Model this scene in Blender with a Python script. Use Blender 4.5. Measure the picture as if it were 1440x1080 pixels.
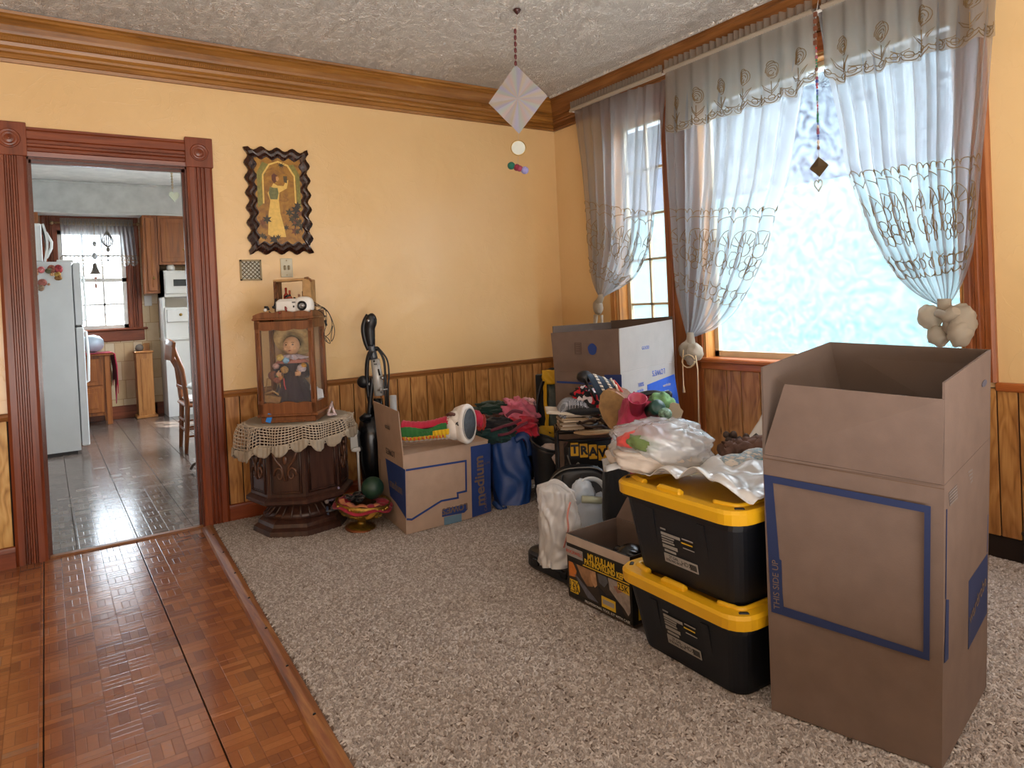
import bpy, math, random
import numpy as np
from mathutils import Vector, Matrix, noise
sin, cos, pi = math.sin, math.cos, math.pi
random.seed(7)
for o in list(bpy.data.objects): bpy.data.objects.remove(o)
SC = bpy.context.scene
COL = SC.collection

# ------------------------------------------------------------------ camera
CAM = Vector((-3.63468, -4.60031, 1.3)); YAW, PIT, ROL, F = .59599, -.01469, -.04616, 969.247
PPX, PPY = 720.0, 540 - 101.03
_f = Vector((sin(YAW)*cos(PIT), cos(YAW)*cos(PIT), sin(PIT))); _r0 = Vector((cos(YAW), -sin(YAW), 0)); _u0 = _r0.cross(_f)
_r = _r0*cos(ROL)+_u0*sin(ROL); _u = _u0*cos(ROL)-_r0*sin(ROL)
cam = bpy.data.cameras.new('camera'); co = bpy.data.objects.new('camera', cam); COL.objects.link(co)
m = Matrix((_r, _u, -_f)).transposed().to_4x4(); m.translation = CAM; co.matrix_world = m
cam.sensor_fit = 'HORIZONTAL'; cam.sensor_width = 36; cam.lens = F/1440*36; cam.shift_y = -101.03/1440; cam.clip_start = .05
SC.camera = co
# ------------------------------------------------------------------ world, lights, exposure
w = bpy.data.worlds.new('world'); SC.world = w; w.use_nodes = True
nt = w.node_tree; bg = nt.nodes['Background']; bg.inputs[0].default_value = (.80, .90, 1.0, 1); bg.inputs[1].default_value = 9.5
def area(name, loc, target, sx, sy, energy, col):
    l = bpy.data.lights.new(name, 'AREA'); l.shape = 'RECTANGLE'; l.size = sx; l.size_y = sy; l.energy = energy; l.color = col
    o = bpy.data.objects.new(name, l); COL.objects.link(o); o.location = loc
    o.rotation_euler = (Vector(target)-Vector(loc)).to_track_quat('-Z', 'Y').to_euler(); return o
sun = bpy.data.lights.new('sun', 'SUN'); sun.energy = 16.0; sun.angle = .01; sun.color = (1, .95, .86)
so = bpy.data.objects.new('sun', sun); COL.objects.link(so); so.rotation_euler = Vector((.40, -.62, -.95)).to_track_quat('-Z', 'Y').to_euler()
area('front_fill', (-1.1, -7.2, 1.8), (-2.4, 0, 1.7), 2.0, 1.6, 20, (1, .96, .92))  # added fill behind the camera; the front wall has no window
area('right_fill', (-.08, -5.0, 1.75), (-4, -4.2, 1.5), 1.3, 1.5, 14, (.92, .96, 1))  # added fill out of frame; the right wall has no window there
area('ceiling_fill', (-3.6, -5.6, .7), (-3.6, -5.1, 3.0), 3.0, 1.6, 205, (1, .96, .93))  # added to brighten the ceiling; no lamp stands here
area('kitchen_fill', (-1.55, 3.2, 1.9), (-3.6, 2.6, 1.0), 1.4, 1.4, 26, (.93, .96, 1))  # added fill, out of view, to brighten the kitchen walls
area('side_fill', (-6.3, -4.3, 1.8), (-2.5, -2.6, .6), 1.8, 1.4, 5, (.95, .96, 1))  # added fill from the left; the wall there is closed
VS = SC.view_settings; SC.display_settings.display_device = 'sRGB'; VS.view_transform = 'Standard'; VS.look = 'None'; VS.gamma = 1; VS.use_curve_mapping = False; VS.exposure = 0.57

# ------------------------------------------------------------------ helpers
def ray(px, py): return _f + _r*((px-PPX)/F) - _u*((py-PPY)/F)
def P(px, py, x=None, y=None, z=None):
    d = ray(px, py)
    if x is not None: t = (x-CAM.x)/d.x
    elif y is not None: t = (y-CAM.y)/d.y
    else: t = ((z or 0)-CAM.z)/d.z
    return CAM+d*t
FH = Vector((sin(YAW), cos(YAW), 0))
def PD(px, py, d):
    r = ray(px, py); return CAM + r*(d/r.dot(FH))
def ZH(b, px, py):            # height on the vertical line through b seen at a pixel
    r = ray(px, py); q = Vector((b[0]-CAM.x, b[1]-CAM.y)); t = q.dot(r.xy)/r.xy.dot(r.xy); return CAM.z+t*r.z
def up(b, px, py): return Vector((b[0], b[1], ZH(b, px, py)))
MATS = {}
def tag(o, label=None, cat=None, group=None, kind=None):
    if label: o['label'] = label
    if cat: o['category'] = cat
    if group: o['group'] = group
    if kind: o['kind'] = kind
    return o
def thing(name, label, cat, loc=(0, 0, 0), rotz=0.0, group=None, kind=None):
    o = bpy.data.objects.new(name, None); COL.objects.link(o); o.location = loc; o.rotation_euler = (0, 0, rotz); o.empty_display_size = .1
    MATS[o.name] = Matrix.Translation(Vector(loc)) @ Matrix.Rotation(rotz, 4, 'Z')
    return tag(o, label, cat, group, kind)
def camthing(name, label, cat, base, group=None):  # a thing turned so that its local -Y looks at the viewer
    return thing(name, label, cat, base, -YAW, group)
class Loc:                    # pixel -> local coordinates of a thing, at its own depth (+dd)
    def __init__(s, root): s.M = MATS[root.name].inverted(); s.d = (MATS[root.name].translation-CAM).dot(FH)
    def __call__(s, px, py, dd=0.): return s.M @ PD(px, py, s.d+dd)
    def k(s): return s.d/F
def C3(h):
    h = h.lstrip('#'); c = [int(h[i:i+2], 16)/255 for i in (0, 2, 4)]
    return tuple(v/12.92 if v <= .04045 else ((v+.055)/1.055)**2.4 for v in c)+(1,)
class B:
    def __init__(s): s.v = []; s.f = []; s.sm = []
    def add(s, v, f, sm=False):
        n = len(s.v); s.v += [Vector(p) for p in v]; s.f += [tuple(i+n for i in q) for q in f]; s.sm += [sm]*len(f); return s
    def box(s, c, d, rot=None, bev=0.0):
        c = Vector(c); x, y, z = d[0]/2, d[1]/2, d[2]/2; R = rot or Matrix.Identity(3)
        if bev <= 0:
            vs = [(-x,-y,-z),(x,-y,-z),(x,y,-z),(-x,y,-z),(-x,-y,z),(x,-y,z),(x,y,z),(-x,y,z)]
            fs = [(3,2,1,0),(4,5,6,7),(0,1,5,4),(1,2,6,5),(2,3,7,6),(3,0,4,7)]
        else:
            b = min(bev, x*.9, y*.9, z*.9); vs = []; 
            for zz, ins in ((-z, b), (-z+b, 0), (z-b, 0), (z, b)):
                X, Y = x-ins, y-ins; bb = b*.6
                vs += [(-X+bb,-Y,zz),(X-bb,-Y,zz),(X,-Y+bb,zz),(X,Y-bb,zz),(X-bb,Y,zz),(-X+bb,Y,zz),(-X,Y-bb,zz),(-X,-Y+bb,zz)]
            fs = [tuple(range(7, -1, -1)), tuple(range(24, 32))]
            for k in range(3):
                for i in range(8): j = (i+1) % 8; fs.append((k*8+i, k*8+j, k*8+8+j, k*8+8+i))
        return s.add([R@Vector(v)+c for v in vs], fs)
    def tube(s, pts, r, n=8, closed=False, caps=True, flat=1.0):
        pts = [Vector(p) for p in pts]; N = len(pts); rr = r if hasattr(r, '__len__') else [r]*N
        vs = []; ref = None
        for i, p in enumerate(pts):
            a = pts[(i-1) % N] if (closed or i > 0) else p; b = pts[(i+1) % N] if (closed or i < N-1) else p
            t = (b-a); t = t.normalized() if t.length > 1e-9 else Vector((0, 0, 1))
            if ref is None: ref = t.orthogonal().normalized()
            ref = (ref-t*ref.dot(t)); ref = ref.normalized() if ref.length > 1e-6 else t.orthogonal().normalized()
            q = t.cross(ref)
            for k in range(n): A = 2*pi*k/n; vs.append(p+(ref*cos(A)+q*sin(A)*flat)*rr[i])
        fs = []
        for i in range(N if closed else N-1):
            for k in range(n):
                i2 = (i+1) % N; k2 = (k+1) % n; fs.append((i*n+k, i*n+k2, i2*n+k2, i2*n+k))
        s.add(vs, fs, True)
        if caps and not closed: s.add(vs[:n], [tuple(range(n-1, -1, -1))]); s.add(vs[-n:], [tuple(range(n))])
        return s
    def lathe(s, prof, c=(0, 0, 0), n=24, M=None, sm=True, sx=1, sy=1, ph=0.0):
        vs = []; M = M or Matrix.Identity(3); c = Vector(c)
        for r, z in prof:
            for k in range(n): A = 2*pi*k/n+ph; vs.append(M@Vector((r*cos(A)*sx, r*sin(A)*sy, z))+c)
        fs = [(i*n+k, i*n+(k+1) % n, (i+1)*n+(k+1) % n, (i+1)*n+k) for i in range(len(prof)-1) for k in range(n)]
        s.add(vs, fs, sm)
        if prof[0][0] > 1e-5: s.add(vs[:n], [tuple(range(n-1, -1, -1))])
        if prof[-1][0] > 1e-5: s.add(vs[-n:], [tuple(range(n))])
        return s
    def prism(s, pts, vec):     # polygon pushed along vec
        pts = [Vector(p) for p in pts]; n = len(pts); v = Vector(vec)
        s.add(pts+[p+v for p in pts], [tuple(range(n)), tuple(range(2*n-1, n-1, -1))]+[(i, i+n, (i+1) % n+n, (i+1) % n) for i in range(n)]); return s
    def grid(s, fn, nu, nv, thick=0.0, wrap=False):
        g = [[Vector(fn(i/nu, j/nv)) for j in range(nv+1)] for i in range(nu+1)]
        vs = [p for row in g for p in row]; W = nv+1
        fs = [(i*W+j, (i+1)*W+j, (i+1)*W+j+1, i*W+j+1) for i in range(nu) for j in range(nv)]
        s.add(vs, fs, True)
        if thick:
            v2 = []
            for i in range(nu+1):
                for j in range(nv+1):
                    a = g[min(i+1, nu)][j]-g[max(i-1, 0)][j]; b = g[i][min(j+1, nv)]-g[i][max(j-1, 0)]
                    nn = a.cross(b); nn = nn.normalized() if nn.length > 1e-12 else Vector((0, 0, 1)); v2.append(g[i][j]-nn*thick)
            s.add(v2, [tuple(reversed(f)) for f in fs], True)
            n0 = len(s.v)-2*len(vs); N = len(vs)
            ring = [i*W for i in range(nu+1)]+[nu*W+j for j in range(1, nv+1)]+[i*W+nv for i in range(nu-1, -1, -1)]+[j for j in range(nv-1, 0, -1)]
            for k in range(len(ring)): a, b = ring[k], ring[(k+1) % len(ring)]; s.f.append((n0+a, n0+N+a, n0+N+b, n0+b)); s.sm.append(False)
        return s
    def ball(s, c, d, n=16, m=10, disp=None, M=None, sq=1.0):
        c = Vector(c); vs = []; M = M or Matrix.Identity(3)
        sg = lambda v: math.copysign(abs(v)**sq, v)
        for j in range(m+1):
            th = pi*j/m
            for k in range(n):
                A = 2*pi*k/n; u = Vector((sg(sin(th))*sg(cos(A)), sg(sin(th))*sg(sin(A)), sg(cos(th))))
                q = 1.0+(disp(u) if disp else 0)
                vs.append(M@Vector((u.x*d[0]/2*q, u.y*d[1]/2*q, u.z*d[2]/2*q))+c)
        fs = [(j*n+k, (j+1)*n+k, (j+1)*n+(k+1) % n, j*n+(k+1) % n) for j in range(m) for k in range(n)]
        return s.add(vs, fs, True)
def obj(name, b, mat, parent=None, world=False, label=None, kind=None):
    me = bpy.data.meshes.new(name)
    vs = b.v
    if world and parent is not None:
        r = parent
        while r.parent: r = r.parent
        Mi = MATS[r.name].inverted(); vs = [Mi@v for v in vs]
    me.from_pydata([tuple(v) for v in vs], [], b.f)
    me.polygons.foreach_set('use_smooth', b.sm); 
    if isinstance(mat, (list, tuple)):
        for q in mat: me.materials.append(q)
    elif mat: me.materials.append(mat)
    import bmesh
    bm = bmesh.new(); bm.from_mesh(me); bmesh.ops.remove_doubles(bm, verts=bm.verts, dist=1e-6); bmesh.ops.recalc_face_normals(bm, faces=bm.faces); bm.to_mesh(me); bm.free()
    o = bpy.data.objects.new(name, me); COL.objects.link(o)
    if parent: o.parent = parent
    if label: o['label'] = label
    if kind: o['kind'] = kind
    return o
def inst(src, parent, loc=(0, 0, 0), rot=(0, 0, 0), scale=(1, 1, 1)):
    o = src.copy(); COL.objects.link(o); o.parent = parent; o.location = loc; o.rotation_euler = rot; o.scale = scale; return o
def struct(name, b, mat, label=None): 
    o = obj(name, b, mat, kind='structure'); MATS[o.name] = Matrix.Identity(4)
    if label: o['label'] = label
    return o
class Fr:       # a flat frame on a surface: o + u*a + v*b, n outwards
    def __init__(s, o, u, v): s.o = Vector(o); s.u = Vector(u).normalized(); s.v = Vector(v); s.v = (s.v-s.u*s.v.dot(s.u)).normalized(); s.n = s.u.cross(s.v)
    def p(s, a, b, h=0.): return s.o+s.u*a+s.v*b+s.n*h
def decal(b, fr, pts, h=.0012): return b.prism([fr.p(x, y, 0.0003) for x, y in pts], fr.n*h)
def ribbon(b, fr, pts, wd, h=.0012, closed=False):   # constant width line with mitred corners
    n = len(pts); q = [Vector(p) for p in pts]; Ls = []; Rs = []
    for i in range(n):
        a = q[(i-1) % n] if (closed or i) else None; c = q[(i+1) % n] if (closed or i < n-1) else None
        d1 = (q[i]-a).normalized() if a is not None else (c-q[i]).normalized(); d2 = (c-q[i]).normalized() if c is not None else d1
        n1 = Vector((-d1.y, d1.x)); n2 = Vector((-d2.y, d2.x)); mm = n1+n2; mm = mm/(mm.dot(n1)) if mm.length > 1e-6 else n1
        Ls.append(q[i]+mm*wd/2); Rs.append(q[i]-mm*wd/2)
    for i in range(n if closed else n-1):
        j = (i+1) % n; decal(b, fr, [Ls[i], Ls[j], Rs[j], Rs[i]], h)
def text(s, size, fr, a, b, rot, mat, parent, name='lettering', bold=0.0, flip=False, sx=1.0, world=True, h=.0012, align='CENTER'):
    cu = bpy.data.curves.new('t', 'FONT'); cu.body = s; cu.size = size; cu.extrude = .0003; cu.offset = bold; cu.align_x = align; cu.align_y = 'CENTER'; cu.resolution_u = 3
    t = bpy.data.objects.new('t', cu); me = bpy.data.meshes.new_from_object(t); bpy.data.objects.remove(t)
    bb = B(); c, d = cos(rot), sin(rot); vs = []
    for v in me.vertices:
        x, y = v.co.x*sx, v.co.y
        if flip: x = -x
        vs.append(fr.p(a+x*c-y*d, b+x*d+y*c, h+v.co.z))
    bb.add(vs, [tuple(p.vertices) for p in me.polygons])
    return obj(name, bb, mat, parent, world)

# ------------------------------------------------------------------ materials
def base(name):
    mt = bpy.data.materials.new(name); mt.use_nodes = True; nt = mt.node_tree; return mt, nt, nt.nodes['Principled BSDF'], nt.nodes, nt.links
def mixc(N, L, fac, a, b, mode='MIX'):
    n = N.new('ShaderNodeMix'); n.data_type = 'RGBA'; n.blend_type = mode
    for i, v in ((0, fac), (6, a), (7, b)):
        if hasattr(v, 'is_linked'): L.new(v, n.inputs[i])
        else: n.inputs[i].default_value = v
    return n.outputs[2]
def math_(N, L, op, a, b=0., c=None):
    n = N.new('ShaderNodeMath'); n.operation = op
    for i, v in enumerate((a, b) if c is None else (a, b, c)):
        if hasattr(v, 'is_linked'): L.new(v, n.inputs[i])
        else: n.inputs[i].default_value = v
    return n.outputs[0]
def coord(N, L, kind='Object', scale=(1, 1, 1), rnd=False, rot=(0, 0, 0)):
    t = N.new('ShaderNodeTexCoord'); mp = N.new('ShaderNodeMapping'); mp.inputs['Scale'].default_value = scale; mp.inputs['Rotation'].default_value = rot
    L.new(t.outputs[kind], mp.inputs[0])
    if rnd:
        oi = N.new('ShaderNodeObjectInfo'); vm = N.new('ShaderNodeVectorMath'); vm.operation = 'SCALE'; vm.inputs[0].default_value = (17, 31, 23); L.new(oi.outputs['Random'], vm.inputs['Scale']); L.new(vm.outputs[0], mp.inputs['Location'])
    return mp.outputs[0]
def noi(N, L, v, sc, det=3, dist=0., out=0, rough=.5):
    n = N.new('ShaderNodeTexNoise'); n.inputs['Scale'].default_value = sc; n.inputs['Detail'].default_value = det; n.inputs['Distortion'].default_value = dist; n.inputs['Roughness'].default_value = rough; L.new(v, n.inputs[0]); return n.outputs[out]
def ramp(N, L, v, stops):
    r = N.new('ShaderNodeValToRGB'); L.new(v, r.inputs[0]); e = r.color_ramp.elements
    e[0].position, e[0].color = stops[0][0], stops[0][1]; e[1].position, e[1].color = stops[-1][0], stops[-1][1]
    for p, c in stops[1:-1]: x = e.new(p); x.color = c
    return r.outputs[0]
def bump(N, L, bs, h, st, dist=.01):
    b = N.new('ShaderNodeBump'); b.inputs['Strength'].default_value = st; b.inputs['Distance'].default_value = dist; L.new(h, b.inputs['Height']); L.new(b.outputs[0], bs.inputs['Normal']); return b
def plain(name, col, rough=.6, metal=0., var=.12, vs=8., bs=0., bsc=60., spec=.5, alpha=None, sheen=0.):
    mt, nt, bd, N, L = base(name); c = C3(col) if isinstance(col, str) else col
    v = coord(N, L); n = noi(N, L, v, vs, 3)
    dk = tuple(x*(1-var) for x in c[:3])+(1,); lt = tuple(min(1, x*(1+var)) for x in c[:3])+(1,)
    L.new(ramp(N, L, n, [(.3, dk), (.7, lt)]), bd.inputs['Base Color'])
    bd.inputs['Roughness'].default_value = rough; bd.inputs['Metallic'].default_value = metal; bd.inputs['Specular IOR Level'].default_value = spec
    if bs: bump(N, L, bd, noi(N, L, v, bsc, 3), bs, .004)
    if sheen: bd.inputs['Sheen Weight'].default_value = sheen
    return mt
def wood(name, dark, mid, light, rough=.4, axis='Z', sc=1.0, rnd=True, knots=False, bs=.15, stretch=14.):
    mt, nt, bd, N, L = base(name); s = {'X': (1, stretch, stretch), 'Y': (stretch, 1, stretch), 'Z': (stretch, stretch, 1)}[axis]
    v = coord(N, L, 'Object', tuple(q*sc for q in s), rnd)
    n1 = noi(N, L, v, 1.1, 5, 1.2, 0, .6); n2 = noi(N, L, v, 5.5, 3, .4)
    f = math_(N, L, 'ADD', math_(N, L, 'MULTIPLY', n1, .7), math_(N, L, 'MULTIPLY', n2, .3))
    if knots:
        s2 = {'X': (1, 4.5, 4.5), 'Y': (4.5, 1, 4.5), 'Z': (4.5, 4.5, 1)}[axis]
        v2 = coord(N, L, 'Object', tuple(q*sc for q in s2), rnd)
        wv = noi(N, L, v2, 1.5, 2, .5); rings = math_(N, L, 'FRACT', math_(N, L, 'MULTIPLY', wv, 8.)); rings = math_(N, L, 'PINGPONG', rings, .5)
        rings = math_(N, L, 'MULTIPLY', rings, 2.0)
        f = math_(N, L, 'ADD', math_(N, L, 'MULTIPLY', f, .72), math_(N, L, 'MULTIPLY', rings, .20)); f = math_(N, L, 'ADD', f, .04)
    c = ramp(N, L, f, [(.28, C3(dark)), (.48, C3(mid)), (.68, C3(light))])
    if knots:
        vo = N.new('ShaderNodeTexVoronoi'); vo.inputs['Scale'].default_value = 1.9; L.new(v2, vo.inputs[0])
        kf = ramp(N, L, vo.outputs['Distance'], [(.03, (1, 1, 1, 1)), (.09, (0, 0, 0, 1))])
        c = mixc(N, L, kf, c, C3('3a1c0c'))
    L.new(c, bd.inputs['Base Color']); bd.inputs['Roughness'].default_value = rough
    if bs: bump(N, L, bd, f, bs, .003)
    return mt
M_ = {}
M_['wall'] = mt = (lambda: None)
def wallpaint():
    mt, nt, bd, N, L = base('orange_paint'); v = coord(N, L, 'Object')
    n = noi(N, L, v, 1.3, 3); L.new(ramp(N, L, n, [(.3, C3('d9b580')), (.7, C3('e0be8a'))]), bd.inputs['Base Color'])
    bd.inputs['Roughness'].default_value = .27; bd.inputs['Specular IOR Level'].default_value = .55
    a = noi(N, L, v, 2.6, 3, .3); b = noi(N, L, v, 45, 2); cr = noi(N, L, v, 3.5, 2, 2.5)
    ck = ramp(N, L, cr, [(.49, (0, 0, 0, 1)), (.5, (1, 1, 1, 1)), (.51, (0, 0, 0, 1))])
    h = math_(N, L, 'ADD', math_(N, L, 'MULTIPLY', a, 3.0), math_(N, L, 'MULTIPLY', b, .10)); h = math_(N, L, 'ADD', h, math_(N, L, 'MULTIPLY', ck, .12))
    bump(N, L, bd, h, .35, .012); return mt
W_PAINT = wallpaint()
def ceilmat():
    mt, nt, bd, N, L = base('stucco'); v = coord(N, L, 'Object'); bd.inputs['Base Color'].default_value = C3('f3eee6'); bd.inputs['Roughness'].default_value = .8
    a = noi(N, L, v, 13, 3, 3.2); rid = math_(N, L, 'PINGPONG', math_(N, L, 'FRACT', math_(N, L, 'MULTIPLY', a, 5.)), .5)
    b = noi(N, L, v, 60, 2, 1.); h = math_(N, L, 'ADD', math_(N, L, 'MULTIPLY', rid, 1.6), math_(N, L, 'MULTIPLY', b, .5))
    bump(N, L, bd, h, 1.0, .016); return mt
CEIL = ceilmat()
def parquet(name, cols, rough, grout):
    mt, nt, bd, N, L = base(name); t = N.new('ShaderNodeTexCoord'); g = N.new('ShaderNodeNewGeometry')
    cell = .0925
    sp = N.new('ShaderNodeSeparateXYZ'); L.new(g.outputs['Position'], sp.inputs[0])
    X = math_(N, L, 'DIVIDE', math_(N, L, 'ADD', sp.outputs[0], 10.), cell); Y = math_(N, L, 'DIVIDE', math_(N, L, 'ADD', sp.outputs[1], 10.), cell)
    cx = math_(N, L, 'FLOOR', X); cy = math_(N, L, 'FLOOR', Y); par = math_(N, L, 'MODULO', math_(N, L, 'ADD', cx, cy), 2.)
    fx = math_(N, L, 'FRACT', X); fy = math_(N, L, 'FRACT', Y)
    mixv = N.new('ShaderNodeMix'); L.new(par, mixv.inputs[0]); L.new(fx, mixv.inputs[2]); L.new(fy, mixv.inputs[3]); s = mixv.outputs[0]
    s3 = math_(N, L, 'MULTIPLY', s, 3.); st = math_(N, L, 'FLOOR', s3); sf = math_(N, L, 'PINGPONG', math_(N, L, 'FRACT', s3), .5)
    ex = math_(N, L, 'MINIMUM', math_(N, L, 'PINGPONG', fx, .5), math_(N, L, 'PINGPONG', fy, .5))
    cb = N.new('ShaderNodeCombineXYZ'); L.new(cx, cb.inputs[0]); L.new(cy, cb.inputs[1]); L.new(st, cb.inputs[2])
    wn = N.new('ShaderNodeTexWhiteNoise'); L.new(cb.outputs[0], wn.inputs[0])
    cb2 = N.new('ShaderNodeCombineXYZ'); L.new(math_(N, L, 'FLOOR', math_(N, L, 'DIVIDE', X, 2.)), cb2.inputs[0]); L.new(cy, cb2.inputs[1]); wn2 = N.new('ShaderNodeTexWhiteNoise'); L.new(cb2.outputs[0], wn2.inputs[0])
    gr = noi(N, L, coord(N, L, 'Object', (1, 1, 1)), 60, 3, 1.)
    f = math_(N, L, 'ADD', math_(N, L, 'MULTIPLY', wn.outputs[0], .48), math_(N, L, 'MULTIPLY', wn2.outputs[0], .32)); f = math_(N, L, 'ADD', f, math_(N, L, 'MULTIPLY', gr, .22))
    c = ramp(N, L, f, [(.15, C3(cols[0])), (.5, C3(cols[1])), (.8, C3(cols[2])), (.97, C3(cols[3]))])
    e = math_(N, L, 'MINIMUM', math_(N, L, 'MULTIPLY', ex, 1.6), math_(N, L, 'MULTIPLY', sf, .7))
    ef = ramp(N, L, e, [(.01, (1, 1, 1, 1)), (.045, (0, 0, 0, 1))])
    c = mixc(N, L, math_(N, L, 'MULTIPLY', ef, .42), c, C3(grout)); L.new(c, bd.inputs['Base Color'])
    rr = noi(N, L, coord(N, L), 9, 3); L.new(math_(N, L, 'ADD', math_(N, L, 'MULTIPLY', rr, .10), rough), bd.inputs['Roughness'])
    wob = noi(N, L, coord(N, L, 'Object'), 18, 3)
    bump(N, L, bd, math_(N, L, 'ADD', math_(N, L, 'MULTIPLY', ef, -.35), math_(N, L, 'MULTIPLY', wob, .9)), .22, .003); return mt
PARQ = parquet('parquet_vinyl', ('74442a', '8c5430', '9e653c', '7e6152'), .13, '4c2612')
PARQK = parquet('kitchen_vinyl', ('544740', '6a5c54', '7c7068', '8c8078'), .13, '4a3d36')
RED = wood('red_stained_wood', '4a1e0c', '733418', '884526', .32, 'Z', 1., False)
REDX = wood('red_stained_wood_x', '4a1e0c', '733418', '884526', .32, 'X', 1., False)
CROWN = wood('crown_wood_x', '5c3810', '8c5c24', 'a67436', .38, 'X', .8, False)
CROWNY = wood('crown_wood_y_shaded', '4a2a10', '7a4c22', '946236', .4, 'Y', .8, False)  # darker copy of the crown wood: backlit shade put into the colour
PLANK = wood('knotty_plank', '6e431c', 'a26e38', 'bd8a4e', .38, 'Z', 1.3, True, True)
PLANKY = wood('knotty_plank_light', '8a6028', 'c79a56', 'dcb878', .42, 'Z', 1.3, True, True)
RAIL = wood('rail_wood', '5a3212', '87552a', '9c6a38', .4, 'X', 1., False)
WFRAME = wood('window_frame_wood', '7c4a18', 'b5793a', 'd29a56', .35, 'Z', 1., False)
SILLZ = wood('side_casing_wood', '5a2c12', '8a4a22', 'a0602e', .3, 'Z', 1., False)
SILL = wood('sill_wood', '6a3212', '9a5224', 'b46a34', .3, 'Y', 1., False)
DARKW = wood('dark_carved_wood', '1d100a', '38211a', '4c3024', .38, 'Z', 1., False)
CASEW = wood('case_wood', '42240f', '6c3d1e', '81502c', .35, 'Z', 1.6, False)
KCAB = wood('kitchen_cabinet_wood', '54290c', '87491a', 'a0602a', .38, 'Z', .7, True)
PINE = wood('pine_box_wood', '744218', 'a46a32', 'ba8246', .45, 'Z', 1., True)
KRAFT = plain('kraft_card_shaded', '6b5a51', .82, 0, .07, 14, .12, 240, .25)  # kraft darkened for the backlit tall box; shade put into the colour
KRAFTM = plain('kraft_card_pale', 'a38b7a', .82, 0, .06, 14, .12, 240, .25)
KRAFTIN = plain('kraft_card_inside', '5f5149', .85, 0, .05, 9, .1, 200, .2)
KEDGE = plain('card_edge', '5c4535', .9)
LITCARD = plain('lit_card', 'b0adaa', .8, 0, .04, 10, .1, 120, .25)  # corner box face towards the window: its light is put into the colour
BLUEINK = plain('blue_ink', '1a3572', .7, 0, .05, 20)
BLUEINKB = plain('blue_ink_lit', '2f5fc4', .6, 0, .05, 20)  # lighter copy of the blue ink; window light put into the colour
GREYTAPE = plain('grey_sticker', '5f7c92', .5)
INK = plain('black_ink', '15151a', .6); WHITEINK = plain('white_ink', 'cfc9c2', .6); YINK = plain('yellow_ink', 'c9a21c', .5); SILVERINK = plain('silver_sticker', '8e8a86', .4); REDINK = plain('red_ink', 'b03026', .5)
BLK = plain('black_plastic', '101217', .42, 0, .15, 20, .08, 300)
BLKG = plain('black_gloss', '0c0d10', .25)
TOTE = plain('tote_black', '0d1017', .45, 0, .15, 6, .06, 200)
YEL = plain('tote_yellow', 'd3a015', .38, 0, .05, 6)
WHT = plain('white_plastic', 'd9d8d4', .4, 0, .03, 6)
FRIDGE = plain('fridge_enamel', 'c9cac8', .38, 0, .03, 6, .05, 300)
SILV = plain('silver_metal', 'a5a6a8', .28, .9)
DKMET = plain('wrought_metal', '16161a', .4, .6)
BRASS = plain('brass', 'a8884a', .3, .85, .2, 30)
GOLD = plain('gold_leaf_metal', '8b6c2c', .35, .75, .35, 60, .4, 70)
TRIMWHITE = plain('white_gloss_trim', 'd8d6d0', .35)
KWALL = plain('kitchen_grey_paint', 'b9b8b4', .6)
def fab(name, c, var=.2, rough=.85, bsc=300, bs=.25): return plain(name, c, rough, 0, var, 12, bs, bsc, .3, sheen=.15)
def translucent(name, col, tr, diffw=.5, rough=.5, tint=None, bs=0., gloss=0., dens=None):
    mt = bpy.data.materials.new(name); mt.use_nodes = True; nt = mt.node_tree; N, L = nt.nodes, nt.links; N.clear()
    out = N.new('ShaderNodeOutputMaterial'); t = N.new('ShaderNodeBsdfTransparent'); d = N.new('ShaderNodeBsdfDiffuse'); tl = N.new('ShaderNodeBsdfTranslucent')
    c = C3(col); d.inputs[0].default_value = c; tl.inputs[0].default_value = c; t.inputs[0].default_value = C3(tint) if tint else (1, 1, 1, 1)
    m1 = N.new('ShaderNodeMixShader'); m1.inputs[0].default_value = diffw; L.new(tl.outputs[0], m1.inputs[1]); L.new(d.outputs[0], m1.inputs[2]); last = m1.outputs[0]
    if gloss:
        g = N.new('ShaderNodeBsdfGlossy'); g.inputs['Roughness'].default_value = .18; fr = N.new('ShaderNodeFresnel'); m3 = N.new('ShaderNodeMixShader')
        L.new(math_(N, L, 'MULTIPLY', math_(N, L, 'ADD', fr.outputs[0], .16), gloss), m3.inputs[0]); L.new(last, m3.inputs[1]); L.new(g.outputs[0], m3.inputs[2]); last = m3.outputs[0]
        if bs:
            bp = N.new('ShaderNodeBump'); bp.inputs['Strength'].default_value = bs; bp.inputs['Distance'].default_value = .02; L.new(noi(N, L, coord(N, L), 22, 4, 1.2), bp.inputs['Height']); L.new(bp.outputs[0], g.inputs['Normal'])
    m2 = N.new('ShaderNodeMixShader'); m2.inputs[0].default_value = 1-tr
    if dens:
        n = noi(N, L, coord(N, L, 'Object'), dens[0], 4, dens[1]); rr = ramp(N, L, n, [(.35, (dens[2],)*3+(1,)), (.65, (dens[3],)*3+(1,))]); L.new(rr, m2.inputs[0])
    L.new(t.outputs[0], m2.inputs[1]); L.new(last, m2.inputs[2]); L.new(m2.outputs[0], out.inputs[0]); return mt
SHEER = translucent('sheer_voile', 'b0b1b3', .40, .22)
SHEERV = translucent('sheer_voile_valance', 'b6aea2', .30, .3)
KNOT = translucent('gathered_voile', 'c2b7a6', .02, .55)
EMB = plain('embroidery_thread', '7c6440', .8)
PANE = translucent('dusty_glass', 'dff0f8', .8, .1, dens=(9, 2.5, .03, .15))
PANE2 = translucent('clear_glass', 'e8f2f8', .94, .2)
CASEGLASS = translucent('case_glass', 'cdd2d2', .93, .5, gloss=.5)
PLBAG = translucent('white_poly_bag', 'ebe9e8', .10, .40, gloss=.5, bs=.6)
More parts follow.
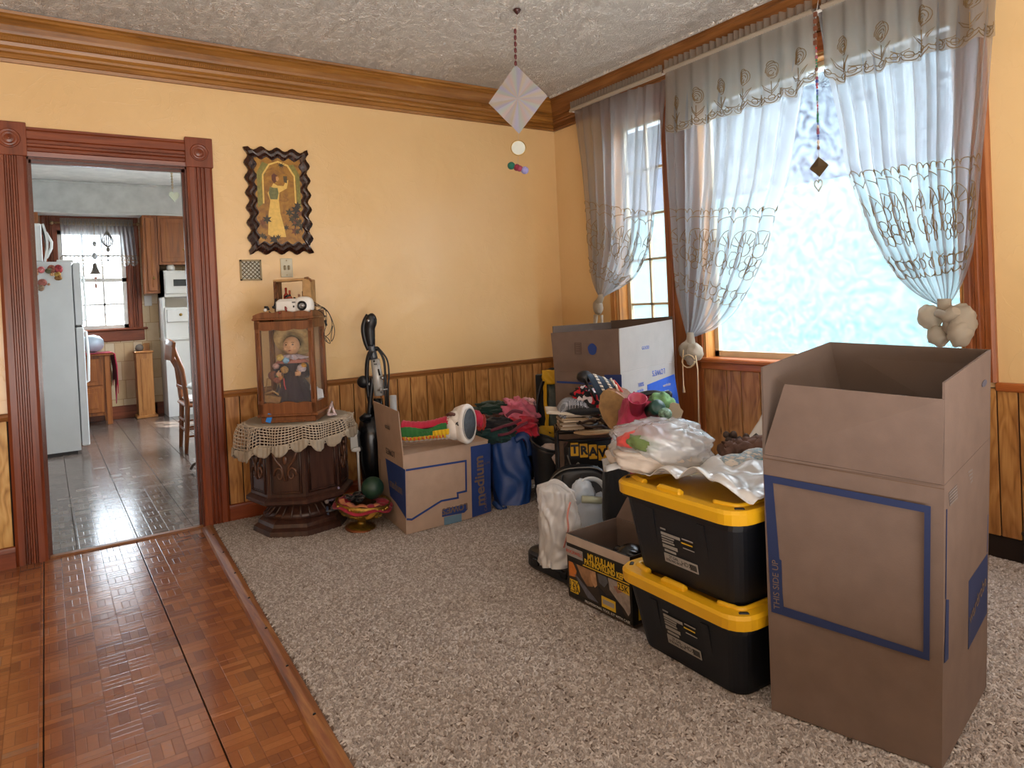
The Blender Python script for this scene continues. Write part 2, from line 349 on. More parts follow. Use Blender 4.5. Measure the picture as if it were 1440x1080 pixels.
CLEARBAG = translucent('clear_poly_bag', 'dfe4ea', .45, .5, gloss=1.0, bs=.5)
# ------------------------------------------------------------------ structure
ZC, ZW, ZT = 2.719, .826, 2.96
XL, XR0, XR1, XL0 = -3.675, -2.875, -2.73, -3.82
HD = 2.205
b = B(); b.box((-2.6, -3.7, -.045), (7.8, 7.4, .07)); floor = struct('floor', b, plain('subfloor', '1c110b', .8))
b = B(); b.box((-3.0, 3.06, -.045), (3.6, 6.1, .07)); kfloor = struct('floor_kitchen', b, plain('subfloor_kitchen', '2a2420', .8))
def striploc(y): return -2.872 + (y+.065)*(-.133/(-2.615))*1.0
# parquet tiles
pool = {}
def tile(x0, x1, y0, y1, mat, parent, gap, key=None):
    k = (round(x1-x0, 3), round(y1-y0, 3), mat.name)
    if k not in pool:
        w_, h_ = x1-x0-gap, y1-y0-gap*.5; bb = B(); bb.box((0, 0, -.004), (w_, h_, .008), bev=.0012); pool[k] = obj('tile', bb, mat, parent); o = pool[k]; o.location = ((x0+x1)/2, (y0+y1)/2, 0)
    else: o = inst(pool[k], parent, ((x0+x1)/2, (y0+y1)/2, 0))
    o.rotation_euler = (random.uniform(-.0006, .0006), random.uniform(-.0006, .0006), 0)
TW, TH = .4475, .365
for r_ in range(13):
    y1 = -.0-r_*TH; y0 = y1-TH
    for x0 in (-5.04, -4.5925, -4.145, -3.6975): tile(x0, x0+TW, y0, y1, PARQ, floor, .004)
    tile(-3.25, striploc((y0+y1)/2)+.04, y0, y1, PARQ, floor, .004)
for r_ in range(19):
    for c_ in range(7): tile(-4.15+c_*.305, -3.845+c_*.305, .02+r_*.305, .325+r_*.305, PARQK, kfloor, .003)
# carpet edge strip, threshold
b = B(); pts = []
n = 24
for i in range(n):
    y0 = -.03-4.4*i/n; y1 = -.03-4.4*(i+1)/n
    def sec(y): x = striploc(y); j = .002*noise.noise(Vector((y*7, 0, 0))); return [(x-.028, y, 0), (x-.020, y, .010), (x+.012+j, y, .017), (x+.034, y, .012), (x+.038, y, 0)]
    a, c = sec(y0), sec(y1); b.add(a+c, [(k, k+1, k+6, k+5) for k in range(4)])
strip = obj('transition_strip', b, wood('worn_strip', '4a2410', '7c4826', 'a5713e', .45, 'Y', 1.2, False)); MATS[strip.name] = Matrix.Identity(4)
tag(strip, 'worn brown wooden edging strip nailed between the parquet floor and the carpet', 'floor strip')
sb = B()
for i in range(11): y = -.25-i*.36; x = striploc(y)+.01; sb.lathe([(.006, .0155), (.005, .019), (0, .0195)], (x, y, 0), 8)
obj('nail', sb, DKMET, strip, kind='stuff')
b = B(); b.box((-3.27, .02, .004), (.80, .045, .012), bev=.004); struct('trim_threshold', b, RAIL, 'narrow wooden threshold between the two vinyl floors')
# walls
b = B()
def wbox(b, x0, x1, y0, y1, z0, z1): b.box(((x0+x1)/2, (y0+y1)/2, (z0+z1)/2), (x1-x0, y1-y0, z1-z0))
wbox(b, -6.4, XL-.02, 0, .12, 0, ZT); wbox(b, XR0+.02, .12, 0, .12, 0, ZT); wbox(b, XL-.02, XR0+.02, 0, .12, HD+.02, ZT)
wb = struct('wall_back', b, W_PAINT)
W1 = (-1.215, -.70); W2 = (-3.085, -1.515); WZ = (.872, 2.60)
b = B()
wbox(b, 0, .14, -5.6, .12, 0, WZ[0]-.03); wbox(b, 0, .14, -5.6, .12, WZ[1], ZT); wbox(b, 0, .14, W1[1], .12, WZ[0]-.03, WZ[1]); wbox(b, 0, .14, W2[1], W1[0], WZ[0]-.03, WZ[1]); wbox(b, 0, .14, -5.6, W2[0], WZ[0]-.03, WZ[1])
wr = struct('wall_right', b, W_PAINT)
b = B(); wbox(b, -6.5, -6.4, -7.4, .12, 0, ZT); struct('wall_left', b, W_PAINT)
b = B(); wbox(b, -6.5, -6.0, -7.5, -7.4, 0, ZT); wbox(b, -2.6, .14, -7.5, -7.4, 0, ZT); wbox(b, -6.0, -2.6, -7.5, -7.4, 0, ZT); wbox(b, 0, .14, -7.4, -5.6, 0, ZT); struct('wall_front', b, W_PAINT)
b = B(); wbox(b, -6.5, .14, -7.5, .12, ZT, ZT+.08); struct('ceiling', b, CEIL)
# crown moulding
prof = [(.0, ZC), (.022, ZC), (.026, ZC+.016), (.018, ZC+.024), (.018, ZC+.046), (.034, ZC+.052), (.040, ZC+.064), (.036, ZC+.074), (.044, ZC+.082), (.05, ZC+.100), (.062, ZC+.104), (.062, ZC+.128), (.072, ZC+.136), (.076, ZC+.150), (.09, ZC+.176), (.108, ZC+.198), (.118, ZC+.205), (.118, ZC+.216), (.134, ZC+.222), (.138, ZT-.004), (0, ZT-.004)]
b = B(); n = len(prof)
b.add([(-6.4, -d, z) for d, z in prof]+[(-d, -d, z) for d, z in prof], [(i, i+1, i+1+n, i+n) for i in range(n-1)])
t1 = struct('trim_crown_back', b, CROWN, 'stepped wooden crown moulding over the doorway wall')
b = B(); b.add([(-d, -5.6, z) for d, z in prof]+[(-d, -d, z) for d, z in prof], [(i, i+1, i+1+n, i+n) for i in range(n-1)])
t2 = struct('trim_crown_right', b, CROWNY, 'stepped wooden crown moulding over the window wall')
b = B()
for i in range(400):
    x = -4.9+i*.012; b.box((x, -.064, ZC+.116), (.006, .008, .018))
obj('dentil_band', b, CROWN, t1, kind='stuff')
b = B(); b.box((-.145, -2.85, ZT-.008), (.022, 5.4, .02), bev=.004); struct('trim_plaster_bead', b, CEIL)
# wainscot
RAILB = .022
def planks(xs, parent, mat, y=0., z0=.11, z1=ZW-.03, along='x'):
    for i in range(len(xs)-1):
        a, c = xs[i], xs[i+1]; w_ = c-a-.006; bb = B(); bb.box((0, 0, 0), (w_ if along == 'x' else .014, .014 if along == 'x' else w_, z1-z0), bev=.003)
        o = obj('plank', bb, mat, parent); o.location = ((a+c)/2, y-.006, (z0+z1)/2) if along == 'x' else (y-.006, (a+c)/2, (z0+z1)/2)
gx = [-2.725, -2.637, -2.525, -2.38, -2.26, -2.12, -1.983, -1.881, -1.797, -1.68, -1.549, -1.447, -1.314, -1.171, -1.092, -.995, -.891, -.774, -.627, -.548, -.468, -.348, -.253, -.12, -.016]
planks(gx, wb, PLANK); planks([-4.62, -4.42, -4.30, -4.16, -3.99, -3.825], wb, PLANKY)
b = B(); wbox(b, XR1, 0, -.004, .001, 0, ZW); wbox(b, -4.9, XL0, -.004, .001, 0, ZW); obj('groove_backing', b, plain('groove_dark', '1e1008', .8), wb)
def rail(name, x0, x1, mat):
    pr = [(0, ZW-.042), (.014, ZW-.042), (.018, ZW-.03), (.026, ZW-.02), (.028, ZW-.006), (.022, ZW), (0, ZW)]
    b = B(); k = len(pr); b.add([(x0, -d, z) for d, z in pr]+[(x1, -d, z) for d, z in pr], [(i, i+1, i+1+k, i+k) for i in range(k-1)]+[tuple(range(k)), tuple(range(2*k-1, k-1, -1))]); return struct(name, b, mat)
rail('trim_rail_back', XR1, -.0, RAIL); rail('trim_rail_doorside', -5.0, XL0, RAIL)
def bboard(name, x0, x1):
    pr = [(0, 0), (.02, 0), (.02, .085), (.014, .098), (.012, .108), (0, .112)]; b = B(); k = len(pr)
    b.add([(x0, -d-.013, z) for d, z in pr]+[(x1, -d-.013, z) for d, z in pr], [(i, i+1, i+1+k, i+k) for i in range(k-1)]+[tuple(range(k)), tuple(range(2*k-1, k-1, -1))]); return struct(name, b, REDX)
bboard('baseboard_back', XR1, 0); bboard('baseboard_left', -5.0, XL0)
# wainscot on the window wall
random.seed(5)
ys = [-.02]; 
while ys[-1] > -4.6: ys.append(ys[-1]-random.choice((.1, .13, .16, .2)))
ys = [y for y in ys if y < -3.22 or y > -.66]
planks(sorted([y for y in [-.655, -.56, -.45, -.33, -.2, -.03]]), wr, PLANK, 0, .11, ZW-.03, 'y')
planks([-4.5, -4.3, -4.12, -4.0, -3.86, -3.72, -3.617, -3.43, -3.3, -3.215], wr, PLANK, 0, .11, ZW-.03, 'y')
planks([-3.215, -3.09, -2.95, -2.79, -2.66, -2.52, -2.35, -2.2, -2.06, -1.94, -1.80, -1.69, -1.505], wr, PLANK, 0, .11, WZ[0]-.075, 'y')
planks([-1.225, -1.1, -.97, -.85, -.7], wr, PLANK, 0, .11, WZ[0]-.075, 'y')
b = B(); b.box((-.002, -2.4, .4), (.005, 4.6, .80)); obj('groove_backing', b, plain('groove_dark_b', '1e1008', .8), wr)
for nm, a, c in (('trim_rail_right', -5.4, -3.215), ('trim_rail_corner', -.655, 0)):
    b = B(); b.box((-.012, (a+c)/2, ZW-.02), (.028, c-a, .04), bev=.006); struct(nm, b, SILL)
b = B(); b.box((-.012, -1.6, .05), (.02, 3.1, .1), bev=.004); struct('baseboard_right', b, SILL)
# door casing
def fluted(b, x0, x1, z0, z1, y=-.0, d=.028):
    w_ = x1-x0; q = [0, 0]; pr = [(0, 0), (0, d*.75), (.10, d), (.26, d)]
    for k in range(3):
        u = .30+k*.15; pr += [(u, d), (u+.03, d*.55), (u+.07, d*.55), (u+.10, d)]
    pr += [(.90, d), (1, d*.75), (1, 0)]
    k = len(pr); b.add([(x0+u*w_, y-dd, z0) for u, dd in pr]+[(x0+u*w_, y-dd, z1) for u, dd in pr], [(i, i+1, i+1+k, i+k) for i in range(k-1)]+[tuple(range(k)), tuple(range(2*k-1, k-1, -1))])
dr = thing('door_casing', None, None, (-3.27, 0, 0), kind='structure'); dr.name = 'door_1'; MATS['door_1'] = MATS.get('door_casing')
dr['label'] = 'red-brown fluted doorway casing with round rosettes in its corner blocks'
b = B(); fluted(b, XL0, XL, 0, HD+.01); obj('side_casing', b, RED, dr, True)
b = B(); fluted(b, XR0, XR1, 0, HD+.01); obj('side_casing', b, RED, dr, True)
b = B(); pr = [(0, 0), (0, .024), (.15, .028), (.2, .018), (.3, .018), (.34, .028), (.42, .028), (.46, .018), (.56, .018), (.6, .028), (.85, .028), (.92, .02), (1, .02), (1, 0)]; k = len(pr)
z0, h_ = HD+.012, .16
b.add([(XL, -d, z0+u*h_) for u, d in pr]+[(XR0, -d, z0+u*h_) for u, d in pr], [(i, i+1, i+1+k, i+k) for i in range(k-1)]); obj('head_casing', b, REDX, dr, True)
MX = Matrix.Rotation(pi/2, 3, 'X')
for x in ((XL0+XL)/2, (XR0+XR1)/2):
    b = B(); b.box((x, -.018, HD+.10), (.156, .036, .182), bev=.003); o = obj('corner_block', b, RED, dr, True)
    b = B(); b.lathe([(.052, 0), (.052, .004), (.047, .009), (.041, .003), (.036, .002), (.031, .008), (.026, .002), (.021, .001), (.016, .008), (.009, .003), (.007, .008), (0, .009)], (x, -.036, HD+.10), 32, MX); obj('rosette', b, RED, o, True)
b = B(); wbox(b, XL-.02, XL+.008, -.002, .14, 0, HD+.02); wbox(b, XR0-.008, XR0+.02, -.002, .14, 0, HD+.02); wbox(b, XL, XR0, -.002, .14, HD, HD+.02)
wbox(b, XL+.008, XL+.02, .05, .08, 0, HD); wbox(b, XR0-.02, XR0-.008, .05, .08, 0, HD); wbox(b, XL, XR0, .05, .08, HD-.012, HD); obj('jamb', b, plain('jamb_gloss_brown', '5d3226', .22), dr, True)
# windows
def sash(b, y0, y1, z0, z1, x=.10, w_=.035, t=.03):
    for a, c, e, g in ((y0, y0+w_, z0, z1), (y1-w_, y1, z0, z1), (y0, y1, z0, z0+w_), (y0, y1, z1-w_, z1)): wbox(b, x-t/2, x+t/2, a, c, e, g)
LITW = plain('cream_sash_paint', 'cdbf9f', .4)
w1 = thing('window_1', None, None, (0, (W1[0]+W1[1])/2, WZ[0]), kind='structure'); w1['label'] = 'narrow side window with small panes behind the corner box'
b = B(); sash(b, W1[0]+.01, W1[1]-.01, WZ[0], WZ[1]); obj('sash', b, LITW, w1, True)
b = B(); mid = (W1[0]+W1[1])/2; wbox(b, .09, .11, mid-.009, mid+.009, WZ[0], WZ[1])
nz = 5; hz = (WZ[1]-WZ[0]-.07)/nz
for k in range(1, nz): z = WZ[0]+.035+k*hz; wbox(b, .09, .11, W1[0]+.02, W1[1]-.02, z-.009, z+.009)
obj('glazing_bar', b, LITW, w1, True)
for k in range(nz):
    for y0, y1 in ((W1[0]+.045, mid-.009), (mid+.009, W1[1]-.045)): b = B(); wbox(b, .098, .101, y0, y1, WZ[0]+.044+k*hz, WZ[0]+.026+(k+1)*hz); obj('pane', b, PANE2, w1, True)
b = B(); wbox(b, -.003, .145, W1[1]-.012, W1[1]-.001, WZ[0], WZ[1]); wbox(b, -.003, .145, W1[0]+.001, W1[0]+.012, WZ[0], WZ[1]); wbox(b, -.003, .145, W1[0], W1[1], WZ[1]-.014, WZ[1]-.002); obj('reveal', b, WFRAME, w1, True)
b = B(); b.box((-.012, W1[1]+.045, 1.75), (.022, .05, 1.78), bev=.005); obj('side_casing', b, WFRAME, w1, True)
b = B(); b.box((.05, mid, WZ[0]-.012), (.19, W1[1]-W1[0]+.06, .028), bev=.006); obj('sill', b, SILL, w1, True)
w2 = thing('window_2', None, None, (0, (W2[0]+W2[1])/2, WZ[0]), kind='structure'); w2['label'] = 'large single-pane window behind the lace curtains'
b = B(); sash(b, W2[0]+.01, W2[1]-.005, WZ[0], WZ[1], .10, .04); obj('sash', b, LITW, w2, True)
b = B(); wbox(b, .098, .102, W2[0]+.04, W2[1]-.04, WZ[0]+.03, WZ[1]-.03); obj('pane', b, PANE, w2, True)
b = B(); wbox(b, -.003, .145, W2[1]-.012, W2[1]-.001, WZ[0], WZ[1]); wbox(b, -.003, .145, W2[0]+.001, W2[0]+.012, WZ[0], WZ[1]); wbox(b, -.003, .145, W2[0], W2[1], WZ[1]-.014, WZ[1]-.002); obj('reveal', b, WFRAME, w2, True)
b = B(); b.box((.03, (W2[0]+W2[1])/2, WZ[0]-.014), (.17, W2[1]-W2[0]+.08, .030), bev=.008); b.box((-.014, (W2[0]+W2[1])/2, WZ[0]-.05), (.026, W2[1]-W2[0]+.03, .05), bev=.005); obj('sill', b, SILL, w2, True)
b = B(); pr = [(0, 0), (0, .02), (.2, .026), (.25, .018), (.35, .018), (.4, .026), (.5, .026), (.55, .018), (.65, .018), (.7, .026), (.9, .03), (1, .02), (1, 0)]; k = len(pr)
b.add([(-d, W2[0]-.012-u*.125, ZW) for u, d in pr]+[(-d, W2[0]-.012-u*.125, WZ[1]+.02) for u, d in pr], [(i, i+1, i+1+k, i+k) for i in range(k-1)]); obj('side_casing', b, SILLZ, w2, True)
b = B(); b.box((-.012, -1.95, WZ[1]+.06), (.024, 2.7, .11), bev=.006); obj('head_casing', b, SILL, w2, True)
# wooden post between the windows, boarded
b = B(); b.box((-.010, -1.365, 1.35), (.020, .286, 2.52), bev=.004); post = struct('trim_post', b, SILLZ, 'broad brown board between the two windows')
for y in (-1.27, -1.46): b = B(); b.box((-.022, y, 1.35), (.012, .018, 2.5), bev=.004); obj('bead', b, SILLZ, post)
# floor register
rg = thing('floor_register', 'black openwork metal register low on the window wall beside the tall box', 'vent', (-.015, -3.75, 0))
b = B(); b.box((0, 0, .148), (.03, .9, .018), bev=.004); b.box((0, 0, .01), (.03, .9, .02), bev=.004); b.box((.006, 0, .08), (.006, .9, .13)); obj('frame', b, plain('register_brown', '2c1d16', .5), rg)
b = B()
for i in range(34):
    for j in range(5):
        y = -.44+i*.026+(j % 2)*.013; z = .03+j*.024; b.tube([(-.004, y-.010, z-.006), (-.010, y, z+.008), (-.004, y+.011, z+.004), (-.004, y+.016, z-.008)], .0028, 5)
obj('grille', b, DKMET, rg, kind='stuff')
# ------------------------------------------------------------------ kitchen shell
KY = 5.9
def wallp():
    mt, nt, bd, N, L = base('stone_wallpaper'); v = coord(N, L, 'Object', (1, 1, .8)); br = N.new('ShaderNodeTexBrick'); br.offset = .37; br.squash = .7
    v2 = coord(N, L, 'Object', (1, 1, 1), rot=(pi/2, 0, 0)); L.new(v2, br.inputs[0]); br.inputs['Scale'].default_value = 3.2; br.inputs['Mortar Size'].default_value = .012; br.inputs['Color1'].default_value = C3('c9ac82'); br.inputs['Color2'].default_value = C3('ddd0b4'); br.inputs['Mortar'].default_value = C3('a08058'); br.inputs['Row Height'].default_value = .8
    n = noi(N, L, v, 9, 4, 1.); L.new(mixc(N, L, math_(N, L, 'MULTIPLY', n, .55), br.outputs[0], C3('a98a60')), bd.inputs['Base Color']); bd.inputs['Roughness'].default_value = .6; return mt
WALLP = wallp()
sx = {}
SILK = ZH((-3.2, KY), 140, 463); WT = ZH((-3.2, KY), 140, 325)
kxl, kxr = P(84, 400, y=KY).x, P(178, 400, y=KY).x
kzs = P(150, 301, y=KY-.33).z                     # underside of the soffit
b = B(); wbox(b, -4.95, kxl, KY, KY+.12, 0, 3.3); wbox(b, kxr, -1.3, KY, KY+.12, 0, 3.3); wbox(b, kxl, kxr, KY, KY+.12, 0, SILK); wbox(b, kxl, kxr, KY, KY+.12, WT, 3.3)
kb = struct('wall_kitchen_back', b, WALLP)
b = B(); wbox(b, -1.4, -1.3, .12, KY, 0, .9); wbox(b, -1.4, -1.3, .12, KY, 2.7, 3.3); wbox(b, -1.4, -1.3, .12, 2.2, .9, 2.7); wbox(b, -1.4, -1.3, 4.2, KY, .9, 2.7); struct('wall_kitchen_right', b, KWALL)
b = B(); wbox(b, -5.0, -4.9, .12, KY, 0, 3.3); struct('wall_kitchen_left', b, KWALL)
b = B(); wbox(b, -4.95, -1.35, .12, .14, ZT-.3, 3.3); wbox(b, -4.95, XL-.15, .12, .135, 0, ZT); wbox(b, XR0+.15, -1.35, .12, .135, 0, ZT); wbox(b, XL-.15, XR0+.15, .12, .135, HD+.1, ZT); struct('wall_kitchen_front', b, KWALL)
kzc = P(150, 257, y=KY-.36).z
b = B(); wbox(b, -4.95, -1.35, .12, KY+.1, kzc, kzc+.08); struct('ceiling_kitchen', b, plain('kitchen_ceiling', 'cfcdc8', .55, bs=.3, bsc=30))
b = B(); wbox(b, -4.9, -1.4, KY-.35, KY, kzs, kzc); b.box((-3.1, KY-.355, kzs+.012), (3.5, .02, .03), bev=.004); b.box((-3.1, KY-.36, kzc-.012), (3.5, .03, .024), bev=.008); struct('trim_kitchen_soffit', b, KWALL)
b = B(); wbox(b, kxr+.16, P(222, 580, y=KY).x, KY-.02, KY, 0, .16); struct('baseboard_kitchen', b, REDX)
b = B(); b.box(((kxl+kxr)/2+.2, KY-.01, .08), (kxr-kxl+.5, .02, .17), bev=.004); struct('baseboard_kitchen_window', b, REDX)
# kitchen window with six over six panes
w3 = thing('window_3', None, None, ((kxl+kxr)/2, KY, SILK), kind='structure'); w3['label'] = 'white kitchen sash window with small panes and brown casing'
b = B(); t = .05
for a, c, e, g in ((kxl, kxl+t, SILK, WT), (kxr-t, kxr, SILK, WT), (kxl, kxr, SILK, SILK+t), (kxl, kxr, WT-t, WT), (kxl, kxr, (SILK+WT)/2-.025, (SILK+WT)/2+.025)): wbox(b, a, c, KY-.01, KY+.04, e, g)
obj('sash', b, TRIMWHITE, w3, True)
b = B(); pw = (kxr-kxl-2*t)/3
for k in (1, 2): wbox(b, kxl+t+k*pw-.012, kxl+t+k*pw+.012, KY, KY+.03, SILK, WT)
for z in (.25, .75): zz = SILK+(WT-SILK)*z; wbox(b, kxl, kxr, KY, KY+.03, zz-.012, zz+.012)
obj('glazing_bar', b, TRIMWHITE, w3, True)
for i in range(3):
    for j in range(4):
        z0 = SILK+(WT-SILK)*j/4; z1 = SILK+(WT-SILK)*(j+1)/4; b = B(); wbox(b, kxl+t+i*pw+.014, kxl+t+(i+1)*pw-.014, KY+.012, KY+.016, z0+.03, z1-.03); obj('pane', b, PANE, w3, True)
for x, ww in ((kxl-.085, .17), (kxr+.085, .17)):
    b = B(); fluted(b, x-ww/2, x+ww/2, SILK-.02, kzs, KY, .03); obj('side_casing', b, RED, w3, True)
b = B(); b.box(((kxl+kxr)/2, KY-.02, SILK-.015), (kxr-kxl+.44, .10, .03), bev=.008); b.box(((kxl+kxr)/2, KY-.015, SILK-.10), (kxr-kxl+.36, .03, .14), bev=.005); obj('sill', b, REDX, w3, True)
b = B(); b.box(((kxl+kxr)/2, KY-.015, (WT+kzs)/2), (kxr-kxl+.02, .03, kzs-WT)); obj('head_casing', b, REDX, w3, True)
# upper cabinets
def cabinet(name, label, x0, x1, z0, z1, doors, y=KY, dp=.33):
    t = thing(name, label, 'cabinet', ((x0+x1)/2, y, z0)); b = B(); wbox(b, x0, x1, y-dp, y-.001, z0, z1); obj('body', b, KCAB, t, True)
    ww = (x1-x0)/doors
    for i in range(doors):
        a, c = x0+i*ww+.03, x0+(i+1)*ww-.03; b = B(); b.box(((a+c)/2, y-dp-.01, (z0+z1)/2), (c-a, .02, z1-z0-.06), bev=.006); b.box(((a+c)/2, y-dp-.021, (z0+z1)/2), (c-a-.12, .006, z1-z0-.18), bev=.002); d = obj('door', b, KCAB, t, True)
        b = B(); b.lathe([(.012, 0), (.016, .01), (0, .018)], (c-.04 if i % 2 == 0 else a+.04, y-dp-.02, z0+.2), 10, MX); obj('knob', b, BRASS, d, True)
    return t
xa = kxr+.19; xb = P(225, 400, y=KY-.33).x
cz0 = P(200, 413, y=KY-.33).z
cabinet('upper_cabinet', 'brown upper cabinet right of the kitchen window, above the stone wallpaper', xa, xb, cz0, kzs-.001, 1)
cz1 = P(245, 372, y=KY-.33).z
cabinet('upper_cabinet', 'shorter brown upper cabinet above the white hutch', xb+.006, xb+.75, cz1, kzs-.001, 2)
cabinet('upper_cabinet', 'brown upper cabinet in the far left corner behind the white appliance', kxl-1.2, kxl-.19, P(60, 380, y=KY-.33).z-.2, kzs-.001, 1)
# fridge
fr0 = P(62, 645, z=0); fx1 = P(115, 637, y=fr0.y).x; fy0 = fr0.y; fztop = ZH((fx1, fy0), 110, 368)
fr = thing('fridge', 'tall white top-freezer refrigerator covered with magnets on its side', 'refrigerator', ((fx1-.36), fy0+.42, 0))
b = B(); wbox(b, fx1-.72, fx1, fy0, fy0+.82, .035, fztop); obj('body', b, FRIDGE, fr, True)
b = B(); wbox(b, fx1-.70, fx1-.03, fy0+.02, fy0+.8, 0, .036); obj('base_grille', b, BLK, fr, True)
zs = ZH((fx1+.03, fy0), 112, 459)
for nm, z0, z1 in (('freezer_door', zs+.008, fztop-.006), ('fridge_door', .07, zs-.008)):
    b = B(); b.box((fx1+.042, fy0+.41, (z0+z1)/2), (.068, .82, z1-z0), bev=.012); d = obj(nm, b, FRIDGE, fr, True)
    b = B(); hz0, hz1 = (z0+.03, z0+.55) if nm == 'freezer_door' else (z1-.62, z1-.03)
    b.tube([(fx1+.075, fy0+.76, hz0), (fx1+.125, fy0+.76, hz0+.03), (fx1+.135, fy0+.76, (hz0+hz1)/2), (fx1+.125, fy0+.76, hz1-.03), (fx1+.075, fy0+.76, hz1)], .014, 8); obj('handle', b, WHT, d, True)
b = B(); b.box((fx1+.03, fy0+.05, zs), (.07, .05, .02), bev=.003); obj('hinge', b, BLK, fr, True)
b = B(); b.box((fx1-.05, fy0+.05, fztop+.01), (.14, .08, .022), bev=.006); obj('hinge_cover', b, WHT, fr, True)
mg = [(50, 381, .03, 'a05a3a'), (50.5, 385, .022, 'c08a60'), (58, 379.5, .03, 'd06a6a'), (58.5, 380, .018, 'e8b0a0'), (68.5, 381, .032, '5c5a38'), (72.5, 378.5, .036, '8c4a34'), (73.5, 386, .02, 'd0a070'), (82, 378.5, .038, '9c2c30'), (81, 386, .03, 'b08a3a'), (82, 391, .034, '8a5a20'), (59.5, 397.5, .040, 'a0584a'), (57.5, 404.5, .030, '8a6a50'), (68.5, 400, .014, 'b08060')]
for k, (px, py, s_, c_) in enumerate(mg):
    p = P(px, py, y=fy0); b = B(); b.lathe([(s_, 0), (s_*.95, .008), (s_*.5, .012), (0, .013)], (p.x, fy0-.0005, p.z), 12, MX, sx=1, sy=random.uniform(.7, 1.2)); b.lathe([(s_*.5, 0), (s_*.4, .006), (0, .008)], (p.x+s_*.3, fy0-.010, p.z+s_*.4), 8, MX)
    nmz = ['leaf brown', 'tan', 'pink round', 'pale pink', 'olive', 'rust', 'small beige', 'dark red', 'mustard', 'dark gold', 'rosy clustered', 'brown lowest', 'tiny tan']
    posn = ['nearest the doorway jamb', 'just under the leftmost one', 'second from the left', 'over the pink one', 'left of the rust one', 'upper middle', 'below the rust one', 'at the upper right', 'under the dark red one', 'lowest of the right cluster', 'in the lower left cluster', 'at the bottom of the lower cluster', 'alone beside the lower cluster']
    o = obj('fridge_magnet', b, plain('magnet%d' % k, c_, .5, 0, .4, 60)); MATS[o.name] = Matrix.Identity(4); tag(o, nmz[k]+' magnet on the fridge side, '+posn[k], 'magnet', 'magnets on the fridge side')
# white appliance on the fridge
mz0 = fztop; mx1 = P(59, 340, y=fy0+.25).x; mz1 = ZH((mx1, fy0+.25), 58, 314)
mw = thing('microwave', 'white microwave oven on top of the refrigerator', 'microwave', (mx1-.2, fy0+.5, mz0))
b = B(); b.box((mx1-.25, fy0+.5, (mz0+mz1)/2+.008), (.5, .5, mz1-mz0-.016), bev=.01); obj('body', b, WHT, mw, True)
b = B(); b.grid(lambda u, v: (mx1+.004+.03*sin(pi*u)*(1-.3*v), fy0+.26+.48*v, mz0+.025+(mz1-mz0-.03)*u), 8, 6, .02); dd = obj('door', b, WHT, mw, True)
b = B(); b.tube([(mx1+.03, fy0+.30, mz0+.06), (mx1+.075, fy0+.30, mz0+.16), (mx1+.08, fy0+.30, mz0+.22), (mx1+.035, fy0+.30, mz0+.32)], .014, 8); obj('handle', b, WHT, dd, True)
b = B(); 
for dx in (.04, .46):
    for dy in (.3, .7): b.lathe([(.015, 0), (.015, .018)], (mx1-dx, fy0+dy, mz0), 8)
obj('foot', b, BLK, mw, True)
# side cabinet with red cloth
cyy = KY-.50; cb0 = P(159, 590, y=cyy); cxx = cb0.x; ctop = P(150, 497, y=cyy).z
sc = thing('side_cabinet', 'dark brown panelled side cabinet beneath the kitchen window', 'cabinet', (cxx-.4, cyy+.2, 0))
b = B(); wbox(b, cxx-.85, cxx-.03, cyy+.02, cyy+.45, .12, ctop-.02); obj('body', b, KCAB, sc, True)
for x in (cxx-.82, cxx-.03):
    for y in (cyy+.02, cyy+.43): b = B(); b.box((x, y, ctop/2-.01), (.06, .05, ctop-.02), bev=.006); obj('leg', b, KCAB, sc, True)
for z0, z1 in ((.16, ctop*.52), (ctop*.56, ctop-.06)): b = B(); b.box((cxx-.3, cyy+.008, (z0+z1)/2), (.42, .02, z1-z0), bev=.006); b.box((cxx-.3, cyy-.004, (z0+z1)/2), (.30, .01, z1-z0-.1), bev=.004); obj('door', b, KCAB, sc, True)
b = B(); b.box((cxx-.42, cyy+.22, ctop-.01), (.92, .52, .025), bev=.006); obj('top', b, KCAB, sc, True)
REDF = fab('red_cloth', 'a01c36'); b = B()
def rc(u, v):
    s_ = u*1.35; x = cxx-.75+min(s_, .80); dz = max(0, s_-.80)
    z = ctop+.012; 
    if dz > 0: z -= dz*.95*(1-.30*sin(v*9)); x = cxx+.052+.012*sin(v*11)+.02*min(1, dz*4)
    return (x, cyy-.045+.53*v+ (.01*sin(u*30) if dz else 0), z)
b.grid(rc, 26, 14, .006); o = obj('red_cloth', b, REDF); MATS[o.name] = Matrix.Identity(4); tag(o, 'crimson cloth draped over the side cabinet with one corner hanging down', 'cloth')
def crum(c, d, a=.08, f=4., s_=0, n=20, m=14, sq=1.0):
    b = B(); b.ball(c, d, n, m, lambda u: a*noise.noise(Vector((u.x*f+s_, u.y*f, u.z*f)))+a*.5*noise.noise(Vector((u.x*f*2.3, u.y*f*2.3+s_, u.z*f*2.3))), sq=sq); return b
pb = PD(129, 485, (Vector((cxx, cyy+.2, 0))-CAM).dot(FH)); b = crum((pb.x, cyy+.2, ctop+.125), (.26, .24, .22), .1, 3)
o = obj('wrapped_bowl', b, plain('foil_blue_white', 'b9c8d6', .35, .1)); MATS[o.name] = Matrix.Identity(4); tag(o, 'pale blue-white wrapped round bundle sitting on the crimson cloth', 'bundle')
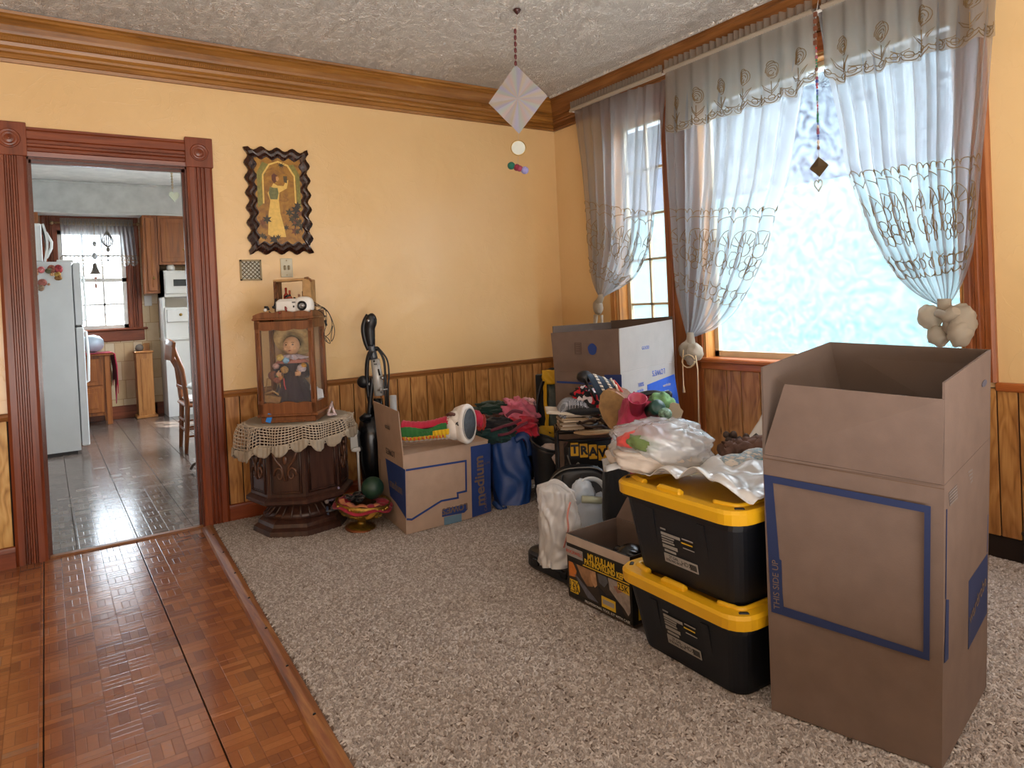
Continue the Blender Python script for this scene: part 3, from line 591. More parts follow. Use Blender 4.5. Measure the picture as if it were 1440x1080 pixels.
# pine trash-bin style tall box
p0 = P(196, 582, z=0); px_ = P(196, 582, y=KY-.30).x; px2 = P(219, 582, y=KY-.30).x; ptop = ZH((px_, KY-.3), 205, 494)
tb = thing('tall_pine_box', 'narrow tall pine wood box standing against the kitchen wall', 'box', ((px_+px2)/2, KY-.16, 0))
b = B(); wbox(b, px_, px2, KY-.28, KY-.025, .03, ptop-.02); obj('body', b, PINE, tb, True)
b = B(); wbox(b, px_+.05, px2-.05, KY-.29, KY-.28, .1, ptop-.1); obj('front_panel', b, PINE, tb, True)
b = B(); b.box(((px_+px2)/2, KY-.16, .018), (px2-px_+.06, .30, .036), bev=.008); obj('base', b, PINE, tb, True)
b = B(); b.box(((px_+px2)/2, KY-.16, ptop-.01), (px2-px_+.03, .29, .022), bev=.006); b.prism([(px_+.05, KY-.03, ptop), (px2, KY-.03, ptop), (px2, KY-.03, ptop+.1), (px_+.12, KY-.03, ptop+.1)], (0, -.02, 0)); obj('lid', b, PINE, tb, True)
b = B(); b.ball(((px_+px2)/2-.04, KY-.15, ptop+.045), (.10, .09, .10), 12, 8, lambda u: .15*noise.noise(u*4)); o = obj('small_figurine', b, plain('figurine_grey', '6a6058')); MATS[o.name] = Matrix.Identity(4); tag(o, 'small mottled grey figurine on top of the narrow pine box', 'figurine')
# wall plaque, outlet
p = P(208, 423, y=KY); b = B(); b.box((p.x, KY-.008, p.z), (.09, .016, .14), bev=.004); o = obj('wall_plate', b, WHT); MATS[o.name] = Matrix.Identity(4); tag(o, 'small pale wall plate on the stone wallpaper under the brown cabinet', 'wall plate')
# white hutch
hx = P(232, 480, y=KY-.45).x; hy = KY-.47; ht = P(245, 380, y=hy).z; hm = P(245, 478, y=hy).z; hd = P(245, 430, y=hy).z
hu = thing('hutch', 'white kitchen hutch with a dark glazed upper door, partly behind the doorway jamb', 'hutch', (hx+.4, hy+.2, 0))
b = B(); wbox(b, hx, hx+.8, hy, KY-.003, 0, hm); wbox(b, hx+.02, hx+.8, hy+.02, KY-.003, hm, hd-.02); obj('lower_body', b, WHT, hu, True)
b = B(); wbox(b, hx-.01, hx+.81, hy-.03, KY-.003, hm, hm+.03); obj('worktop', b, WHT, hu, True)
b = B(); wbox(b, hx, hx+.8, hy+.06, KY-.003, hd+.12, ht); wbox(b, hx, hx+.03, hy+.06, KY-.003, hm, ht); wbox(b, hx, hx+.8, KY-.03, KY-.003, hm, ht); obj('upper_body', b, WHT, hu, True)
b = B(); b.box((hx+.24, hy+.05, (hd+.14+ht)/2), (.40, .025, ht-hd-.18), bev=.006); dd = obj('glass_door', b, WHT, hu, True)
b = B(); b.box((hx+.26, hy+.034, (hd+.14+ht)/2), (.24, .01, ht-hd-.38)); obj('glass', b, plain('dark_glass', '4a4c4c', .1), dd, True)
b = B(); b.box((hx+.28, hy+.008, hd-.13), (.48, .03, .17), bev=.006); dd = obj('drawer', b, WHT, hu, True)
b = B(); b.lathe([(.014, 0), (.02, .014), (0, .024)], (hx+.2, hy-.008, hd-.12), 10, MX); obj('knob', b, BRASS, dd, True)
b = B(); b.box((hx+.35, hy+.12, hm+.055), (.34, .16, .05), bev=.01); o = obj('black_tray', b, BLK); MATS[o.name] = Matrix.Identity(4); tag(o, 'black tray lying on the white hutch worktop', 'tray')
b = B(); b.lathe([(.05, 0), (.055, .06), (.03, .09), (0, .095)], (hx+.14, hy+.2, ht), 14); o = obj('small_white_jar', b, WHT); MATS[o.name] = Matrix.Identity(4); tag(o, 'small white jar on top of the hutch', 'jar')
# dining chair seen edge-on past the jamb
ca = P(262, 650, z=0); ca.x += .0
ch = thing('dining_chair', 'brown wooden spindle-back chair standing just beyond the doorway jamb', 'chair', (ca.x+.1, ca.y+.5, 0))
c0 = P(251, 640, z=0); zt = ZH(c0, 243, 482); q1 = P(243, 607, z=0)
fxA = Vector((c0.x+.05, c0.y)); fxB = Vector((q1.x+.02, c0.y+.62))
CHW = wood('chair_wood', '4a220c', '7c4218', '98582a', .35, 'Z', 1., True)
sh = .45
for (bx, by) in ((fxA.x, fxA.y), (fxA.x+.02, fxA.y+.46)):
    b = B(); b.tube([(bx+.02, by, 0), (bx+.035, by, .2), (bx+.05, by, sh), (bx+.02, by, .8), (bx-.05, by, zt-.02)], [.017, .022, .024, .022, .016], 8); obj('back_post', b, CHW, ch, True)
for (bx, by) in ((fxA.x+.46, fxA.y), (fxA.x+.46, fxA.y+.46)):
    b = B(); b.tube([(bx, by, 0), (bx, by, .2), (bx, by, sh-.02)], [.014, .022, .02], 8); obj('leg', b, CHW, ch, True)
b = B(); b.grid(lambda u, v: (fxA.x-.045+.02*v-.02*sin(pi*u), fxA.y-.02+.5*u, zt-.17+.17*v+.03*sin(pi*u)*v), 10, 3, .02); obj('top_rail', b, CHW, ch, True)
b = B(); b.box((fxA.x+.035, fxA.y+.23, .62), (.02, .44, .035), bev=.004); obj('lower_rail', b, CHW, ch, True)
for k in range(6):
    y = fxA.y+.06+k*.068; b = B(); b.tube([(fxA.x+.035, y, .63), (fxA.x+.02, y, .8), (fxA.x-.035, y, zt-.15)], [.008, .011, .007], 6); obj('spindle', b, CHW, ch, True)
b = B(); b.box((fxA.x+.26, fxA.y+.23, sh+.004), (.46, .5, .035), bev=.012); obj('seat', b, CHW, ch, True)
b = B()
for z in (.16, .25): b.tube([(fxA.x+.03, fxA.y, z), (fxA.x+.46, fxA.y, z)], .01, 6); b.tube([(fxA.x+.03, fxA.y+.46, z), (fxA.x+.46, fxA.y+.46, z)], .01, 6); b.tube([(fxA.x+.035, fxA.y, z+.05), (fxA.x+.04, fxA.y+.46, z+.05)], .01, 6)
obj('stretcher', b, CHW, ch, True)
b = B(); b.box((fxA.x+.27, fxA.y+.23, sh+.042), (.40, .43, .04), bev=.02); o = obj('seat_cushion', b, fab('cushion_white', 'c9c2be')); MATS[o.name] = Matrix.Identity(4); tag(o, 'pale flat cushion lying on the spindle-back chair seat', 'cushion')
tp = P(272, 668, z=0); td = thing('pedestal_table', 'white pedestal table with a curved dark metal foot beside the doorway jamb', 'table', (tp.x+.45, tp.y+.2, 0))
tx, ty = tp.x+.28, tp.y+.1
b = B(); b.lathe([(.16, .03), (.15, .06), (.06, .12), (.05, .65), (.12, .70)], (tx, ty, 0), 20); obj('pedestal', b, WHT, td, True)
b = B(); b.lathe([(.42, .70), (.44, .715), (.42, .735)], (tx+.16, ty, 0), 28); obj('tabletop', b, WHT, td, True)
for a in range(4):
    A = a*pi/2+2.9; b = B(); b.tube([(tx+.10*cos(A), ty+.10*sin(A), .10), (tx+.18*cos(A), ty+.18*sin(A), .10), (tx+.26*cos(A), ty+.26*sin(A), .05), (tx+.28*cos(A), ty+.28*sin(A), .014)], .013, 8); obj('foot', b, plain('foot_dark', '4a3c34', .3, .5), td, True)
# kitchen valance on its rod
ry = KY-.10; v0 = P(84, 311, y=ry); v1 = P(187, 318, y=ry)
b = B(); b.tube([(v0.x-.08, ry, v0.z-.02), (v1.x+.05, ry, v0.z-.02)], .012, 8); b.ball((v0.x-.09, ry, v0.z-.02), (.05, .05, .05), 10, 6); b.ball((v1.x+.06, ry, v0.z-.02), (.05, .05, .05), 10, 6)
for x in (v0.x-.04, v1.x+.02): b.tube([(x, ry, v0.z-.02), (x, KY-.03, v0.z-.02)], .008, 6)
o = obj('curtain_rod', b, plain('rod_bronze', '8a7050', .4, .4)); MATS[o.name] = Matrix.Identity(4); tag(o, 'thin brown curtain rod across the kitchen window', 'curtain rod')
vb = P(140, 371, y=ry).z
b = B(); b.grid(lambda u, v: (v0.x+(v1.x-v0.x)*u*(1+.04*v), ry+.022*sin(u*2*pi*17+.5*sin(9*u))*(1-.2*v), v0.z+.012-(v0.z+.012-vb)*v-(.035*abs(sin(u*pi*9)) if v > .99 else 0)), 200, 10); kc = obj('kitchen_valance', b, SHEER); MATS[kc.name] = Matrix.Identity(4); tag(kc, 'short sheer gathered valance with lace edge on the kitchen window', 'curtain')
b = B()
for k in range(18):
    u0 = (k+.5)/18; x = v0.x+(v1.x-v0.x)*u0*1.03
    b.tube([(x+.04*cos(a)*(1), ry-.028, vb+.07+.035*sin(a)) for a in [i*2*pi/10 for i in range(10)]], .004, 4, True); b.tube([(x-.045+.09*i/6, ry-.028, vb+.02-.03*sin(pi*i/6)) for i in range(7)], .004, 4)
obj('lace_edge', b, EMB, kc)
b = B(); b.grid(lambda u, v: (v0.x+(v1.x-v0.x)*u, ry+.012*sin(u*2*pi*40)-.016, v0.z-.05+.09*v), 160, 3); obj('ruffle', b, SHEERV, kc)
# wind chimes in the kitchen window
def chain(b, p0, p1, r, n=10, bead=.006, every=1):
    p0, p1 = Vector(p0), Vector(p1); b.tube([p0, p1], r, 4)
    for k in range(0, n, every): b.ball(p0.lerp(p1, (k+.5)/n), (bead*2, bead*2, bead*2.4), 8, 5)
cy_ = KY-.17
def at(px, py, y=cy_): return P(px, py, y=y)
BELLM = plain('chime_metal', '6e665e', .4, .5)
c1 = thing('bell_chime', 'bell-shaped hanging wind chime before the kitchen window, left of the two', 'wind chime', at(133, 310)); b = B(); t0 = at(132, 302); b.tube([at(132, 314), at(133, 371)], .004, 4); obj('cord', b, EMB, c1, True)
b = B(); q = at(134, 383); b.lathe([(.0, .12), (.02, .11), (.03, .06), (.055, .0), (.068, -.02), (.06, -.018), (.02, .05)], q, 16); obj('bell', b, BELLM, c1, True)
b = B()
for py, s_ in ((343, .03), (360, .036)): b.ball(at(133, py), (s_*1.6, s_*.6, s_*2.4), 8, 6)
obj('charm', b, SILV, c1, True)
b = B(); q = at(134.5, 391); q2 = at(135, 402); b.tube([q, q2], .003, 4); b.ball(q, (.035, .01, .04), 8, 6); b.ball(q2, (.03, .02, .07), 8, 6, M=None); obj('clapper', b, plain('chime_pink', 'b0806e', .4), c1, True)
c2 = thing('leaf_chime', 'onion-shaped spiral wind spinner before the kitchen window, right of the two', 'wind chime', at(151, 316)); b = B(); t0 = at(150, 305); b.tube([at(150, 312), at(151, 330)], .004, 4); obj('cord', b, EMB, c2, True)
b = B(); q = at(151, 336)
for k in range(7):
    A = k*pi/7; b.tube([(q.x+cos(A)*r*cos(0), q.y+sin(A)*r, q.z+z) for r, z in ((0, .11), (.02, .08), (.052, .02), (.066, -.02), (.05, -.07), (.02, -.10), (0, -.11), (-.02, -.10), (-.05, -.07), (-.066, -.02), (-.052, .02), (-.02, .08))], .0045, 5, True)
obj('spinner', b, BELLM, c2, True)
b = B(); b.tube([at(151, 346), at(152, 366)], .003, 4); b.ball(at(152, 351), (.05, .02, .06), 8, 6); b.ball(at(152, 360), (.03, .02, .04), 8, 6); b.ball(at(152, 366), (.02, .02, .05), 8, 6); obj('drop', b, BELLM, c2, True)
c3y = .45
c3 = thing('heart_chime', 'glass heart charm hanging from the kitchen ceiling near the jamb', 'hanging charm', P(242, 245, y=c3y)); b = B(); q = P(241.5, 243, y=c3y); b.tube([(q.x, c3y, kzc), q, P(243, 270, y=c3y)], .002, 4)
for py in range(244, 268, 4): b.ball(P(241.5+(py-244)*.06, py, y=c3y), (.016, .012, .02), 8, 5)
obj('cord', b, plain('charm_beige', 'a89a80', .4), c3, True)
def heart(q, s_, t_=.006, fr=None):
    pts = []
    for i in range(24):
        a = 2*pi*i/24; x = 16*sin(a)**3; z = 13*cos(a)-5*cos(2*a)-2*cos(3*a)-cos(4*a); pts.append((x*s_/16, z*s_/16))
    return pts
hp = heart(None, .032); q = P(245, 276, y=c3y); b = B(); b.prism([(q.x+x+.01*(z < -.01)*0, c3y-.004, q.z+z*1.25) for x, z in hp], (0, .008, 0)); obj('heart', b, translucent('glass_green', 'c8d0b8', .4, .4, gloss=.8), c3, True)

# ------------------------------------------------------------------ outdoors
b = B(); wbox(b, .14, 14, -14, 10, -.65, -.6); struct('ground', b, plain('ground_pale', 'e4e2dc', .9))
def brickm():
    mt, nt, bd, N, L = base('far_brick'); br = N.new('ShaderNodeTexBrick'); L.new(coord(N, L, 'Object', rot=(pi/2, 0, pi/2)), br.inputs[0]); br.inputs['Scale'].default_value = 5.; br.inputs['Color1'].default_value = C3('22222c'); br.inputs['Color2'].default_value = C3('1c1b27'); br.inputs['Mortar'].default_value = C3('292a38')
    L.new(br.outputs[0], bd.inputs['Base Color']); bd.inputs['Roughness'].default_value = .9; return mt
hz = P(1150, 116, x=4.2).z
nb = thing('neighbour_house', 'pale mauve brick neighbouring house seen through the large window', 'house', (4.6, -1.5, -.6))
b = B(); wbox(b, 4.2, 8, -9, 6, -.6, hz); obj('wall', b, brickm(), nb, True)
b = B(); wbox(b, 3.85, 8, -9, 6, hz, hz+.16); obj('eave', b, plain('eave_white', '707880', .6), nb, True)
fz = P(1150, 255, x=2.4).z
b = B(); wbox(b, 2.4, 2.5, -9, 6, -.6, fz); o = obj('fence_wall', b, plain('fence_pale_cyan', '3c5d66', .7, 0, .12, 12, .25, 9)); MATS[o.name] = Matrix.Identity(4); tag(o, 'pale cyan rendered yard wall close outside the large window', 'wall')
b = B(); wbox(b, -5, -1.5, KY+3.4, KY+3.5, -.6, 1.2); o = obj('yard_fence', b, plain('yard_grey_blue', '8f9db4', .8, 0, .2, 6)); MATS[o.name] = Matrix.Identity(4); tag(o, 'bluish fence panel outside the kitchen window', 'fence')
b = B(); wbox(b, -7, .1, KY+.14, 13, -.65, -.6); struct('ground_back', b, plain('ground_pale_b', 'b7b0a4', .9))

# ------------------------------------------------------------------ curtains
CX = -.115
def polyz(pts, n, x=CX):
    q = [P(a, c, x=x) for a, c in pts]; d = [0]
    for i in range(1, len(q)): d.append(d[-1]+(q[i]-q[i-1]).length)
    out = []
    for k in range(n+1):
        t = d[-1]*k/n; i = max(0, min(len(q)-2, next((j for j in range(len(d)-1) if d[j+1] >= t-1e-9), len(q)-2))); f_ = (t-d[i])/(d[i+1]-d[i]); a = q[max(i-1, 0)]; p0, p1 = q[i], q[i+1]; e = q[min(i+2, len(q)-1)]
        out.append(p0.lerp(p1, f_)+((p1-a)*.5-(p1-p0))*0*(f_))
    return out
def smooth(seq, k=3):
    for _ in range(k): seq = [seq[0]]+[(seq[i-1]+seq[i]*2+seq[i+1])/4 for i in range(1, len(seq)-1)]+[seq[-1]]
    return seq
def curtain(name, label, Lp, Rp, nf, amp, seed, band, NV=70):
    Ls, Rs = smooth(polyz(Lp, NV), 4), smooth(polyz(Rp, NV), 4); rnd = random.Random(seed); ph = [rnd.uniform(0, 6.3) for _ in range(5)]
    W0 = (Rs[0]-Ls[0]).length
    def S(s, t):
        k = min(NV-1, int(t*NV)); f_ = t*NV-k; a = Ls[k].lerp(Ls[k+1], f_); c = Rs[k].lerp(Rs[k+1], f_)
        s2 = s+.018*sin(s*2*pi*3+ph[0])*(1-.5*t); p = a.lerp(c, s2); wd = (c-a).length/W0
        am = amp*(.55+.45*wd)*min(1, .45+t*3)*min(1, wd*2.2+.12)
        q = sin(2*pi*nf*s+1.3*sin(4*pi*s+ph[1])+ph[2])+.35*sin(2*pi*nf*2.3*s+ph[3]+3*t)
        p = p+Vector((-am*q-.02*sin(pi*min(t*1.1, 1))*sin(pi*s)*3*(1-wd), 0, 0)); p.z += -.02*sin(pi*s)*(1-wd); return p
    b = B(); b.grid(S, nf*22, NV); o = obj(name, b, SHEER); MATS[o.name] = Matrix.Identity(4); tag(o, label, 'curtain', 'sheer lace curtains on the window wall')
    e = B(); r_ = .0022
    def poly(pts, closed=False):
        e.tube([S(min(.995, max(.005, u)), min(.995, max(0.005, v)))+Vector((-.004, 0, 0)) for u, v in pts], r_, 4, closed, caps=False)
    t0, t1 = band; H = t1-t0; M = max(6, nf)
    for k in range(M):
        u = (k+.5)/M; du = .5/M
        arc = lambda cx, cy, rx, ry, a0, a1, n=9: [(cx+rx*cos(a0+(a1-a0)*i/n), cy+ry*sin(a0+(a1-a0)*i/n)) for i in range(n+1)]
        for j in (-.66, 0, .66): poly(arc(u+j*du, t0+.07*H-abs(j)*.03*H, .33*du, .05*H, pi, 2*pi, 6))
        poly(arc(u, t0+.16*H, du, .07*H, pi, 2*pi)); 
        cy = t0+.42*H; poly(arc(u, cy, .86*du, .19*H, pi, 2*pi, 12))
        for j in range(6): A = pi+pi*(j+.5)/6; poly([(u+.25*du*cos(A), cy+.06*H*sin(A)), (u+.80*du*cos(A), cy+.17*H*sin(A))])
        poly(arc(u, cy, .3*du, .07*H, 0, 2*pi, 10), True)
        for j in range(5): A = 2*pi*j/5+k; poly(arc(u+.36*du*cos(A)+.5*du*(k % 2), t0+.60*H+.075*H*sin(A), .24*du, .05*H, 0, 2*pi, 8), True)
        poly(arc(u-.5*du, t0+.54*H, .4*du, .09*H, 0, 2*pi, 10), True)
        poly(arc(u, t0+.80*H, .9*du, .07*H, 0, pi)); poly(arc(u+.45*du, t0+.90*H, .34*du, .05*H, 0, 2*pi, 10), True); poly(arc(u-.45*du, t0+.91*H, .34*du, .05*H, 0, 2*pi, 10), True); poly(arc(u, t0+.98*H, .5*du, .05*H, 0, pi, 6)); poly(arc(u-du, t0+.98*H, .5*du, .05*H, 0, pi, 6))
    obj('lace_embroidery', e, EMB, o, kind='stuff'); return o, S
cA, SA = curtain('lace_curtain', 'leftmost sheer lace curtain panel, tied in a knot beside the room corner', [(806,150),(818,230),(824,290),(828,340),(831,375),(834,395),(838,408),(842,416)], [(937,112),(932,200),(927,250),(921,330),(912,362),(897,390),(874,406),(850,416)], 8, .026, 3, (.50, .86))
cB, SB = curtain('lace_curtain', 'middle sheer lace curtain panel, tied low on the post between the windows', [(933,115),(937,200),(940,250),(946.5,325),(953,405),(960,445),(966,472)], [(1149,8),(1130,110),(1107,252),(1093,290),(1075,360),(1059,395),(1033,440),(1007,463),(975,474)], 9, .034, 8, (.50, .80))
cCc, SCc = curtain('lace_curtain', 'rightmost sheer lace curtain panel, gathered into a large knot above the tall box', [(1149,8),(1167,112),(1180,170),(1189,235),(1203,275),(1220,322),(1238,358),(1267,398),(1293,418),(1322,429)], [(1404,-35),(1398,40),(1392,120),(1385,190),(1379,250),(1374,312),(1367,360),(1357,390),(1345,415),(1334,429)], 10, .034, 12, (.52, .86))
# valances
def valance(name, label, y0, y1, ztop, zbot, nf, seed, corner=None):
    rnd = random.Random(seed); ph = rnd.uniform(0, 6); xx = CX-.035
    def S(s, t):
        zb = zbot-.022*abs(sin(pi*s*nf*.55))
        if corner == 'R' and s > .90: zb = zbot+.05*(s-.9)*10
        if corner == 'L' and s < .08: zb = zbot+.05*(.08-s)*12
        return Vector((xx-.020*sin(2*pi*nf*s+1.2*sin(5*s+ph))*(.35+.65*t)-.01*t, y0+(y1-y0)*(s+.006*sin(40*s+ph)), ztop+(zb-ztop)*t))
    b = B(); b.grid(S, nf*12, 14); o = obj(name, b, SHEERV); MATS[o.name] = Matrix.Identity(4); tag(o, label, 'valance')
    e = B(); r_ = .0022
    def poly(pts, closed=False): e.tube([S(min(.995, max(.005, u)), min(.995, v))+Vector((-.004, 0, 0)) for u, v in pts], r_, 4, closed, caps=False)
    arc = lambda cx, cy, rx, ry, a0, a1, n=9: [(cx+rx*cos(a0+(a1-a0)*i/n), cy+ry*sin(a0+(a1-a0)*i/n)) for i in range(n+1)]
    Wd = abs(y1-y0); M = int(Wd/.165)
    for k in range(M):
        u = (k+.5)/M; du = .5/M*.95
        for j in range(3): uu = u+(j-1)*.66*du; poly(arc(uu, .93, .33*du, .055, 0, pi, 7)); poly(arc(uu, .90, .33*du, .03, 0, pi, 5)); poly(arc(uu, .92, .16*du, .035, 0, 2*pi, 8), True)
        poly(arc(u+du, .84, .5*du, .05, pi*.1, pi*.9, 7))
        for j in range(4): poly(arc(u+.03*du*j, .60-.008*j, (.12+.085*j)*du, .028+.024*j, j, j+5.2, 12))
        poly(arc(u, .50, .22*du, .05, pi, 2*pi, 7)); poly([(u, .71), (u, .88)])
        for sg in (-1, 1): poly([(u, .84), (u+sg*.28*du, .78), (u+sg*.52*du, .73), (u+sg*.34*du, .80), (u, .87)])
    obj('lace_embroidery', e, EMB, o, kind='stuff')
    b = B(); b.grid(lambda u, v: Vector((xx-.004-.014*sin(u*2*pi*nf*2.6+2*sin(u*11)), y0+(y1-y0)*u, ztop-.005+.055*v+.008*noise.noise(Vector((u*40, 0, 0))))), nf*20, 3); obj('ruffle', b, SHEERV, o)
    b = B(); b.grid(lambda u, v: Vector((xx-.010-.012*sin(pi*v), y0+(y1-y0)*u, ztop-.03+.028*v+.002*sin(u*nf*40))), nf*16, 4); obj('rod_pocket', b, KNOT, o)
    return o
zr = P(805, 150, x=CX-.02).z-.03
yv0 = P(936, 110, x=CX-.035).y; yv1 = P(1144, 15, x=CX-.035).y; zb = P(1040, 158, x=CX-.045).z
yv2 = P(1156, 10, x=CX-.035).y; yv3 = P(1403, 40, x=CX-.035).y
valance('lace_valance', 'scalloped lace valance with embroidered roses over the middle curtain', yv0, yv1, zr+.02, zb+.012, 9, 1, 'R')
valance('lace_valance', 'scalloped lace valance with embroidered roses over the rightmost curtain', yv2, yv3, zr+.02, zb+.012, 8, 5, 'L')
yl0 = P(806, 150, x=CX).y
b = B(); b.grid(lambda u, v: Vector((CX-.022-.014*sin(u*2*pi*32+2*sin(u*11)), yl0+(yv0+.05-yl0)*u, zr+.012+.055*v)), 220, 3); obj('ruffle', b, SHEERV, cA)
b = B(); b.grid(lambda u, v: Vector((CX-.030-.010*sin(pi*v), yl0+(yv0+.03-yl0)*u, zr-.01+.028*v)), 120, 4); obj('rod_pocket', b, KNOT, cA)
b = B(); b.tube([(CX-.012, yl0+.03, zr+.003), (CX-.012, yv3-.03, zr+.003)], .009, 8)
for y in (yl0+.02, -1.38, -2.46, yv3-.02): b.tube([(CX-.012, y, zr+.003), (-.06, y, zr+.003), (0, y, zr+.003)], .006, 6)
o = obj('curtain_rod', b, WHT); MATS[o.name] = Matrix.Identity(4); tag(o, 'white curtain rod threaded through the lace curtain tops below the crown moulding', 'curtain rod')
# knots
def lob(b, c, d, seed, rot=0): 
    M = Matrix.Rotation(rot, 3, 'X'); b.ball(c, d, 22, 14, lambda u: .16*noise.noise(u*1.7+Vector((seed, 0, 0)))+.07*sin(8*u.y+7*u.z+seed+4*noise.noise(u*2)), M)
kx = CX-.02
b = B(); q = P(841, 432, x=kx); b.ball(q+Vector((0, 0, .0)), (.07, .085, .115), 24, 16, lambda u: .07*sin(14*u.y+3*u.z+4*u.x)+.05*noise.noise(u*3)); q2 = P(845, 418, x=kx); b.tube([q2+Vector((0, .004, .02)), q2, q+Vector((0, 0, .02))], [.02, .024, .03], 10); b.tube([P(838, 443, x=kx), P(836, 470, x=kx)], [.018, .012], 8); b.tube([P(846, 443, x=kx), P(847, 468, x=kx)], [.012, .008], 8)
obj('tied_knot', b, KNOT, cA)
b = B(); q = P(971, 492, x=kx-.02); lob(b, q+Vector((0, .03, 0)), (.10, .10, .13), 1, .3); lob(b, q+Vector((-.01, -.045, -.012)), (.10, .10, .12), 5, -.3); lob(b, q+Vector((-.02, -.02, -.06)), (.07, .07, .08), 9); q2 = P(971, 474, x=kx); b.tube([q2+Vector((0, 0, .03)), q2, q], [.022, .026, .04], 10); o = obj('tied_knot', b, KNOT, cB)
b = B(); a0 = P(961, 492, x=kx-.08); b.tube([a0, P(960, 510, x=kx-.08), P(961, 540, x=kx-.07), P(962, 552, x=kx-.07)], [.004, .004, .004, .010], 6); a1 = P(978, 500, x=kx-.08); b.tube([a1, P(981, 520, x=kx-.06), P(982, 560, x=kx-.05), P(983, 606, x=kx-.05)], .0045, 6); b.tube([P(968+9*cos(t), 508+9*sin(t), x=kx-.085) for t in [i*.6 for i in range(11)]], .0045, 6); obj('tie_cord', b, plain('cord_cream', 'cdb48c', .7), cB)
b = B(); q = P(1349, 452, x=kx-.03); lob(b, q, (.13, .14, .16), 3, .2); b.ball(q+Vector((-.02, -.01, -.05)), (.12, .10, .14), 24, 16, lambda u: .08*sin(8*u.z+5*u.y)); q3 = P(1308, 446, x=kx-.01); lob(b, q3, (.10, .11, .115), 7, -.4); q4 = P(1320, 472, x=kx-.01); lob(b, q4, (.09, .10, .10), 2); q2 = P(1328, 429, x=kx); b.tube([q2+Vector((0, 0, .03)), q2, P(1332, 445, x=kx)], [.028, .03, .04], 10); b.tube([P(1318, 440, x=kx-.06), P(1333, 446, x=kx-.085), P(1345, 437, x=kx-.10)], [.02, .026, .022], 8); obj('tied_knot', b, KNOT, cCc)
# ------------------------------------------------------------------ hanging ornaments
cl = P(727, 12, z=ZT)
mob = thing('ceiling_mobile', 'ceiling ornament with large creased silver diamond and small round disc', 'hanging ornament', cl, -YAW)
l = Loc(mob)
b = B(); b.lathe([(.0, -.036), (.012, -.026), (.022, -.012), (.022, -.004), (.0, 0)], (0, 0, 0), 6); obj('ceiling_hook', b, plain('hook_maroon', '3c1c1c', .4), mob)
b = B(); b.tube([l(727, 20), l(724, 92)], .0015, 5); b.tube([l(729, 186), l(729, 200)], .001, 4); b.tube([l(729, 217), l(728, 234)], .001, 4); obj('cord', b, plain('cord_pale', 'b8a898', .6), mob)
b = B()
for k, py in enumerate(range(40, 90, 9)): a, c = l(724.3+.01*(py-40), py), l(724.6+.02*(py-40), py+8); b.tube([a, a.lerp(c, .25), a.lerp(c, .75), c], [.002, .008, .008, .002], 8)
obj('bead', b, plain('bead_maroon', '5a2226', .3), mob)
kk = l.k(); top, bot, lf, rt, ce = l(725, 91), l(730, 188), l(687, 145), l(770, 135), l(728, 139)
b = B(); ring = []
cn = [top, rt, bot, lf]
for i in range(4):
    for j in range(4): ring.append(cn[i].lerp(cn[(i+1) % 4], j/4))
N_ = len(ring); vs = []
for i, p in enumerate(ring): vs.append(p+Vector((0, (-.004 if i % 2 else .004) if i % 4 else .003, 0)))
c_ = ce+Vector((0, -.008, 0)); bk = [v+Vector((0, .0015, 0)) for v in vs]; cb_ = c_+Vector((0, .0015, 0))
b.add(vs+[c_]+bk+[cb_], [(i, (i+1) % N_, N_) for i in range(N_)]+[(N_+1+(i+1) % N_, N_+1+i, 2*N_+1) for i in range(N_)]+[(i, N_+1+i, N_+1+(i+1) % N_, (i+1) % N_) for i in range(N_)])
mtf, ntf, bdf, Nf, Lf = base('holographic_foil'); bdf.inputs['Metallic'].default_value = .1; bdf.inputs['Roughness'].default_value = .6
g = Nf.new('ShaderNodeTexGradient'); g.gradient_type = 'RADIAL'; mp = Nf.new('ShaderNodeMapping'); tc = Nf.new('ShaderNodeTexCoord'); Lf.new(tc.outputs['Object'], mp.inputs[0]); mp.inputs['Location'].default_value = (-c_.x, c_.z*0, 0)
mp.vector_type = 'POINT'; mp.inputs['Rotation'].default_value = (pi/2, 0, 0); mp.inputs['Location'].default_value = (-c_.x, c_.z, 0); Lf.new(mp.outputs[0], g.inputs[0])
sw = math_(Nf, Lf, 'FRACT', math_(Nf, Lf, 'MULTIPLY', g.outputs[1], 6.)); Lf.new(ramp(Nf, Lf, sw, [(0, C3('918c90')), (.2, C3('9c8884')), (.4, C3('8a9088')), (.6, C3('88849a')), (.8, C3('998c7a')), (1, C3('918c90'))]), bdf.inputs['Base Color'])
obj('foil_diamond', b, mtf, mob)
q = l(729, 208); b = B(); b.lathe([(.040, -.0015), (.040, .0015)], q, 24, MX); d_ = obj('round_mirror', b, plain('mirror_grey', 'bfc4bc', .25, .3), mob)
b = B(); b.tube([q+Vector((.041*cos(t), 0, .041*sin(t))) for t in [i*2*pi/24 for i in range(24)]], .003, 6, True); obj('rim', b, BRASS, d_)
for px, py, s_, c in ((719, 233, .022, '1f5c4a'), (727, 235.5, .020, '7a2434'), (731, 237, .018, '8c3a50'), (738, 239.5, .022, '8a86b4')):
    b = B(); b.ball(l(px, py), (s_*2, s_*2, s_*2), 14, 10, lambda u: .08*noise.noise(u*9)); obj('pompom', b, fab('pom'+c, c), mob)
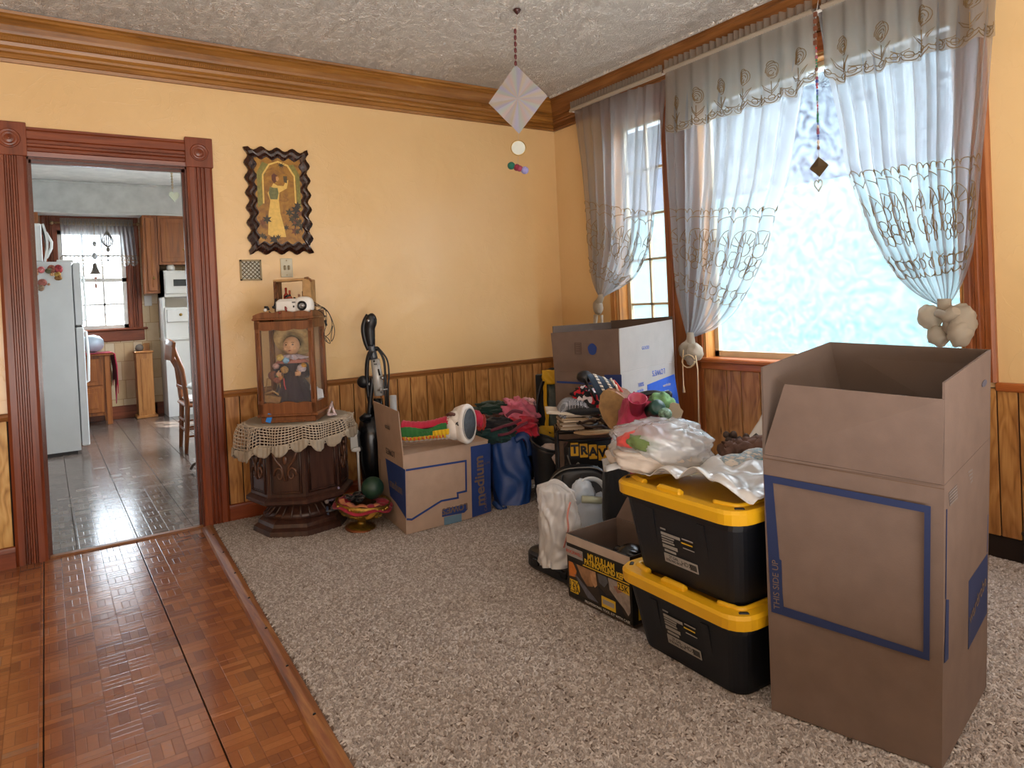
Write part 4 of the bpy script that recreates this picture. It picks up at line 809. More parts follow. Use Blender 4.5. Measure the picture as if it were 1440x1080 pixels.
# bead chain in the big window
bx = CX-.16
bcz = P(1147, 26, x=bx)
bc = thing('bead_chain_ornament', 'long bead chain ornament with metal diamond and glass heart in the curtain gap', 'hanging ornament', bcz)
b = B(); b.tube([bcz, (bx+.03, bcz.y, zr+.01)], .0015, 4); p0_, p1_ = P(1147, 26, x=bx), P(1151, 214, x=bx); b.tube([p0_, p1_, P(1152, 222, x=bx)], .0012, 4); obj('cord', b, WHT, bc, True)
b = B(); q = P(1147, 50, x=bx)
for k in range(5): b.box(P(1146.5, 20+k*10, x=bx), (.012, .02, .025), bev=.003)
obj('wooden_charm', b, plain('charm_brown', '6a3c24', .4), bc, True)
cols = ('b8302c', '6a4a3c', '8a4c5c', '3c4c8c', '2c6a4c', 'c8bca8'); rn = random.Random(2)
bm_ = {c: plain('bead_'+c, c, .25) for c in cols}
for k in range(34):
    p = p0_.lerp(p1_, .22+.77*k/34); s_ = rn.choice((.006, .007, .010)); b = B(); b.ball(p, (s_*1.6, s_*1.6, s_*2.2), 8, 6); obj('bead', b, bm_[rn.choice(cols)], bc, True)
q = P(1152, 234.5, x=bx); r1 = P(1166, 233, x=bx); ww = abs(r1.y-q.y); hh = P(1152, 220, x=bx).z-q.z
b = B(); b.prism([(bx, q.y, q.z+hh), (bx-.008, q.y, q.z), (bx, q.y-ww, q.z)], (-.002, 0, 0)); b.prism([(bx, q.y, q.z+hh), (bx, q.y+ww, q.z), (bx-.008, q.y, q.z)], (-.002, 0, 0)); b.prism([(bx, q.y, q.z-hh), (bx-.008, q.y, q.z), (bx, q.y+ww, q.z)], (-.002, 0, 0)); b.prism([(bx, q.y, q.z-hh), (bx, q.y-ww, q.z), (bx-.008, q.y, q.z)], (-.002, 0, 0)); obj('metal_diamond', b, plain('bronze_dia', '6e6048', .3, .7), bc, True)
q = P(1151, 260, x=bx); b = B(); hs = heart(None, .022); b.tube([(bx, q.y+x, q.z+z*1.5) for x, z in hs], .0045, 6, True); b.tube([(bx, q.y, q.z+.02), (bx, q.y, q.z+.045)], .001, 4); obj('glass_heart', b, plain('heart_glass', 'c4ccc8', .2, .3), bc, True)
# ------------------------------------------------------------------ carpet
def carpet():
    b = B(); b.add([(striploc(-.03)+.03, -.03, .001), (0, -.03, .001), (0, -5.6, .001), (striploc(-5.6)+.03, -5.6, .001)], [(0, 1, 2, 3)]); b.prism([(striploc(-.03)+.035, -.022, .001), (-.012, -.022, .001), (-.012, -5.5, .001), (striploc(-5.5)+.035, -5.5, .001)], (0, 0, .005))
    base_ = struct('floor_carpet', b, plain('carpet_backing', '6b5a50', .95, 0, .2, 60), 'grey-brown shag carpet covering the dining room floor')
    rg_ = np.random.default_rng(4); n = 300000
    x = rg_.uniform(-3.05, -.03, n); y = -.03-4.0*rg_.random(n)**1.15
    keep = (x > -2.872+(y+.065)*.0509+.045)
    rx, ry_ = x-CAM.x, y-CAM.y; d = rx*FH.x+ry_*FH.y; lat = rx*FH.y-ry_*FH.x; px = 720+969*lat/np.maximum(d, .1); keep &= (d > 1.3) & (px > 180) & (px < 1500)
    keep &= ~((x > -1.8) & (x < -.1) & (y < -2.4) & (y > -3.1)) 
    x, y = x[keep][:190000], y[keep][:190000]; n = len(x)
    a = rg_.uniform(0, 2*np.pi, n)*1.0; ln = rg_.uniform(.009, .017, n); wd = rg_.uniform(.0019, .0029, n); h = rg_.uniform(.007, .012, n); bend = rg_.uniform(-1, 1, n)
    V = np.zeros((n, 9, 3), np.float32)
    for s_ in range(3):
        t = s_-1.; aa = a+bend*t*.9; cx = x+np.cos(aa)*ln*t; cyy = y+np.sin(aa)*ln*t; nx, ny = -np.sin(aa), np.cos(aa); zz = .004+h*(1-.75*t*t)
        for j, o in enumerate((-1, 0, 1)): V[:, s_*3+j, 0] = cx+nx*wd*o*1.3; V[:, s_*3+j, 1] = cyy+ny*wd*o*1.3; V[:, s_*3+j, 2] = np.where(o == 0, zz+.001, zz-.004)
    Fq = np.array([[0, 1, 4, 3], [1, 2, 5, 4], [3, 4, 7, 6], [4, 5, 8, 7]]); Fa = (Fq[None]+9*np.arange(n)[:, None, None]).reshape(-1)
    me = bpy.data.meshes.new('carpet_pile'); me.vertices.add(n*9); me.vertices.foreach_set('co', V.reshape(-1)); me.loops.add(len(Fa)); me.loops.foreach_set('vertex_index', Fa.astype(np.int32))
    me.polygons.add(n*4); me.polygons.foreach_set('loop_start', np.arange(0, n*16, 4, dtype=np.int32)); me.polygons.foreach_set('use_smooth', np.ones(n*4, bool)); me.update(); me.validate()
    mt, nt, bd, N, L = base('carpet_yarn'); g = N.new('ShaderNodeNewGeometry'); big = noi(N, L, coord(N, L), 2.2, 3)
    c = ramp(N, L, g.outputs['Random Per Island'], [(.0, C3('8a7f78')), (.4, C3('a0948c')), (.75, C3('b8ada6')), (1, C3('cdc4be'))])
    L.new(mixc(N, L, math_(N, L, 'MULTIPLY', big, .3), c, C3('8c7f76')), bd.inputs['Base Color']); bd.inputs['Roughness'].default_value = .95; bd.inputs['Specular IOR Level'].default_value = .1
    me.materials.append(mt); o = bpy.data.objects.new('carpet_pile', me); COL.objects.link(o); o.parent = base_; o['kind'] = 'stuff'
carpet()
# ------------------------------------------------------------------ wall pieces
def alone(name, b, mat, label, cat, group=None): o = obj(name, b, mat); MATS[o.name] = Matrix.Identity(4); return tag(o, label, cat, group)
pic = thing('wall_plaque', 'dark scalloped wooden plaque with golden print of a woman on the orange wall', 'plaque', (-2.325, 0, 2.03))
def scal(hw, hh, nx, ny, amp, ph=0.):
    pts = []; per = [(-hw, -hh, 1, 0, 2*hw, nx), (hw, -hh, 0, 1, 2*hh, ny), (hw, hh, -1, 0, 2*hw, nx), (-hw, hh, 0, -1, 2*hh, ny)]
    for x, z, dx, dz, ln, k in per:
        for i in range(k*6): u = i/(k*6); s_ = amp*cos(2*pi*k*u); pts.append((x+dx*ln*u+dz*s_, z+dz*ln*u-dx*s_))
    return pts
o1 = scal(.200, .338, 4, 7, .013); o2 = scal(.178, .312, 4, 7, .012); o3 = scal(.165, .296, 4, 7, .012); o4 = scal(.140, .268, 4, 6, .012)
PW = wood('plaque_dark_wood', '120806', '2a140c', '432414', .25, 'Z', 1.5, False)
def loopmesh(loops, cap=True):
    b = B(); vs = []; n = len(loops[0][0])
    for pts, y in loops: vs += [(x-2.325, y, z+2.03) for x, z in pts]
    fs = [(k*n+i, k*n+(i+1) % n, (k+1)*n+(i+1) % n, (k+1)*n+i) for k in range(len(loops)-1) for i in range(n)]
    if cap: fs += [tuple(range((len(loops)-1)*n, len(loops)*n))]
    b.add(vs, fs, False); return b
o4b = scal(.150, .28, 4, 7, .012)
obj('frame', loopmesh([(o1, -.001), (o1, -.020), (o2, -.034), (o3, -.032), (o4b, -.022)]), PW, pic, True)
mtp, ntp, bdp, Np, Lp = base('print_gold'); L_ = Lp; v = coord(Np, Lp); Lp.new(ramp(Np, Lp, noi(Np, Lp, v, 14, 5, 1.5), [(.3, C3('6e4512')), (.5, C3('966718')), (.7, C3('aa7c26'))]), bdp.inputs['Base Color']); bdp.inputs['Roughness'].default_value = .35
pf = Fr((-2.325, -.0225, 2.03), (1, 0, 0), (0, 0, 1))
def pmat(n_, c, var=.25): return plain('print_'+n_, c, .4, 0, var, 50)
def pp(pts, mat, name, h): b = B(); decal(b, pf, pts, h); return obj(name, b, mat, pic, True)
pp([(x*1.0, z*1.0) for x, z in scal(.143, .272, 4, 7, .010)], mtp, 'printed_ground', .0006)
pp([(-.137, .18), (-.10, .25), (-.06, .235), (-.11, .12), (-.105, -.02), (-.14, -.05)], pmat('olive', '7c7430'), 'printed_foliage', .0010)
pp([(.137, .18), (.10, .245), (.06, .235), (.112, .14), (.112, -.02), (.14, -.06)], pmat('olive2', '7c7430'), 'printed_foliage', .0010)
pp([(-.108, -.02), (-.105, .17), (-.06, .24), (0, .262), (.065, .24), (.108, .17), (.108, -.02), (.100, -.02), (.098, .165), (.058, .23), (0, .252), (-.055, .23), (-.096, .165), (-.098, -.02)], pmat('arch', 'd9b45c', .1), 'printed_arch', .0012)
pp([(-.06, .07), (-.035, .115), (-.01, .10), (.03, .10), (.05, .14), (.063, .14), (.05, .085), (.0, .055), (-.005, .0), (.0, -.08), (.02, -.17), (.03, -.235), (-.06, -.235), (-.085, -.22), (-.075, -.08), (-.06, .0), (-.075, .05)], pmat('dress', 'd9b258', .1), 'printed_figure', .0014)
pp([(-.068, .05), (-.06, .09), (-.035, .085), (-.01, .085), (-.005, .05), (-.015, .01), (-.06, .01)], pmat('bodice', '6a6a3c'), 'printed_bodice', .0018)
pp([(-.045, .165), (-.03, .18), (-.008, .165), (-.012, .13), (-.03, .115), (-.045, .135)], pmat('hair', '5c2c14'), 'printed_head', .0020); pp([(-.018, .158), (-.004, .16), (.002, .145), (-.006, .13), (-.018, .132)], pmat('face', 'c08a4c', .05), 'printed_face', .0024)
pp([(.03, .165), (.055, .165), (.053, .12), (.033, .125)], pmat('jug', '4c3c1c'), 'printed_jug', .0018)
rn = random.Random(3)
for k in range(26):
    cx_, cz_ = rn.uniform(-.13, .135), rn.uniform(-.26, -.10); 
    if cx_ > .02: cz_ += .10*rn.random()
    if abs(cx_+.02) < .06 and cz_ > -.22: cx_ += .1
    r1 = rn.uniform(.014, .034); pts = [(cx_+r1*(1 if i % 2 else .45)*cos(i*pi/6), cz_+r1*(1 if i % 2 else .45)*sin(i*pi/6)) for i in range(12)]
    pp([(max(-.14, min(.14, a)), max(-.27, c)) for a, c in pts], pmat('leaf%d' % (k % 4), ('2c2410', '3a3216', '6a3a18', '20180c')[k % 4]), 'printed_leaf', .0012+.0001*k)
pp([(.02+.03*(1 if i % 2 else .35)*cos(i*pi/8), .235+.02*(1 if i % 2 else .35)*sin(i*pi/8)) for i in range(16)], pmat('palm', '20200e'), 'printed_leaf', .0022)
# lattice plate
p0, p1 = P(337, 366, y=-.008), P(368.5, 393.5, y=-.008)
lt = thing('wall_grille', 'small square brass lattice plate on the orange wall below the plaque', 'grille', ((p0.x+p1.x)/2, 0, (p0.z+p1.z)/2)); BR2 = plain('aged_brass', '6c6048', .35, .6)
cx_, cz_, hw = (p0.x+p1.x)/2, (p0.z+p1.z)/2, abs(p1.x-p0.x)/2
b = B()
for a, c, e, g in ((-hw, hw, -hw, -hw+.010), (-hw, hw, hw-.010, hw), (-hw, -hw+.010, -hw, hw), (hw-.010, hw, -hw, hw)): b.box((cx_+(a+c)/2, -.006, cz_+(e+g)/2), (c-a, .012, g-e))
obj('frame', b, BR2, lt, True)
b = B(); b.box((cx_, -.003, cz_), (2*hw-.01, .002, 2*hw-.01)); obj('backing', b, plain('lattice_backing', 'b7b4a4', .5), lt, True)
for k in range(-5, 6):
    for sg in (-1, 1):
        o_ = k*.026; pts = []
        for t in (-1, 1): pass
        lo = max(-hw, o_-hw) if True else 0
        x0 = max(-hw, -hw+o_); x1 = min(hw, hw+o_)
        if x1-x0 < .012: continue
        z0 = x0-o_; z1 = x1-o_; b = B(); b.tube([(cx_+x0*sg, -.007, cz_+z0), (cx_+x1*sg, -.007, cz_+z1)], .0026, 5); obj('lattice_bar', b, BR2, lt, True)
q = P(403, 376.5, y=-.004)
sw = thing('light_switch', 'cream light switch plate on the orange wall directly below the plaque', 'light switch', (q.x, 0, q.z)); CRM = plain('cream_plastic', 'c2bca4', .4)
b = B(); b.box((q.x, -.004, q.z), (.078, .008, .125), bev=.003); obj('plate', b, CRM, sw, True)
for dx in (-.014, .012): b = B(); b.box((q.x+dx, -.012, q.z), (.012, .014, .03), bev=.003); obj('toggle', b, BR2, sw, True)
for dz in (-.048, .048): b = B(); b.lathe([(.004, 0), (.003, .002), (0, .0025)], (q.x, -.008, q.z+dz), 8, MX); obj('screw', b, BRASS, sw, True)

# ------------------------------------------------------------------ octagonal table
tb0 = Vector((-2.385, -.375, 0)); oct_ = camthing('octagonal_pedestal_table', 'dark carved octagonal pedestal table standing beside the doorway under the doily', 'table', tb0)
ph8 = pi/8
def px2z(px, py): return ZH((tb0.x, tb0.y), px, py)
zb0, zt0 = px2z(425, 690), px2z(425, 589)
b = B(); b.lathe([(.275, 0), (.285, .012), (.28, .04), (.255, .055), (.25, .075), (.215, .10)], (0, 0, 0), 8, sm=False, ph=ph8); obj('base', b, DARKW, oct_)
b = B(); b.lathe([(.225, .10), (.19, .125), (.155, .165), (.128, .21), (.122, zb0-.02), (.14, zb0)], (0, 0, 0), 40, sx=1, ph=ph8)
for k in range(24): A = k*pi/12; b.tube([(.215*cos(A), .215*sin(A), .104), (.156*cos(A), .156*sin(A), .165), (.129*cos(A), .129*sin(A), .21), (.123*cos(A), .123*sin(A), zb0-.02)], [.006, .006, .005, .005], 6)
obj('fluted_stem', b, DARKW, oct_)
b = B(); b.lathe([(.20, zb0-.02), (.30, zb0-.012), (.315, zb0), (.315, zb0+.018), (.295, zb0+.03), (.285, zb0+.034), (.285, zt0-.05), (.30, zt0-.04), (.31, zt0-.02), (.31, zt0), (0, zt0)], (0, 0, 0), 8, sm=False, ph=ph8); obj('drum', b, DARKW, oct_)
CARV = wood('carving_wood', '2e1c12', '553626', '6e4a36', .35, 'Z', 1., False)
ap = .285*cos(pi/8)
for fi in range(8):
    A = -pi/2+fi*pi/4; nrm = Vector((cos(A), sin(A), 0)); fr8 = Fr(nrm*ap+Vector((0, 0, (zb0+zt0)/2)), Vector((-sin(A), cos(A), 0)), (0, 0, 1))
    hw8, hh8 = ap*math.tan(pi/8)-.022, (zt0-zb0)/2-.055; b = B()
    for r_ in (1.0, .88): b.tube([fr8.p(x*hw8*r_, z*(hh8-(1-r_)*.1), .003) for x, z in ((-1, -1), (1, -1), (1, 1), (-1, 1))], .006 if r_ == 1 else .003, 6, True)
    obj('panel_moulding', b, DARKW, oct_)
    if fi == 1: continue
    b = B()
    for sx_ in (-1, 1):
        for sz in (-1,):
            b.tube([fr8.p(sx_*(.036+.030*(1-t/14)*cos(t*.62)), sz*.055+.045*(1-t/14)*sin(t*.62)*1.1, .006) for t in range(14)], [.008*(1-t/20) for t in range(14)], 6)
        b.tube([fr8.p(sx_*.006, -.09, .006), fr8.p(sx_*.02, -.01, .006), fr8.p(sx_*.055, .035, .006), fr8.p(sx_*.075, .09, .006), fr8.p(sx_*.05, .12, .006), fr8.p(sx_*.03, .105, .006)], [.004, .007, .009, .008, .006, .003], 6)
    b.ball(fr8.p(0, .03, .008), (.03, .012, .05) if fi in (0, 4) else (.02, .02, .05), 10, 8); b.ball(fr8.p(0, .07, .008), (.018, .012, .02), 8, 6)
    obj('scroll_carving', b, CARV, oct_)
# doily
dz0 = zt0+.006
dly = camthing('crochet_doily', 'cream crocheted lace doily draped over the octagonal table', 'doily', (tb0.x, tb0.y, dz0))
def dsurf(A, r):    # r metres from centre
    R0 = .312*(1/max(abs(cos(((A+pi/8) % (pi/4))-pi/8)), .9))*.97
    drop = .13+.07*max(0, cos(A-pi*1.02))+.03*max(0, cos(A+pi/2))
    if r <= R0: return Vector((r*cos(A), r*sin(A), .002))
    e = r-R0; rip = .020*sin(A*11)*min(1, e/.06); out = .012+.10*e*(1 if cos(A-2.16) < .3 else 0)+rip*(1 if cos(A-2.16) < .3 else .3)
    return Vector(((R0+out)*cos(A), (R0+out)*sin(A), .002-e))
def drange(A): return .312+.13+.10*max(0, cos(A-pi*1.0))+.035*max(0, cos(A+pi/2))
b = B(); b.grid(lambda u, v: dsurf(u*2*pi, .02+.275*v), 64, 6, .003); obj('solid_centre', b, KNOT, dly)
LACE = plain('lace_thread', 'b8aa98', .9, 0, .1, 50)
def net(u0, u1, nA, nR, name, r_=.0024):
    b = B()
    for i in range(nA):
        A = 2*pi*i/nA; b.tube([dsurf(A, u0+(min(u1, 1.)*drange(A)-u0)*j/12) for j in range(13)], r_, 4, caps=False)
    for j in range(nR+1):
        b.tube([dsurf(2*pi*i/144, u0+(min(u1, 1.)*drange(2*pi*i/144)-u0)*j/nR) for i in range(144)], r_*(1.2), 4, True)
    return obj(name, b, LACE, dly)
net(.27, .90, 110, 11, 'net_band', .0026)
b = B(); NS = 20
for k in range(NS):
    A0 = 2*pi*k/NS; dA = pi/NS
    def fan(u, v, A0=A0, dA=dA): 
        A = A0+dA*(2*u-1)*.96; rr = drange(A)*(.84)+(.052*sin(pi*u)**.6+.012)*v; q = dsurf(A, rr); return q*1.0+Vector((q.x, q.y, 0)).normalized()*(.004*sin(u*26)+.004)
    b.grid(fan, 20, 4, .0025)
obj('scallop_edge', b, KNOT, dly)
# ------------------------------------------------------------------ display case with doll
dcb = Vector((tb0.x-.02, tb0.y-.06, dz0+.006)); dc = camthing('doll_display_case', 'brown wooden glass-sided display case standing on the crochet doily', 'display case', dcb)
l = Loc(dc); d0 = l.d; k = d0/F
xl_, xr_ = l(363, 592).x, l(446, 592).x; dpt = .26; yf = -.13
lf = lambda px, py: l(px, py, yf)
xl_, xr_ = lf(364, 590).x, lf(446, 590).x; H0 = lf(405, 449).z; h1, h2 = lf(405, 567).z, lf(405, 462).z
b = B(); b.box(((xl_+xr_)/2, 0, .018), (xr_-xl_-.02, dpt-.02, .036), bev=.004); b.box(((xl_+xr_)/2, yf+.01, .008), (.2, .02, .010)); obj('plinth', b, CASEW, dc)
b = B(); b.box(((xl_+xr_)/2, 0, .045), (xr_-xl_+.015, dpt+.015, .018), bev=.005); obj('base_board', b, CASEW, dc)
def wavy(x0, x1, z0, z1, amp, y, t_=.012, upn=1, nn=40):
    b = B(); pts = [(x0, y, z0), (x1, y, z0)]
    for i in range(nn+1):
        u = 1-i/nn; s_ = amp*(.5*sin(pi*u)+.5*abs(sin(3*pi*u))) ; pts.append((x0+(x1-x0)*u, y, z1+upn*s_))
    b.prism(pts, (0, t_, 0)); return b
obj('bottom_rail', wavy(xl_, xr_, .05, h1-.01, .02, yf), CASEW, dc)
obj('top_rail', wavy(xl_, xr_, H0-.01, h2+.005, -.018, yf), CASEW, dc)
for sx_ in (xl_+.015, xr_-.015):
    for sy_ in (-dpt/2+.015, dpt/2-.015): b = B(); b.box((sx_, sy_, (.05+H0)/2), (.03, .03, H0-.05), bev=.006); b.tube([(sx_, sy_-.014, h1+.02), (sx_, sy_-.014, h2-.02)], .006, 6); obj('corner_post', b, CASEW, dc)
for x in (xl_+.008, xr_-.008):
    b = B(); b.box((x, 0, (.05+h1)/2), (.014, dpt, h1-.05)); b.box((x, 0, (h2+H0)/2+.0), (.014, dpt, H0-h2)); obj('side_rail', b, CASEW, dc)
b = B(); b.box(((xl_+xr_)/2, 0, H0+.006), (xr_-xl_+.02, dpt+.02, .014), bev=.004); obj('top_board', b, CASEW, dc)
obj('crest', wavy(xl_-.004, xr_+.004, H0+.012, H0+.03, .022, yf-.004), CASEW, dc)
b = B(); b.box((xr_-.004, 0, H0+.03), (.012, dpt, .036), bev=.003); obj('side_crest', b, CASEW, dc)
b = B(); b.box(((xl_+xr_)/2, dpt/2-.012, (.05+H0)/2), (xr_-xl_-.05, .006, H0-.06)); obj('back_panel', b, plain('case_back', 'b39474', .7), dc)
b = B(); b.box(((xl_+xr_)/2, yf+.014, (h1+h2)/2), (xr_-xl_-.05, .002, h2-h1+.03)); obj('front_pane', b, CASEGLASS, dc)
for x in (xl_+.012, xr_-.012): b = B(); b.box((x, 0, (h1+h2)/2), (.002, dpt-.05, h2-h1+.02)); obj('side_pane', b, CASEGLASS, dc)
b = B(); f_ = Fr((0, yf-.001, 0), (1, 0, 0), (0, 0, 1)); q = lf(378, 590); b.box((q.x+.004, yf-.002, q.z+.008), (.030, .0015, .052), Matrix.Rotation(.35, 3, 'Y')); obj('blue_tape', b, plain('blue_tape', '1f7ad0', .5), dc, label='strip of bright blue tape')
# doll
dollz = h1-.035
dl = camthing('porcelain_doll', 'doll in a straw hat, ruffled collar and dark purple dress inside the glass case', 'doll', dcb+Vector((0, 0, .055))); ld = Loc(dl)
MT = Matrix.Translation
hc = ld(410, 486, .0); PURP = fab('doll_purple_dress', '2c2030', .3); DSK = plain('doll_face', 'c99a72', .45, 0, .05); STRAW = plain('straw', 'bfa470', .8, 0, .25, 40, .4, 200)
q0 = ld(407, 568, .0)
fx = hc.x
b = B()
def dress(u, v):
    A = u*2*pi; r_ = [.045, .05, .055, .085, .11, .125, .135][min(6, int(v*6))]; k_ = v*6-int(v*6); r2 = [.045, .05, .055, .085, .11, .125, .135][min(6, int(v*6)+1)]; r_ = r_*(1-k_)+r2*k_
    rip = 1+.07*sin(A*11)*v; return Vector((fx-.002+r_*rip*cos(A)*(1), .01+min(r_, .09)*rip*sin(A), (hc.z-.085)*(1-v)+.01*v))
b.grid(dress, 66, 18); obj('dress', b, PURP, dl)
b = B(); b.grid(lambda u, v: dress(u, .90+.05*v)*1.0+Vector((cos(u*2*pi), sin(u*2*pi), 0))*.003, 66, 2); obj('hem_band', b, plain('hem_gold', 'a98a3c', .5, .2), dl)
b = B()
for sg in (-1, 1): b.tube([(fx+sg*.035, .0, hc.z-.085), (fx+sg*.075, -.01, hc.z-.13), (fx+sg*.085, -.045, hc.z-.17), (fx+sg*.065, -.07, hc.z-.165)], [.022, .028, .030, .024], 10)
obj('sleeves', b, PURP, dl)
for sg in (-1, 1):
    b = B(); c_ = Vector((fx+sg*.060, -.078, hc.z-.162)); b.ball(c_, (.026, .022, .030), 12, 8)
    for j in range(4): b.tube([c_+Vector((-sg*(.002), -.004, .009-.006*j)), c_+Vector((-sg*.014, -.012, .009-.006*j)), c_+Vector((-sg*.020, -.006, .008-.006*j))], [.0036, .0034, .003], 6)
    b.tube([c_+Vector((0, -.004, .010)), c_+Vector((-sg*.004, -.012, .018)), c_+Vector((-sg*.010, -.014, .022))], [.004, .004, .003], 6); obj('hand', b, DSK, dl)
b = B(); b.grid(lambda u, v: Vector((fx+(.03+.055*v)*(1+.16*sin(u*2*pi*12)*v)*cos(u*2*pi), .0+(.025+.04*v)*(1+.16*sin(u*2*pi*12)*v)*sin(u*2*pi), hc.z-.052-.028*v+.006*sin(u*2*pi*12)*v)), 96, 5, .002); obj('ruffle_collar', b, plain('ruffle_lilac', 'b7aab4', .8), dl)
b = B(); b.grid(lambda u, v: Vector((fx+(.075+.02*v)*(1+.08*sin(u*2*pi*14)*v)*cos(u*2*pi), -.002+(.05+.012*v)*sin(u*2*pi), hc.z-.080-.022*v)), 96, 3, .002); obj('pink_frill', b, plain('frill_pink', 'a8685c', .8), dl)
b = B(); b.ball(hc, (.098, .090, .112), 24, 18, lambda u: (.05 if u.y < -.6 and u.z < -.3 else 0)); b.ball(hc+Vector((0, -.042, -.006)), (.014, .018, .022), 10, 8); b.tube([hc+Vector((0, 0, -.04)), hc+Vector((0, .004, -.07))], .018, 10)
for sg in (-1, 1): b.ball(hc+Vector((sg*.026, -.034, -.016)), (.030, .016, .026), 10, 8)
hd_ = obj('head', b, DSK, dl)
b = B()
for sg in (-1, 1): b.ball(hc+Vector((sg*.018, -.0395, .008)), (.015, .006, .010), 10, 8); b.tube([hc+Vector((sg*.010, -.040, .019)), hc+Vector((sg*.019, -.041, .022)), hc+Vector((sg*.028, -.037, .018))], .0016, 5)
obj('eyes', b, plain('doll_eye', '2c1a12', .2), hd_)
b = B(); b.ball(hc+Vector((0, -.041, -.027)), (.022, .008, .007), 10, 6); obj('mouth', b, plain('doll_lips', '8a2c28', .4), hd_)
b = B(); b.ball(hc+Vector((0, .020, .004)), (.094, .08, .10), 20, 14, lambda u: .05*sin(u.z*14+u.x*8)); obj('hair', b, plain('doll_hair', '2a1810', .7), dl)
MH = Matrix.Rotation(-.95, 3, 'X')@Matrix.Rotation(-.05, 3, 'Y')
b = B(); b.lathe([(.0, .070), (.035, .066), (.05, .045), (.054, .015), (.085, .000), (.125, .012), (.128, .016), (.085, .008), (.05, .020), (.046, .04), (.0, .06)], hc+Vector((-.002, .030, .022)), 36, MH, sx=.9); obj('straw_hat', b, STRAW, dl)
# things held by / leaning beside the doll
bs = ld(383, 555, -.03); bk_ = camthing('doll_basket', 'tiny woven basket of flowers beside the doll in the case', 'basket', dcb+Vector((0, 0, .055))); 
bx_, bz_ = bs.x+.015, .0
b = B(); b.prism([(bx_-.02, -.085, 0), (bx_+.03, -.085, 0), (bx_+.055, -.085, .09), (bx_-.045, -.085, .11)], (0, .05, 0)); obj('body', b, plain('wicker', '8a6438', .7, 0, .3, 60, .5, 150), bk_)
b = B(); b.tube([(bx_+.055, -.06, .09), (bx_+.0, -.06, .125), (bx_-.05, -.06, .108)], .006, 6); b.tube([(bx_-.045, -.06, .1), (bx_-.03, -.06, .2), (bx_+.04, -.06, .2), (bx_+.053, -.06, .09)], .004, 6); obj('rim_and_handle', b, plain('wicker_pale', 'a07c4c', .7), bk_)
for px, py, c, s_ in ((394, 503, 'b89a50', .045), (402, 507, '7ea6c4', .04), (388, 515, 'a07c78', .04), (400, 520, '9a7440', .05), (384, 528, '6c3a26', .06), (391, 528, '3c7040', .03), (395, 531, 'b07440', .03), (390, 534, '7a4030', .05), (427, 514, 'b5822c', .035), (424, 518, 'b0a4ac', .055)):
    b = B(); b.ball(ld(px, py, -.07), (s_, .03, s_*.9), 12, 8, lambda u: .2*noise.noise(u*3+Vector((px, 0, 0)))); obj('flower' if s_ < .05 else 'cluster', b, plain('fl'+c, c, .7, 0, .35, 90), bk_)
b = B(); b.tube([ld(399, 532, -.08), ld(400, 541, -.08), ld(402, 548, -.08)], .004, 6); obj('red_ribbon', b, plain('ribbon_red', 'c04048', .5), bk_)
b = B(); f1 = ld(436, 540, .0)
for j, (a0, a1) in enumerate(((434, 440), (437, 443))): q = ld(a0, 558, -.01-.02*j); b.prism([(q.x, .0+.03*j, .005), (q.x+.06, .02+.03*j, .005), (q.x+.05, .02+.03*j, .13-.02*j), (q.x+.01, .0+.03*j, .15-.02*j)], (0, .003, 0))
pps = obj('folded_papers', b, plain('paper_white', 'cfd0d4', .7)); pps.matrix_world = MATS[bk_.name]; MATS[pps.name] = MATS[bk_.name]; tag(pps, 'white folded papers standing inside the glass case at the right of the doll', 'papers')
b = B(); q = l(466, 580, .1); b.ball(l(463, 583, .02)+Vector((.01, .0, .0)), (.05, .04, .02), 12, 6, lambda u: .2*noise.noise(u*3)); b.tube([l(461, 583, .02), l(467, 565, .06), l(468, 575, .08), l(472, 584, .06)], .008, 6)
pps = obj('red_white_ribbon', b, plain('ribbon_rw', 'c9b4b4', .6, 0, .5, 60)); pps.matrix_world = MATS[dc.name]; MATS[pps.name] = MATS[dc.name]; tag(pps, 'crumpled white and red ribbon lying on the doily at the case corner', 'ribbon')
# on top of the case
zc = H0+.014
top = dcb+Vector((0, 0, zc))
bkt = camthing('wooden_trinket_rack', 'small rustic wooden rack with tiny bottles on top of the display case', 'rack', top); lb = Loc(bkt)
yy = .03; g = lambda px, py, dd=yy: lb(px, py, dd)
BARK = plain('bark_wood', '6c4424', .7, 0, .4, 30, .5, 80); PALEW = plain('pale_wood', 'a98454', .6, 0, .2, 30)
b = B(); a, c = g(390, 396), g(432, 392); b.box(((a.x+c.x)/2, yy, (a.z+c.z)/2), (c.x-a.x+.02, .10, .014), Matrix.Rotation(-.02, 3, 'Y'), bev=.003); obj('top_plank', b, PALEW, bkt)
zt_ = a.z-.006
for px, m_ in ((390, BARK), (434, PALEW)): a = g(px, 396); b = B(); b.box((a.x, yy, (zt_+.02)/2), (.018 if px < 400 else .05, .10, zt_-.0), bev=.003); obj('side_plank', b, m_, bkt)
b = B(); b.box(((g(390, 400).x+g(434, 400).x)/2, yy, .01), (.21, .10, .02)); obj('bottom_plank', b, BARK, bkt)
b = B(); b.tube([g(386, 406, -.03), g(389, 398, -.03), g(391, 420, -.03), g(385, 432, -.03)], .006, 6); b.tube([g(428, 391, -.03), g(433, 390, -.02), g(438, 396, -.02)], .005, 6); obj('bark_twig', b, BARK, bkt)
